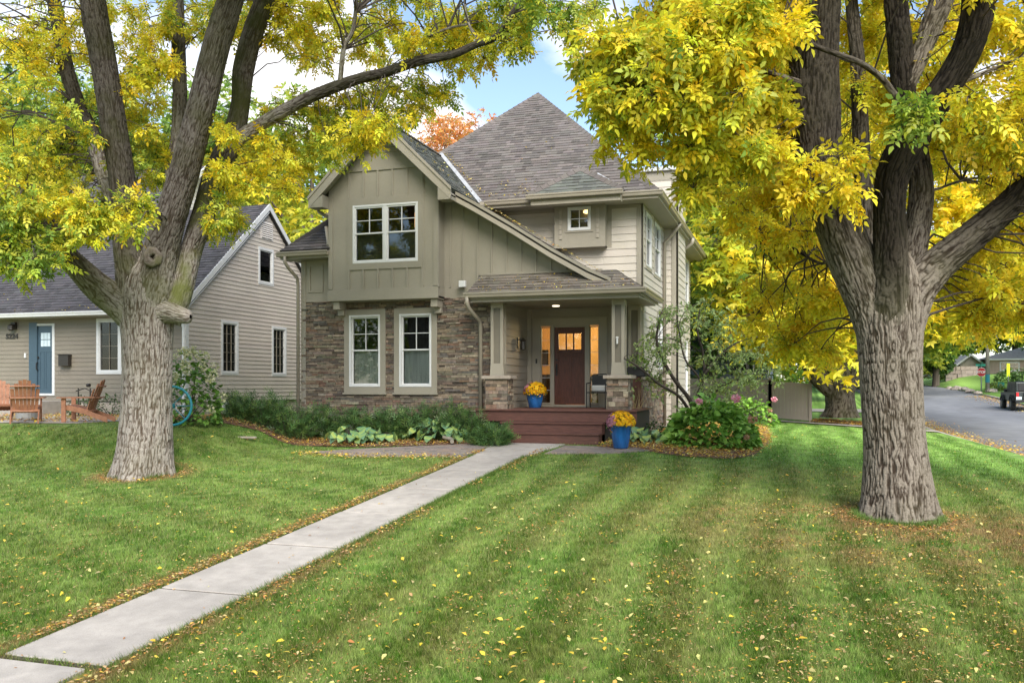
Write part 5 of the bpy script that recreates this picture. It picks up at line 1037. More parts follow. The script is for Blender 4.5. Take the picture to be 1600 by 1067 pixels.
# ================================================================== shrubs and garden plants
def dome(n, cen, rad, low=.0, fillv=.55):
    d = rng.normal(0, 1, (n, 3)); d[:, 2] = np.abs(d[:, 2])-low; d /= np.linalg.norm(d, axis=1, keepdims=True); r = rng.uniform(fillv, 1, (n, 1))**.6
    lump = .85+.35*(fbm(d[:, 0]*2+cen[0], d[:, 1]*2+cen[1], d[:, 2]*2, 2)[:, None]); return np.array(cen)+d*r*lump*np.array(rad), d
def yew(x, y, h, r, label):
    h *= .90; r *= 1.0; z = g(x, y); t = thing('yew_shrub', (x, y, z), label, 'shrub', 'dark green yews along the house front'); mb = MB(); P, D, S = [], [], []
    for k in range(46):
        a = rng.uniform(0, 2*math.pi); el = rng.uniform(.25, 1.35); L_ = h*rng.uniform(.75, 1.15)*(.75+.35*math.sin(el)); dv = np.array([math.cos(a)*math.cos(el)*r/h*1.15, math.sin(a)*math.cos(el)*r/h*.7, math.sin(el)])
        p0 = np.array([x+rng.uniform(-.2, .2), y+rng.uniform(-.12, .12), z]); p1 = p0+dv*L_*.6; p2 = p0+dv*L_+np.array([0, 0, .04]); mb.tube([p0, p1, p2], [.012, .008, .003], 4, cap=False)
        n = 26; ts = rng.uniform(.12, 1.02, n); pts = (1-ts[:, None])**2*p0+2*ts[:, None]*(1-ts[:, None])*p1+ts[:, None]**2*p2; P.append(pts+rng.normal(0, .05, (n, 3))); dl = dv*.9+rng.normal(0, .55, (n, 3)); D.append(dl); S.append(rng.uniform(.12, .22, n))
    P = np.vstack(P); P[:, 2] = np.maximum(P[:, 2], z+.03); n = len(P); c = np.array([.075, .155, .045])*(1+rng.normal(0, .25, (n, 1))); tip = rng.random(n) < .2; c[tip] = np.array([.18, .28, .07])
    mb.build('stems', M['twig'], t); tv, tf = TPL['needle']; tv = tv*np.array([1.5, .9, 1]); scatter('foliage', P, np.vstack(D), np.concatenate(S), np.clip(c, .005, 1), tv, tf, M['leafg'], t); return t
def at_ground(px, py):
    lo, hi = 4., 120.
    for _ in range(50):
        m = (lo+hi)/2; p = at(px, py, m)
        if p[2] > g(p[0], p[1]): lo = m
        else: hi = m
    return at(px, py, lo)
YW = [(378, 672, .62, .6), (420, 668, .78, .7), (462, 664, .72, .65), (505, 664, .70, .65), (552, 660, .66, .6), (600, 660, .72, .65), (648, 660, .74, .65), (692, 662, .80, .7), (730, 664, .72, .55), (765, 672, .42, .4)]
YN = ['yew shrub at the left end of the row, below the basement window', 'yew shrub second in the row, between the two houses', 'yew shrub in front of the left corner of the stone wall', 'yew shrub left of the left stone wall window', 'yew shrub behind the larger hosta, under the left window', 'yew shrub under the gap between the two front windows', 'yew shrub under the right front window', 'tall yew shrub right of the right front window', 'yew shrub beside the porch downspout', 'low yew tuft beside the porch steps']
for (px, py, h, r), lab in zip(YW, YN):
    x, y = at(px, 603, 1.)[0], 0; Yv = 19.75 if px > 480 else 19.2+.0*px; D = Yv/at(px, 603, 1.)[1]; p = at(px, 603, D)
    if px == 765: p = at(px, 603, 20.2)
    yew(float(p[0]), float(p[1]), h, r, 'dark green '+lab)
def leafplant(name, p, n, rad, size, cols, label, cat, group=None, tk='broad', lowb=.15, stems=10, up=.15, matn='leafg', colrep=None, sz=(.7, 1.2), zoff=0):
    x, y, z = p; t = thing(name, (x, y, z), label, cat, group); P, d = dome(n, (x, y, z+zoff), rad, lowb); mb = MB()
    for k in range(stems):
        e = P[rng.integers(0, n)]; mb.tube([(x+rng.uniform(-.15, .15)*rad[0], y+rng.uniform(-.15, .15)*rad[1], z-.02), tuple((np.array([x, y, z])+e)/2+np.array([0, 0, .1*rad[2]])), tuple(e)], [.012, .009, .004], 5, cap=False)
    mb.build('stems', M['twig'], t); D = d.copy(); D[:, 2] = D[:, 2]*.3+up-.35; D += rng.normal(0, .3, D.shape); P[:, 2] = np.maximum(P[:, 2], z+.03)
    tv, tf = TPL[tk]; C = np.array(cols)[rng.integers(0, len(cols), n)]*(1+rng.normal(0, .12, (n, 1))); scatter('foliage', P, D, size*rng.uniform(*sz, n), np.clip(C, .005, 1), tv, tf, M[matn], t, colrep=colrep); return t
def bloom(parent, p, r, cols, n=60, sq=.8):
    d = rng.normal(0, 1, (n, 3)); d /= np.linalg.norm(d, axis=1, keepdims=True); P = np.array(p)+d*r*np.array([1, 1, sq])*.85; D = np.cross(d, rng.normal(0, 1, (n, 3)))+d*.3
    C = np.array(cols)[rng.integers(0, len(cols), n)]*(1+rng.normal(0, .08, (n, 1))); tv, tf = TPL['quad']; scatter('flower', P, D, np.full(n, r*.75), np.clip(C, 0, 1), tv*np.array([1.6, 1, 1]), tf, M['petal'], parent)
HG = [(.17, .34, .05), (.22, .41, .06), (.13, .27, .04), (.27, .45, .08)]
p = at_ground(1110, 697); h1 = leafplant('hydrangea_shrub', p, 1300, (1.02, .85, 1.05), .19, HG, 'big rounded bright green hydrangea at the corner of the lawn bed', 'shrub', 'hydrangeas', lowb=.05)
for (px, py, dd, r, c) in ((1150, 622, -.1, .085, 0), (1176, 655, -.75, .08, 1), (1166, 683, -.75, .055, 1), (1092, 627, .2, .07, 0)):
    bloom(h1, at(px, py, 18.4+dd), r, [(.85, .36, .50), (.90, .50, .60)] if c == 0 else [(.50, .26, .16), (.6, .34, .24)])
p = at_ground(1168, 665); h2 = leafplant('hydrangea_shrub', p, 520, (.95, .8, 1.0), .17, HG, 'smaller hydrangea with a pink bloom in front of the tan fence', 'shrub', 'hydrangeas', lowb=.05)
for (px, py, dd, r, c) in ((1210, 624, -.3, .09, 0), (1203, 641, -.5, .07, 1), (1203, 656, -.6, .07, 1), (1146, 620, -.4, .075, 0)):
    D0 = float(-p[0]*ST+p[1]*CT); bloom(h2, at(px, py, D0+dd), r, [(.85, .36, .50), (.90, .50, .60)] if c == 0 else [(.55, .30, .20), (.62, .38, .28)])
p = np.array([-13.55, 17.5, g(-13.55, 17.5)]); h3 = leafplant('panicle_hydrangea', p, 900, (.72, .7, 1.55), .14, [(.13, .26, .04), (.18, .33, .06), (.10, .20, .03)], 'tall hydrangea with creamy white blooms behind the left tree trunk', 'shrub', lowb=.1)
for k in range(24):
    a = rng.uniform(-2.6, .6); el = rng.uniform(-.1, 1.3); q = p+np.array([math.cos(a)*math.cos(el)*.82, math.sin(a)*math.cos(el)*.82, .15+math.sin(max(el, .05))*1.62]); bloom(h3, q, .095, [(.62, .60, .38), (.52, .54, .28), (.68, .64, .50)], 40, 1.15)
# hostas: broad two tone leaves
HV = np.array([[.75, 1.0, 1.0], [.75, 1.0, 1.0], [1.5, 1.4, .9], [1.5, 1.4, .9], [.85, 1.0, 1.0], [.85, 1.0, 1.0]])
def hosta(px, py, s, n, label):
    p = at_ground(px, py); x, y, z = map(float, p); t = thing('hosta', (x, y, z), label, 'plant', 'hostas in the front bed'); mb = MB(); P, D = [], []
    for k in range(n):
        a = rng.uniform(0, 2*math.pi); r = s*rng.uniform(.25, 1); q = np.array([x+math.cos(a)*r, y+math.sin(a)*r*.7, z+s*rng.uniform(.35, .85)*(1.15-.6*r/s)]); mb.tube([(x, y, z), tuple((q+p)/2+np.array([0, 0, .08])), tuple(q)], [.009, .008, .006], 5, cap=False)
        P.append(q); D.append([math.cos(a), math.sin(a)-.5, -.75])
    mb.build('stems', M['leafg'] if 0 else M['twig'], t); tv, tf = TPL['broad']; c = np.array([[.22, .36, .20], [.28, .42, .20], [.17, .30, .17], [.36, .48, .20]])[rng.integers(0, 4, n)]
    scatter('foliage', np.array(P), np.array(D), rng.uniform(.15, .25, n)*(s/.45)**.3, c*.72, tv*np.array([1.25, 1, 1]), tf, M['leafg'], t, colrep=HV)
hosta(553, 694, .60, 80, 'hosta with blue green and cream leaves below the left front window'); hosta(588, 692, .48, 44, 'hosta with large blue green leaves right of the cream variegated one'); hosta(648, 688, .36, 12, 'small sparse hosta between the two big clumps')
hosta(688, 690, .66, 90, 'hosta with yellow green centres beside the drain spout'); hosta(728, 688, .46, 44, 'hosta with drooping leaves near the porch steps'); hosta(1003, 692, .46, 50, 'hosta to the right of the blue planter by the lawn')
for (px, py, s, lab) in ((1012, 668, .55, 'dark green leafy perennial beside the stone wainscot'), (1040, 668, .5, 'dense dark green perennial behind the big hydrangea'), (1025, 684, .35, 'low leafy perennial between the hosta and the hydrangea'), (130, 640, .5, 'dark clipped shrub beside the neighbour door step'), (172, 642, .55, 'dark clipped shrub under the neighbour front window'), (440, 650, .3, 'yellow green wispy plant against the neighbour foundation')):
    p = at_ground(px, py); 
    if px in (130, 172): p = np.array([*(at(px, 603, 20.2/at(px, 603, 1.)[1])[:2]), .42])
    if px == 440: p = np.array([-14.6, 21.0, .25])
    leafplant('leafy_shrub', p, 420, (s, s*.8, s*1.15), .085, [(.05, .10, .03), (.08, .15, .04), (.04, .08, .025)] if px != 440 else [(.4, .42, .06), (.3, .34, .06)], lab, 'shrub', 'small leafy shrubs', tk='simple', stems=8)
p = np.array([-3.75, 21.6, .3]); t = thing('ornamental_grass', p, 'pale dry ornamental grass beside the right porch pier', 'plant'); P = p+rng.normal(0, .06, (60, 3))*np.array([1, 1, 0]); D = rng.normal(0, .22, (60, 3)); D[:, 2] = 1; tv, tf = TPL['quad']; scatter('blades', P, D, rng.uniform(.7, 1.15, 60), palette(60, [(.55, .42, .26), (.45, .36, .2)], [1, 1]), tv*np.array([.03, 1, 1]), tf, M['petal'], t)
# ornamental small tree by the corner
DS = 21.6; x, y = onx(1085, DS); TS = thing('serviceberry_tree', (x, y, g(x, y)), 'small open multi stemmed tree with sparse green leaves at the house corner', 'tree')
sp = [[(1085, 655, 9, DS), (1078, 625, 7, DS), (1055, 595, 6, DS-.2), (1035, 560, 5, DS-.3), (1026, 530, 4, DS-.4), (1032, 490, 2, DS-.4)], [(1086, 655, 8, DS), (1090, 620, 6, DS), (1100, 585, 5, DS+.1), (1098, 550, 4, DS+.2), (1090, 520, 3, DS+.2), (1094, 480, 2, DS+.3)], [(1088, 655, 8, DS), (1105, 625, 6, DS+.2), (1125, 605, 5, DS+.3), (1160, 590, 4, DS+.4), (1195, 585, 2, DS+.5)],
      [(1084, 655, 6, DS), (1062, 620, 5, DS-.3), (1030, 600, 4, DS-.6), (1000, 575, 3, DS-.9), (975, 560, 2, DS-1.1)], [(1100, 585, 4, DS+.1), (1130, 550, 3, DS+.3), (1165, 530, 2, DS+.4), (1200, 525, 2, DS+.5)], [(1086, 655, 6, DS), (1096, 600, 4, DS-.3), (1070, 560, 3, DS-.4), (1060, 510, 2, DS-.4)]]
sp = [px_path(s) for s in sp]; mb = MB()
for s in sp:
    S_ = smooth_path(s, .12); mb.tube([tuple(q[:3]) for q in S_], [max(.006, q[3]) for q in S_], 7, cap=False)
mb.build('trunk', M['twig'], TS, smooth=True)
rg = [(1085, 560, 90, 85, DS, .9, (0, .3, 6, 1), 62), (1150, 560, 60, 50, DS+.3, .7, (0, .3, 6, 1), 20), (1010, 560, 40, 50, DS-.6, .5, (0, .4, 6, 1), 14), (1180, 590, 40, 30, DS+.4, .5, (0, .6, 6, 1), 8), (1080, 490, 60, 30, DS, .5, (0, .4, 6, 1), 9)]
twigs_and_leaves(TS, sample(sp), fill(rg, .30, 1.0), 6, 9, .08, [YEL, YGR, [(.36, .46, .18), (.42, .52, .22), (.28, .38, .13)], [(.22, .32, .10)]], tkey='simple', twr=.004)
# ================================================================== loose things
def pot(x, y, z, r, h, label):
    t = thing('planter_pot', (x, y, z), label, 'planter', 'blue glazed planters'); mb = MB(); mb.lathe([(r*.64, 0), (r*.70, .02), (r*.90, h*.55), (r*.99, h*.9), (r*1.03, h*.93), (r*1.05, h), (r*.93, h), (r*.90, h*.9)], 28, cen=(x, y, z)); mb.build('pot', M['pot'], t, smooth=True)
    mb = MB(); mb.lathe([(r*.9, h*.9), (r*.5, h*.93)], 20, cen=(x, y, z)); mb.build('soil', M['mulch'], t)
def mum(x, y, z, r, label, pink):
    t = thing('chrysanthemum', (x, y, z), label, 'flowers', 'potted chrysanthemums'); n = 620; d = rng.normal(0, 1, (n, 3)); d[:, 2] = np.abs(d[:, 2])*.95-.22; d /= np.linalg.norm(d, axis=1, keepdims=True)
    P = np.array([x, y, z+.04])+d*np.array([r, r, r*.86])*rng.uniform(.93, 1.05, (n, 1)); pk = (d@np.array(pink)+rng.normal(0, .12, n)) > .62; C = np.array([(.85, .48, .01), (.90, .60, .03), (.78, .36, .01)])[rng.integers(0, 3, n)]; C[pk] = np.array([.55, .25, .32]); C = C*(1+rng.normal(0, .10, (n, 1)))
    for nm, rr, m_, cc in (('leaves', .93, 'leafg', [(.06, .11, .02), (.09, .15, .03)]),):
        k = 700; dd = rng.normal(0, 1, (k, 3)); dd[:, 2] = np.abs(dd[:, 2])*.95-.28; dd /= np.linalg.norm(dd, axis=1, keepdims=True); tv, tf = TPL['simple']
        scatter(nm, np.array([x, y, z+.03])+dd*np.array([r, r, r*.86])*rng.uniform(.3, .95, (k, 1)), dd+rng.normal(0, .5, (k, 3)), rng.uniform(.04, .08, k), np.array(cc)[rng.integers(0, 2, k)], tv, tf, M[m_], t)
    # each flower: a ring of six petals
    vs = []; fs = []
    for i in range(7):
        a = 2*math.pi*i/7; b = len(vs); c_, s_ = math.cos(a), math.sin(a); q = [(0, 0, 0), (.5, -.22, .12), (1, 0, .05), (.5, .22, .12)]; vs += [(x_*c_-y_*s_, z_, x_*s_+y_*c_) for x_, y_, z_ in q]; fs.append([b, b+1, b+2, b+3])
    tv = np.array(vs)*np.array([1, 1, 1]); scatter('blooms', P, d+rng.normal(0, .15, d.shape), rng.uniform(.020, .032, n)*r/.24, np.clip(C, 0, 1), tv, np.array(fs), M['petal'], t)
px_, py_ = onx(970, 19.2); zg = g(px_, py_)+.025; pot(px_, py_, zg, .235, .53, 'tall blue glazed planter on the brick pavers beside the steps'); mum(px_, py_, zg+.50, .31, 'dome of yellow and pink mums in the planter beside the steps', (-.9, -.35, .1))
px_, py_ = onx(836, 22.35); pot(px_, py_, .727, .225, .40, 'round blue glazed planter on the porch left of the door'); mum(px_, py_, .727+.37, .29, 'dome of yellow mums in the planter on the porch', (-.8, -.1, .45))
# porch armchair
cx_, cy_ = onx(934, 22.4); t = thing('porch_chair', (cx_, cy_, .727), 'black metal armchair with grey cushion half hidden by the porch pier', 'chair')
for dx in (-.24, .24):
    for dy in (-.22, .22):
        mb = MB(); top = .62 if dy < 0 else .40; mb.tube([(cx_+dx, cy_+dy, .727), (cx_+dx, cy_+dy, .727+top)], .014, 6); mb.build('leg', M['black'], t)
    mb = MB(); mb.tube([(cx_+dx, cy_-.22, 1.345), (cx_+dx, cy_+.22, 1.36)], .016, 6); mb.build('arm', M['black'], t)
mb = MB(); mb.box(cx_-.25, cx_+.25, cy_-.24, cy_+.24, 1.10, 1.13); mb.build('seat', M['black'], t); mb = MB(); mb.tube([(cx_-.24, cy_+.22, 1.12), (cx_-.24, cy_+.26, 1.50), (cx_-.16, cy_+.27, 1.58), (cx_+.16, cy_+.27, 1.58), (cx_+.24, cy_+.26, 1.50), (cx_+.24, cy_+.22, 1.12)], .014, 6)
mb.box(cx_-.20, cx_+.20, cy_+.235, cy_+.255, 1.2, 1.55); mb.build('backrest', M['black'], t); mb = MB(); mb.box(cx_-.2, cx_+.2, cy_+.12, cy_+.23, 1.14, 1.30); mb.build('cushion', M['cushion'], t, bevel=.04)
t = thing('hanging_planter', (-3.98, 20.9, 1.53), 'black planter box with trailing green leaves on the right porch pier', 'planter'); mb = MB(); mb.box(-3.80, -3.36, 21.0, 21.3, 1.50, 1.74); mb.build('box', M['black'], t, bevel=.02); P, d = dome(120, (-3.58, 21.15, 1.72), (.28, .2, .28)); tv, tf = TPL['simple']; scatter('foliage', P, d+rng.normal(0, .4, d.shape), rng.uniform(.05, .1, 120), palette(120, GRN+DGR, [1]*7), tv, tf, M['leafg'], t)
mb = MB(); mb.fbox((Vector((-3.92, 20.40, 0)), X_, Z_, -Y_), -.02, .02, 2.26, 2.40, 0, .05); mb.fbox((Vector((-3.92, 20.40, 0)), X_, Z_, -Y_), -.03, .03, 2.39, 2.43, 0, .06); part(mb, 'porch_hook_light', 'white', H, bevel=.01)
# Adirondack chairs
def adirondack(name, label, loc, rot):
    t = thing(name, loc, label, 'chair', 'wooden garden chairs round the fire tub'); ORG[t.name] = Vector((0, 0, 0)); m = M['wood']
    def pl(nm, pts, th, w_, xc=0., par=t):
        mb = MB(); pts = [np.array(p) for p in pts]; vs = []; 
        for p in pts: vs += [(xc-w_/2, p[0], p[1]), (xc+w_/2, p[0], p[1]), (xc+w_/2, p[0], p[1]-th), (xc-w_/2, p[0], p[1]-th)]
        fs = [(0, 1, 2, 3)]+[tuple(4*i+j for j in q) for i in range(len(pts)-1) for q in ((0, 4, 5, 1), (1, 5, 6, 2), (2, 6, 7, 3), (3, 7, 4, 0))]+[tuple(4*(len(pts)-1)+j for j in (3, 2, 1, 0))]
        mb.add(vs, fs); return mb.build(nm, m, par, bevel=.004)
    # front of chair at -y ; seat slopes down to the back
    for sx in (-.28, .28):
        pl('side_rail', [(-.42, .36), (-.30, .40), (.10, .30), (.60, .10)], .12, .03, sx)
        mb = MB(); mb.box(sx-.02+(.03 if sx > 0 else -.03), sx+.02+(.03 if sx > 0 else -.03), -.42, -.32, 0, .56); mb.build('front_leg', m, t, bevel=.004)
        mb = MB(); xa = sx+(.07 if sx > 0 else -.07); mb.add([(xa-.07, -.50, .56), (xa+.07, -.50, .56), (xa+.06, .05, .56), (xa+.03, .34, .56), (xa-.03, .34, .56), (xa-.06, .05, .56)]+[(xa-.07, -.50, .585), (xa+.07, -.50, .585), (xa+.06, .05, .585), (xa+.03, .34, .585), (xa-.03, .34, .585), (xa-.06, .05, .585)], [(5, 4, 3, 2, 1, 0), (6, 7, 8, 9, 10, 11)]+[(i, (i+1) % 6, (i+1) % 6+6, i+6) for i in range(6)]); mb.build('arm', m, t, bevel=.005)
    s = MB()
    for k in range(7):
        y = -.42+k*.085; z = float(np.interp(y, [-.42, -.3, .1, .6], [.37, .41, .31, .11])); s.add([(-.28, y, z), (.28, y, z), (.28, y+.075, z-.018), (-.28, y+.075, z-.018), (-.28, y, z-.02), (.28, y, z-.02), (.28, y+.075, z-.038), (-.28, y+.075, z-.038)], [(0, 1, 2, 3), (7, 6, 5, 4), (0, 4, 5, 1), (1, 5, 6, 2), (2, 6, 7, 3), (3, 7, 4, 0)])
    s.build('seat', m, t); b = MB()
    for k in range(-3, 4):
        top = .80-.028*k*k*.9; x0 = k*.072*1.0; x1 = k*.088; l0, l1 = .033, .040; y0, y1 = .14, .14+top*.36; z0, z1 = .22, .22+top*.97; cv = .02*abs(k)**1.3*.5
        b.add([(x0-l0, y0-cv, z0), (x0+l0, y0-cv, z0), (x1+l1, y1-cv*1.5, z1), (x1-l1, y1-cv*1.5, z1), (x0-l0, y0-cv+.02, z0), (x0+l0, y0-cv+.02, z0), (x1+l1, y1-cv*1.5+.02, z1), (x1-l1, y1-cv*1.5+.02, z1)], [(0, 1, 2, 3), (7, 6, 5, 4), (0, 4, 5, 1), (1, 5, 6, 2), (2, 6, 7, 3), (3, 7, 4, 0)])
    b.build('backrest', m, t)
    for z, y in ((.57, .31), (.84, .40), (.26, .20)):
        mb = MB(); mb.tube([(-.30, y-.03, z), (-.15, y+.015, z), (0, y+.02, z), (.15, y+.015, z), (.30, y-.03, z)], .022, 6); mb.build('back_rail', m, t)
    t.rotation_euler = (0, 0, rot); return t
c1 = adirondack('adirondack_chair', 'wooden slatted chair seen from the back, right in front of the blue door', (*onx(40, 20.7), .435), math.radians(224))
def copy_tree(o, parent=None):
    c = o.copy(); COL.objects.link(c); c.parent = parent
    for ch in list(o.children): copy_tree(ch, c)
    return c
for loc, rot, lab in (((*onx(133, 21.0), .435), math.radians(-66), 'wooden slatted chair turned sideways, between the blue door and the left trunk'), ((*onx(2, 22.3), .435), math.radians(52), 'wooden slatted chair facing the lawn at the left edge of the photo')):
    c = copy_tree(c1); c.location = loc; c.rotation_euler = (0, 0, rot); c['label'] = lab
mb = MB(); mb.lathe([(.26, 0), (.28, .02), (.28, .26), (.30, .28), (.27, .28), (.26, .1)], 24, cen=(0, 0, 0)); t = mb.build('fire_tub', M['galv'], None, org=None); t.location = (*onx(44, 22.0), .435); tag(t, 'low grey metal fire tub between the wooden chairs', 'fire pit')
# hose bib stand beside the neighbour door step
t = thing('hose_stand', (-18.9, 19.6, .45), 'thin black metal hose stand against the neighbour wall', 'stand'); mb = MB(); x, y = onx(128, 24.0)
for dx in (-.12, .28): mb.tube([(x+dx, y, .45), (x+dx, y, 1.22)], .018, 6)
mb.build('post', M['iron'], t); mb = MB(); mb.tube([(x-.2, y, 1.14), (x+.12, y-.02, 1.22), (x+.4, y, 1.10)], .016, 6); mb.lathe([(.05, -.04), (.05, .04)], 10, cen=(x+.22, y, 1.30), axis='x'); mb.build('bracket', M['iron'], t)
# teal wheel
wx, wy, wz = -13.2, 16.45, .42+.42; t = thing('ornamental_wheel', (wx, wy, wz-.43), 'teal painted metal wheel standing behind the left tree trunk', 'wheel'); f = np.array([math.cos(.35), math.sin(.35), 0]); mb = MB()
mb.tube([tuple(np.array([wx, wy, wz])+f*.43*math.cos(a)+np.array([0, 0, .43*math.sin(a)])) for a in np.linspace(0, 2*math.pi, 40)], .028, 8, cap=False); mb.build('rim', M['teal'], t, smooth=True)
mb = MB(); mb.lathe([(.05, -.05), (.05, .05)], 12, cen=(wx, wy, wz), axis='y'); mb.build('hub', M['teal'], t)
for i in range(8):
    a = i*math.pi/4; e = np.array([wx, wy, wz])+f*.42*math.cos(a)+np.array([0, 0, .42*math.sin(a)]); mb = MB(); mb.tube([(wx, wy, wz), tuple(e)], .008, 5); mb.build('spoke', M['teal'], t)
mb = MB(); p = at_ground(700, 694)
mb.tube([(p[0]-.15, p[1]+.1, p[2]+.16), (p[0]+.10, p[1], p[2]+.12), (p[0]+.2, p[1]-.25, p[2]+.08)], .045, 10); o = mb.build('drain_spout', M['gutter'], None); tag(o, 'short bent metal drain spout lying in the bed by the hostas', 'drain pipe')
mb = MB(); p = at_ground(385, 687); mb.box(p[0]-.25, p[0]+.25, p[1]-.06, p[1]+.06, p[2]+.03, p[2]+.08); o = mb.build('splash_board', M['cap'], None, bevel=.02); tag(o, 'flat pale splash strip on the ground at the left end of the yews', 'drain pipe')
# fence
FN = thing('fence', (-2, 41, -.2), 'tan vinyl privacy fence with capped posts behind the hydrangeas', 'fence')
def fence_run(x0, y0, x1, y1, zt0, zt1, h, n):
    for i in range(n):
        a, b = i/n, (i+1)/n; p0 = Vector((x0+(x1-x0)*a, y0+(y1-y0)*a, 0)); p1 = Vector((x0+(x1-x0)*b, y0+(y1-y0)*b, 0)); z0 = zt0+(zt1-zt0)*a; z1 = zt0+(zt1-zt0)*b; u = (p1-p0).normalized(); fr = (p0, u, Z_, u.cross(Z_)); ln = (p1-p0).length; mb = MB(); k = int(ln/.15)
        for j in range(k): q0, q1 = ln*j/k, ln*(j+1)/k-.006; za = z0+(z1-z0)*q0/ln; mb.fbox(fr, q0, q1, za-h+.04, za-.1, -.02, .02)
        mb.build('panel', M['fence'], FN); mb = MB(); mb.prism(fr, [(0, z0-.12), (ln, z1-.12), (ln, z1), (0, z0)], -.035, .04); mb.build('top_rail', M['fence'], FN); mb = MB(); mb.prism(fr, [(0, z0-h), (ln, z1-h), (ln, z1-h+.12), (0, z0-h+.12)], -.035, .04); mb.build('bottom_rail', M['fence'], FN)
    for i in range(n+1):
        a = i/n; x, y, z = x0+(x1-x0)*a, y0+(y1-y0)*a, zt0+(zt1-zt0)*a; mb = MB(); mb.box(x-.065, x+.065, y-.065, y+.065, z-h-.1, z+.06); mb.box(x-.08, x+.08, y-.08, y+.08, z+.06, z+.09); mb.build('post', M['fence'], FN)
fence_run(-1.0, 41, .70, 40.9, 1.50, 1.38, 1.62, 1); fence_run(-5.2, 41.2, -1.0, 41, 1.64, 1.56, 1.7, 2)
# sign, poles, markers
p = at_ground(1534, 611); D0 = -p[0]*ST+p[1]*CT; t = thing('stop_sign', p, 'red octagonal stop sign with green street blades at the far kerb', 'road sign'); c = at(1533.5, 581.5, D0); mb = MB(); mb.tube([(c[0], c[1]+.05, p[2]-.2), (c[0], c[1]+.05, c[2]+.9)], .05, 8); mb.build('post', M['steel'], t)
def octa(mb, r, y0, y1): mb.prism((Vector((c[0], c[1], c[2])), X_, Z_, -Y_), [(r*math.cos(math.pi/8+k*math.pi/4), r*math.sin(math.pi/8+k*math.pi/4)) for k in range(8)], y0, y1)
mb = MB(); octa(mb, .42, -.02, 0); mb.build('rim', M['signwhite'], t); mb = MB(); octa(mb, .385, 0, .006); mb.build('plate', M['red'], t); text('STOP', .30, (c[0], c[1]-.012, c[2]), (math.pi/2, 0, 0), M['signwhite'], 'lettering', t, bold=True)
mb = MB(); mb.box(c[0]-.45, c[0]+.45, c[1]-.01, c[1]+.01, c[2]+.52, c[2]+.72); mb.build('street_blade', M['signgreen'], t); mb = MB(); mb.box(c[0]-.01, c[0]+.01, c[1]-.45, c[1]+.45, c[2]+.74, c[2]+.92); mb.build('street_blade', M['signgreen'], t)
p = at_ground(1543, 612); t = thing('utility_pole', p, 'tall pale utility pole beside the stop sign', 'pole'); mb = MB(); mb.tube([(p[0], p[1], p[2]-.3), (p[0], p[1], p[2]+9)], [.17, .13], 12); mb.build('pole', M['polewood'], t, smooth=True); mb = MB(); mb.box(p[0]-1, p[0]+1, p[1]-.2, p[1]-.1, p[2]+8.2, p[2]+8.35); mb.build('crossarm', M['polewood'], t)
mb = MB(); mb.lathe([(.185, .8), (.185, 1.5)], 12, cen=tuple(p)); mb.build('guard', M['teal'], t)
mb = MB(); zt = p[2]+8.3
for k, yy in enumerate((-.0,)): mb.tube([(p[0], p[1], zt-1.4), (-8, 62, 4.6), (-26, 52, 5.2)], .018, 4)
tag(mb.build('power_line', M['black'], None), 'thin dark overhead cable running behind the trees', 'cable')
p = at_ground(1575.5, 597); t = thing('marker_post', p, 'bright yellow marker panel on a thin post behind the parked car', 'road marker'); D0 = -p[0]*ST+p[1]*CT; c = at(1575.5, 578, D0); mb = MB(); mb.tube([tuple(p), (c[0], c[1]+.04, c[2])], .04, 6); mb.build('post', M['steel'], t); mb = MB(); mb.box(c[0]-.13, c[0]+.13, c[1]-.01, c[1]+.01, c[2]-.6, c[2]+.6); mb.build('plate', M['yellow'], t)
p = at_ground(1563.5, 609); D0 = -p[0]*ST+p[1]*CT; t = thing('yard_sign', p, 'small green and white yard sign on the verge', 'yard sign'); c = at(1563.5, 602, D0); mb = MB(); mb.box(c[0]-.30, c[0]+.30, c[1]-.01, c[1]+.01, c[2]-.26, c[2]+.26); mb.build('plate', M['signgreen'], t); mb = MB(); mb.box(c[0]-.1, c[0]+.12, c[1]-.018, c[1]-.011, c[2]-.12, c[2]+.06); mb.build('emblem', M['signwhite'], t)
mb = MB(); mb.tube([(c[0]-.2, c[1]+.03, p[2]-.1), (c[0]-.2, c[1]+.03, c[2])], .012, 5); mb.build('stake', M['steel'], t); mb = MB(); mb.tube([(c[0]+.2, c[1]+.03, p[2]-.1), (c[0]+.2, c[1]+.03, c[2])], .012, 5); mb.build('stake', M['steel'], t)
# parked off-roader, seen from behind
CX, CY = 12.85, 61.0; zc = float(zroad(62))+.0; t = thing('parked_car', (CX, CY, zc), 'boxy dark green off-road car parked at the far kerb', 'car'); W_ = 1.80
def sec(mb, pts, x0, x1):
    k = len(pts); mb.add([(CX+x0, CY+y, zc+z) for y, z in pts]+[(CX+x1, CY+y, zc+z) for y, z in pts], [tuple(range(k)), tuple(range(2*k-1, k-1, -1))]+[(i, i+k, (i+1) % k+k, (i+1) % k) for i in range(k)])
mb = MB(); sec(mb, [(.15, .62), (4.15, .62), (4.2, .80), (4.15, 1.12), (2.75, 1.17), (.1, 1.17), (.06, .7)], .12, W_-.12); mb.build('body', M['carpaint'], t, bevel=.04)
mb = MB(); sec(mb, [(.10, 1.17), (2.70, 1.17), (2.35, 1.74), (2.2, 1.80), (.25, 1.80), (.14, 1.74)], .16, W_-.16); cab = mb.build('cabin', M['carpaint'], t, bevel=.04)
for (y0, y1) in ((.30, 1.05), (1.15, 1.70), (1.78, 2.32)):
    mb = MB(); mb.box(CX+.150, CX+.158, CY+y0, CY+y1, zc+1.22, zc+1.66); mb.build('side_window', M['pot'] if 0 else M['black'], t)
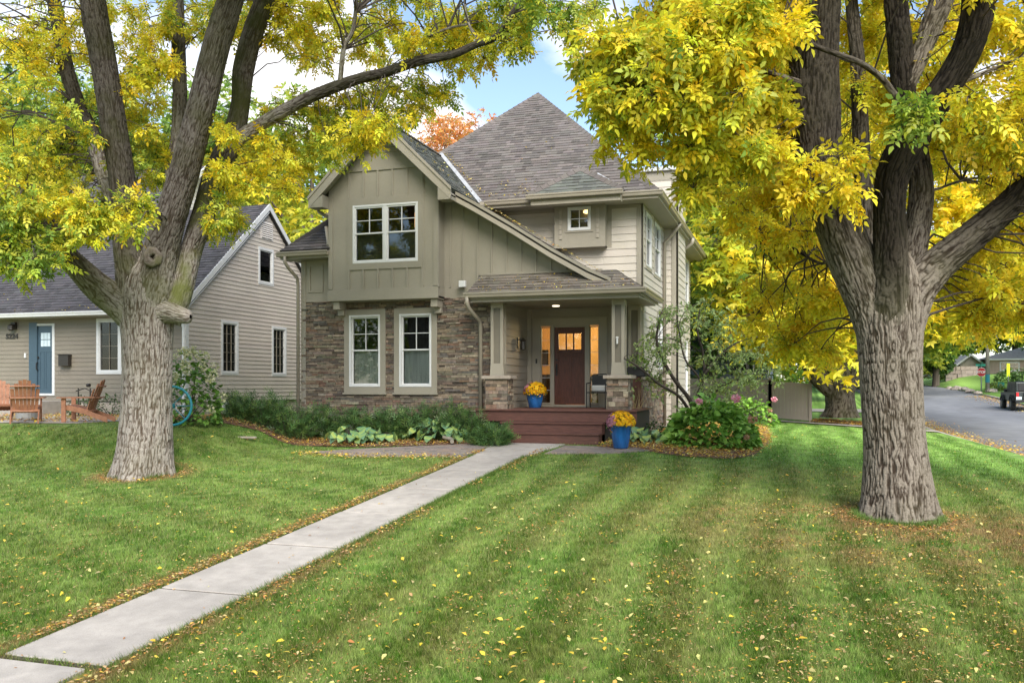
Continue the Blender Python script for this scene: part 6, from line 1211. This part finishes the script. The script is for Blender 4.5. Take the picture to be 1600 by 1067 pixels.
mb = MB(); mb.box(CX+.30, CX+W_-.30, CY+.085, CY+.10, zc+1.22, zc+1.66); mb.build('rear_window', M['black'], t)
for x in (.02, W_-.24):
    for y in (.85, 3.35):
        mb = MB(); mb.lathe([(.25, -.01), (.37, 0), (.39, .03), (.39, .20), (.37, .23), (.25, .24)], 24, cen=(CX+x, CY+y, zc+.39), axis='x'); wh = mb.build('wheel', M['rubber'], t, smooth=False); mb = MB(); mb.lathe([(.05, -.02), (.22, -.015), (.23, .05)], 16, cen=(CX+x, CY+y, zc+.39), axis='x'); mb.build('rim', M['iron'], wh)
        mb = MB(); mb.tube([(CX+x+.11, CY+y-.52, zc+.62), (CX+x+.11, CY+y-.36, zc+.86), (CX+x+.11, CY+y+.36, zc+.88), (CX+x+.11, CY+y+.52, zc+.62)], [.12, .11, .11, .12], 6); mb.build('wheel_arch', M['rubber'], t)
mb = MB(); mb.lathe([(.25, -.01), (.37, 0), (.38, .03), (.38, .18), (.37, .21), (.25, .22)], 24, cen=(CX+W_/2+.1, CY-.16, zc+1.05), axis='y'); mb.build('spare_wheel', M['rubber'], t); mb = MB(); mb.box(CX+.1, CX+W_-.1, CY-.08, CY+.08, zc+.50, zc+.68); mb.build('rear_bumper', M['rubber'], t, bevel=.03)
for x in (.17, W_-.31): mb = MB(); mb.box(CX+x, CX+x+.14, CY+.03, CY+.07, zc+.88, zc+1.12); mb.build('tail_lamp', M['lampred'], t)
mb = MB(); mb.box(CX+.16, CX+.46, CY+.0, CY+.04, zc+.68, zc+.86); mb.build('number_plate', M['plate'], t); mb = MB(); mb.box(CX-.02, CX+.14, CY+2.35, CY+2.5, zc+1.15, zc+1.34); mb.build('mirror', M['black'], t, bevel=.03)
# ================================================================== houses beyond
GB = (.17, .20, .24)
t = thing('grey_blue_house', (-3, 54, -.3), 'grey blue lap sided house showing over the tan fence', 'house'); fQ = front(54)
pw0, pw1 = at(1155, 552, 54/at(1155, 603, 1.)[1]), at(1179, 585, 54/at(1179, 603, 1.)[1]); pc_ = at(1203, 595, 54/at(1203, 603, 1.)[1])
siding('wall', fQ, [(pc_[0]-13, -.5), (pc_[0], -.5), (pc_[0], 3.5), (pc_[0]-13, 3.5)], [(pw0[0], pw1[0], pw1[2], pw0[2])], t, M['siding'], GB, e=.2)
siding('wall', right(pc_[0]), [(54, -.5), (62, -.5), (62, 3.5), (54, 3.5)], [], t, M['siding'], GB, e=.2)
window(t, fQ, pw0[0], pw1[0], pw1[2], pw0[2], fw=.08, lower='blind'); 
for a in (pw1[0]+.05, pw0[0]-.50): mb = MB(); mb.fbox(fQ, a, a+.42, pw1[2]-.02, pw0[2]+.02, .02, .06); mb.build('shutter', M['shutter'], t)
mb = MB(); mb.fbox(fQ, pc_[0]-.13, pc_[0]+.03, -.5, 3.5, 0, .04); mb.build('corner_board', M['white'], t)
shingles('roof', [(pc_[0]-14, 53.4, 3.45), (pc_[0]+.5, 53.4, 3.45), (pc_[0]-3, 58, 6.0), (pc_[0]-14, 58, 6.0)], t, M['shingle'], (.06, .055, .05), e=.3); mb = MB(); mb.box(pc_[0]-14, pc_[0]+.5, 53.35, 53.5, 3.3, 3.46); mb.build('fascia', M['trimlight'], t)
def simple_house(name, label, px0, px1, D, zw0, zw1, roofz, wallm, roofm, wins, depth=8, gable=False):
    a, b = at(px0, 603, D), at(px1, 603, D); x0, x1, y = a[0], b[0], a[1]; t = thing(name, (x0, y, zw0), label, 'house'); fr = front(y); mb = MB(); hs = [(x0+w_[0], x0+w_[1], w_[2], w_[3]) for w_ in wins]
    for h in minus((x0, x1, zw0-1, zw1), hs): mb.fbox(fr, *h, -.2, 0)
    mb.box(x0, x0+.2, y+.2, y+depth, zw0-1, zw1); mb.box(x1-.2, x1, y+.2, y+depth, zw0-1, zw1); mb.box(x0, x1, y+depth-.2, y+depth-.0, zw0-1, zw1-.02); mb.build('wall', wallm, t)
    for h in hs: window(t, fr, *h, fw=.1, recess=.4)
    mb = MB(); e = .5; th = .2
    if gable:
        xm = (x0+x1)/2; mb.prism(fr, [(x0, zw1), (x1, zw1), (xm, roofz-.1)], -.2, 0); mb.build('gable', wallm, t); mb = MB()
        mb.add([(x0-e, y-e, zw1-.1), (xm, y-e, roofz), (xm, y+depth, roofz), (x0-e, y+depth, zw1-.1), (x0-e, y-e, zw1-.3), (xm, y-e, roofz-.2), (xm, y+depth, roofz-.2), (x0-e, y+depth, zw1-.3)], [(0, 3, 2, 1), (4, 5, 6, 7), (0, 1, 5, 4), (1, 2, 6, 5), (2, 3, 7, 6), (3, 0, 4, 7)])
        mb.add([(xm, y-e, roofz), (x1+e, y-e, zw1-.1), (x1+e, y+depth, zw1-.1), (xm, y+depth, roofz), (xm, y-e, roofz-.2), (x1+e, y-e, zw1-.3), (x1+e, y+depth, zw1-.3), (xm, y+depth, roofz-.2)], [(0, 3, 2, 1), (4, 5, 6, 7), (0, 1, 5, 4), (1, 2, 6, 5), (2, 3, 7, 6), (3, 0, 4, 7)]); mb.build('roof', roofm, t)
        mb = MB(); mb.prism(front(y-e), [(x0-e, zw1-.35), (xm, roofz-.25), (xm, roofz+.02), (x0-e, zw1-.08)], 0, .05); mb.prism(front(y-e), [(xm, roofz-.25), (x1+e, zw1-.35), (x1+e, zw1-.08), (xm, roofz+.02)], 0, .05); mb.build('rake_trim', M['white'], t)
    else:
        i = depth/2; mb.add([(x0-e, y-e, zw1), (x1+e, y-e, zw1), (x1+e, y+depth+e, zw1), (x0-e, y+depth+e, zw1), (x0+i, y+i, roofz), (x1-i, y+i, roofz)], [(0, 1, 5, 4), (1, 2, 5), (2, 3, 4, 5), (3, 0, 4), (3, 2, 1, 0)]); mb.build('roof', roofm, t)
        mb = MB(); mb.box(x0-e-.03, x1+e+.03, y-e-.03, y-e, zw1-.15, zw1+.03); mb.build('fascia', M['white'], t)
    return t
Hd = 108; zb_ = CH+(603-592)/F*Hd; zt_ = CH+(603-561)/F*Hd; wa = at(1561, 580, Hd)[0]-at(1546, 603, Hd)[0]; wb = at(1590, 580, Hd)[0]-at(1546, 603, Hd)[0]
simple_house('brick_house', 'brick and tan house with wide grey roof across the street', 1546, 1720, Hd, zb_, zt_, CH+(603-541)/F*Hd, M['brick'], M['farroof'], [(wa, wb, CH+23/F*Hd, CH+38/F*Hd)], depth=9)
simple_house('far_garage', 'small pale gabled garage with white trim behind the stone wall', 1500, 1530, 112, CH+13/F*112, CH+35/F*112, CH+50/F*112, M['slabside'], M['farroof'], [], depth=7, gable=True)
simple_house('far_white_house', 'white house with grey roof at the far end of the street', 1435, 1475, 135, CH+8/F*135, CH+28/F*135, CH+44/F*135, M['white'], M['farroof'], [(1, 2, CH+1.5, CH+2.4)], depth=8, gable=True)
mb = MB(); a = at(1478, 590, 104); b = at(1522, 590, 104)
for r_ in range(4):
    x = a[0]; 
    while x < b[0]: w_ = random.uniform(.4, .9); mb.box(x, x+w_-.03, a[1]+random.uniform(-.1, .1), a[1]+.6, CH+(603-592)/F*104-.3+r_*.45, CH+(603-592)/F*104+.12+r_*.45, jit((.36, .29, .25), .15)); x += w_
tag(mb.build('retaining_wall', mat('far_stone', attr=True, rough=.9), None), 'low tan block wall in front of the far garage', 'wall')
def rock(px, py, r, label):
    p = at_ground(px, py); n = 12; mb = MB(); prof = [(r*.6, -.1*r), (r, .15*r), (r*.85, .5*r), (r*.4, .72*r)]; mb.lathe(prof, 9, cen=tuple(p)); o = mb.build('boulder', M['rock'], None); o.data.vertices.foreach_get
    for v in o.data.vertices: v.co.x += random.uniform(-.2, .2)*r; v.co.y += random.uniform(-.2, .2)*r; v.co.z += random.uniform(-.1, .1)*r
    tag(o, label, 'rock', 'boulders on the far verge')
for i, (px, py, r, l_) in enumerate(((1484, 609, .7, 'grey boulder leftmost on the far verge'), (1495, 610, .9, 'pale boulder second from the left on the far verge'), (1507, 609, .6, 'small boulder in the middle of the far verge'), (1516, 613, .7, 'boulder nearest the white kerb ramp'), (1549, 613, .7, 'boulder at the foot of the utility pole'), (1528, 616, .6, 'dark boulder beside the stop sign post'))): rock(px, py, r*.62, l_)
for (px, py, s, c, lab) in ((1470, 590, 2.0, 0, 'reddish shrub left of the low block wall'), (1484, 592, 1.2, 1, 'small yellow green shrub before the low block wall'), (1556, 611, .7, 1, 'round light green shrub beside the utility pole'), (1573, 594, 1.0, 2, 'dark green shrub under the brick house window'), (1606, 596, 1.3, 2, 'large green shrub at the right edge by the brick house')):
    p = at_ground(px, py); leafplant('round_shrub', p, 420, (s, s, s), .3*s**.5, [[(.16, .09, .06), (.10, .13, .04)], [(.30, .38, .06), (.2, .3, .05)], [(.06, .12, .03), (.10, .18, .04)]][c], lab, 'shrub', 'shrubs across the street', tk='simple', stems=4)
# ================================================================== grass blades and fallen leaves
def visible_points(n, ymin, ymax, pw=1.0, x0=-330, x1=1930):
    px = rng.uniform(x0, x1, n); u = rng.uniform(0, 1, n); py = ymax-(ymax-ymin)*u**pw; a = (px-800)/F
    dx = a*CT-ST; dy = a*ST+CT; dz = -(py-603)/F; D = np.full(n, 12.)
    lo, hi = np.full(n, 3.), np.full(n, 45.)
    for _ in range(26):
        m = (lo+hi)/2; above = CH+dz*m > gz(dx*m, dy*m); lo = np.where(above, m, lo); hi = np.where(above, hi, m)
    return dx*lo, dy*lo, lo
def in_poly(X, Y, poly):
    c = np.zeros(len(X), bool); j = len(poly)-1
    for i in range(len(poly)):
        xi, yi = poly[i]; xj, yj = poly[j]; c ^= ((yi > Y) != (yj > Y)) & (X < (xj-xi)*(Y-yi)/(yj-yi+1e-12)+xi); j = i
    return c
def walk_mask(X, Y, m=0.):
    xl = np.interp(Y, [5.8, 13, 17.6, 21], [-6.41, -6.40, -6.42, -6.62])-m; xr = np.interp(Y, [5.8, 13, 17.6, 21], [-5.34, -5.35, -5.32, -4.95])+m
    w_ = (X > xl) & (X < xr) & (Y > 5.85-m) & (Y < 19.7); w_ |= (X > -6.7-m) & (X < -5.45+m) & (Y < 5.78); return w_
PAV = [[(-10.3, 17.4), (-9.0, 16.95), (-6.55, 17.35), (-6.60, 19.55), (-7.6, 19.0), (-9.3, 18.1)], [(-5.02, 18.0), (-3.6, 18.3), (-2.9, 18.8), (-3.3, 19.25), (-4.9, 19.3)]]
BEDR = BEDS[:-1]+[(-.6, 25), (-1.0, 33), (-3.7, 34), (-3.7, 22.2), (-4.1, 20.2)]
def lawn_mask(X, Y):
    m = ~walk_mask(X, Y, -.015)
    for p in PAV+[BED1, BEDR]: m &= ~in_poly(X, Y, p)
    m &= (X < RX0-.16) & ~((X < -15.5) & (Y > 15.9)) & (np.hypot(X+12, Y-14.1) > .62) & (np.hypot(X-1.38, Y-13.5) > .6) & ~((X < -3) & (Y > 19.6)) & ~((Y > 36.8) & (Y < 38.9) & (X > -1))
    return m
for nm, n, ymin, ymax, hh, wd, kind in (('grass', 820000, 655, 1130, .050, .0058, 0),):
    X, Y, D = visible_points(n, ymin, ymax, .85); X = X+rng.normal(0, .05, n); Y = Y+rng.normal(0, .05, n); k = lawn_mask(X, Y); X, Y, D = X[k], Y[k], D[k]; n = len(X); Z = gz(X, Y)
    c = lawn_col(X, Y); c = c*(1+rng.normal(0, .30, (n, 1))); dry = rng.random(n) < .05; c[dry] = np.array([.34, .28, .13]); c = np.clip(c*1.05, .01, .9)
    h = hh*rng.uniform(.5, 1.3, n)*(.35+1.3*fbm(X*9, Y*9, 2., 2)); a = rng.uniform(0, 2*math.pi, n); wdv = wd*(D/9)**.6*rng.uniform(.7, 1.3, n); le = rng.uniform(.1, .8, n)*h; b = a+rng.normal(0, 1.0, n)
    sgn = np.sign(np.sin((X+.12*np.sin(Y*.7))*2*math.pi/.98)); ly = np.sin(b)*le+sgn*.14*h*(X > -5)
    dx, dy = np.cos(a)*wdv/2, np.sin(a)*wdv/2; V = np.stack([np.stack([X-dx, Y-dy, Z], -1), np.stack([X+dx, Y+dy, Z], -1), np.stack([X+np.cos(b)*le, Y+ly, Z+h], -1)], 1).reshape(-1, 3)
    tag(link(nm, arr_mesh(nm, V, np.arange(n*3).reshape(-1, 3), c), M['grass']), 'mown green lawn with alternating stripes and leaf crumbs' if kind == 0 else 'far part of the striped lawn near the house and street', 'grass', kind='stuff')
# longer tufts creeping over the walk edges
n = 14000; Yt = rng.uniform(5.8, 17.5, n); side = rng.random(n) < .5; Xt = np.where(side, -6.41, -5.33)+np.where(side, -1, 1)*np.abs(rng.normal(0, .045, n))+rng.normal(0, .012, n); Zt = gz(Xt, Yt); a = rng.uniform(0, 6.28, n); h = .075*rng.uniform(.5, 1.3, n); b = rng.uniform(0, 6.28, n)
V = np.stack([np.stack([Xt-.003*np.cos(a), Yt-.003*np.sin(a), Zt], -1), np.stack([Xt+.003*np.cos(a), Yt+.003*np.sin(a), Zt], -1), np.stack([Xt+np.cos(b)*h*.7, Yt+np.sin(b)*h*.7, Zt+h], -1)], 1).reshape(-1, 3)
tag(link('edge_grass', arr_mesh('edge_grass', V, np.arange(n*3).reshape(-1, 3), np.clip(np.array([.10, .17, .03])*(1+rng.normal(0, .25, (n, 1))), .01, 1)), M['grass']), 'longer grass tufts along both edges of the front walk', 'grass', kind='stuff')
# fallen leaves
FL = [(.72, .52, .06), (.80, .58, .10), (.60, .34, .08), (.46, .22, .07), (.40, .24, .12), (.66, .58, .22), (.55, .40, .20)]
def litter(name, X, Y, size, label, wts, lift=.03, Zc=None, tk='simple', tilt=.28, kind='stuff'):
    n = len(X); Z = (gz(X, Y) if Zc is None else Zc)+lift*rng.uniform(.6, 1.3, n); a = rng.uniform(0, 6.28, n); D = np.stack([np.cos(a), np.sin(a), rng.normal(0, tilt, n)], -1); tv, tf = TPL[tk]; tv = tv.copy(); tv[:, 2] += .12*np.abs(tv[:, 0])*2
    D = D/np.linalg.norm(D, axis=1, keepdims=True); up = np.array([0, 0, 1.])+rng.normal(0, tilt, (n, 3)); x = np.cross(D, up); x /= np.linalg.norm(x, axis=1, keepdims=True); z = np.cross(x, D); R = np.stack([x, D, z], 2); S = size*rng.uniform(.55, 1.3, n)
    V = np.einsum('nij,mj->nmi', R, tv)*S[:, None, None]+np.stack([X, Y, Z], -1)[:, None, :]; Fc = (tf[None]+(np.arange(n)*len(tv))[:, None, None]).reshape(-1, tf.shape[1])
    tag(link(name, arr_mesh(name, V.reshape(-1, 3), Fc, np.repeat(palette(n, FL, wts), len(tf), 0)), M['petal']), label, 'fallen leaves', kind=kind)
WY = [4, 4, 2, 1, 1, 6, 3]; WB_ = [.7, .7, 3, 6, 7, 1, 4]
X, Y, D = visible_points(2700, 662, 1090, .75); k = lawn_mask(X, Y); litter('fallen_leaves', X[k], Y[k], .060, 'scattered yellow leaves lying over the whole lawn', WY, .045)
X, Y, D = visible_points(160000, 662, 1090, .8); dT = np.hypot((X-1.9)/1.9, (Y-12.6)/1.1); dL = np.hypot(X+12, Y-14.0); st_ = np.clip(.5+.5*np.sin((X+.12*np.sin(Y*.7)+.25)*2*math.pi/.98), 0, 1)*(X > -4.8)
pr = np.clip(.22+np.clip(1.1-dT*.45, 0, 1)*.8+np.clip(1-dL*.6, 0, 1)*.5+.16*st_, 0, 1)*np.clip((fbm(X*1.6, Y*1.6, 4., 3)-.40)*4.0, 0, 1); k = lawn_mask(X, Y) & (rng.random(len(X)) < pr) & (Y < 18.5); litter('leaf_crumbs', X[k], Y[k], .028, 'small brown leaf fragments thick around the right tree', WB_, .035)
n = 6500; Yt = rng.uniform(4, 18.6, n); side = rng.random(n) < .75; Xt = np.where(side, -6.44, -5.28)+np.where(side, -1, 1)*np.abs(rng.normal(0, .11, n))+np.where(side, .02, -.02); k = fbm(Yt*1.5, side*3., 9., 2) > .38; litter('edge_leaves', Xt[k], Yt[k], .042, 'brown and yellow leaves gathered along the edges of the walk', [1, 1, 4, 5, 6, 2, 4], .045)
n = 60; Xt = rng.uniform(-6.3, -5.45, n); Yt = rng.uniform(4, 18.5, n); litter('walk_leaves', Xt, Yt, .035, 'few small leaves lying on the concrete walk', WB_, .008, Zc=gz(Xt*0-5.9, Yt)+.036)
def poly_pts(poly, n):
    A0, A1, B0, B1 = bounds(poly); X = rng.uniform(A0, A1, n); Y = rng.uniform(B0, B1, n); k = in_poly(X, Y, poly); return X[k], Y[k]
X, Y = poly_pts(BED1, 14000); litter('bed_leaves', X, Y, .058, 'orange and yellow leaves covering the mulch of the front bed', [2, 2, 4, 4, 5, 3, 4], .06); X, Y = poly_pts(BEDR, 24000); X = X+rng.normal(0, .08, len(X)); Y = Y+rng.normal(0, .08, len(Y)); litter('bed_leaves', X, Y, .065, 'orange and yellow leaves covering the bed right of the steps', [4, 4, 5, 4, 3, 3, 3], .06)
X = rng.uniform(-10.6, -6.6, 700); Y = np.interp(X, [-10.6, -9, -6.55], [17.25, 16.95, 17.3])+np.abs(rng.normal(0, .2, 700))*np.where(rng.random(700) < .6, -1, 1); litter('paver_leaves', X, Y, .06, 'yellow leaves along the edge of the brick pavers', WY, .04)
X, Y = poly_pts([(.7, 39.2), (4.6, 38.6), (5.2, 43.5), (1.0, 44)], 9000); litter('drift_leaves', X, Y, .11, 'brown leaf drift around the old tree by the fence', [2, 2, 5, 5, 4, 1, 3], .05)
n = 5000; Yt = rng.uniform(20, 60, n); Xt = RX0+.03+np.abs(rng.normal(0, .55, n)); litter('gutter_leaves', Xt, Yt, .08, 'leaves blown along the near edge of the street', [3, 3, 4, 4, 3, 2, 3], .01, Zc=zroad(Yt)); n = 2500; Yt = rng.uniform(30, 80, n); Xt = RX1-.03-np.abs(rng.normal(0, .8, n)); litter('gutter_leaves', Xt, Yt, .11, 'leaves blown along the far edge of the street', [2, 2, 4, 5, 4, 1, 4], .01, Zc=zroad(Yt))
X, Y = poly_pts([(-22, 16), (-15.7, 16.2), (-15.7, 20.5), (-22, 20.5)], 2500); litter('patio_leaves', X, Y, .07, 'brown leaves lying on the neighbour patio', [2, 2, 4, 4, 4, 1, 3], .06)
# leaves caught on the roofs
def roof_litter(name, p0, ux, uy, n, label, size=.06):
    p0, ux, uy = map(np.array, (p0, ux, uy)); s, t_ = rng.random((n, 1)), rng.random((n, 1))**2; P = p0+ux*s+uy*t_; litter(name, P[:, 0], P[:, 1], size, label, WY, .03, Zc=P[:, 2], tilt=.45)
roof_litter('roof_leaves', (-7.4, 20.03, 3.56), (4.0, 0, 0), (0, .6, .42), 170, 'yellow leaves lying on the porch roof shingles', .05); roof_litter('roof_leaves', (-26, 20.35, 3.42), (9.8, 0, 0), (0, .9, .76), 420, 'leaves collected above the neighbour gutter', .07); roof_litter('roof_leaves', (-7.8, 22.1, 6.28), (1.4, 0, 0), (0, .5, .48), 60, 'leaves in the valley of the main roof', .06)
roof_litter('roof_leaves', (-7.9, 22.2, 6.36), (-1.8, 1.7, 1.65), (.12, 0, .03), 70, 'leaves along the pale valley flashing', .06); roof_litter('roof_leaves', (-9.0, 22.4, 6.60), (4.5, 1.5, 1.5), (0, 1.2, 1.17), 14, 'stray leaves on the main roof slope', .07)
roof_litter('roof_leaves', (-7.8, 20.4, 6.05), (3.4, 0, -2.05), (0, 1.5, .02), 220, 'leaves caught on the sweeping entry roof', .05)
roof_litter('roof_leaves', (-8.0, 20.2, 6.28), (-1.7, 0, 1.68), (0, 2.6, 0), 60, 'leaves on the green shingled side of the bay roof', .05)
# leaves and tufts gathered round the two trunks
for cx0, cy0, r0 in ((-12.0, 14.15, .60), (1.40, 13.45, .55)):
    n = 900; a = rng.uniform(0, 6.28, n); rr = r0+np.abs(rng.normal(0, .22, n)); litter('trunk_leaves', cx0+rr*np.cos(a), cy0+rr*np.sin(a), .045, 'brown leaves gathered round the foot of the tree at the '+('left' if cx0 < -5 else 'right'), WB_, .035)
    n = 2600; a = rng.uniform(0, 6.28, n); rr = r0+np.abs(rng.normal(0, .06, n))-.03; Xt, Yt = cx0+rr*np.cos(a), cy0+rr*np.sin(a); Zt = gz(Xt, Yt); h = .09*rng.uniform(.5, 1.4, n); b = rng.uniform(0, 6.28, n)
    V = np.stack([np.stack([Xt-.004, Yt, Zt], -1), np.stack([Xt+.004, Yt, Zt], -1), np.stack([Xt+np.cos(b)*h*.6, Yt+np.sin(b)*h*.6, Zt+h], -1)], 1).reshape(-1, 3)
    tag(link('edge_grass', arr_mesh('edge_grass', V, np.arange(n*3).reshape(-1, 3), np.clip(np.array([.10, .17, .03])*(1+rng.normal(0, .3, (n, 1))), .01, 1)), M['grass']), 'longer grass round the foot of the tree at the '+('left' if cx0 < -5 else 'right'), 'grass', kind='stuff')
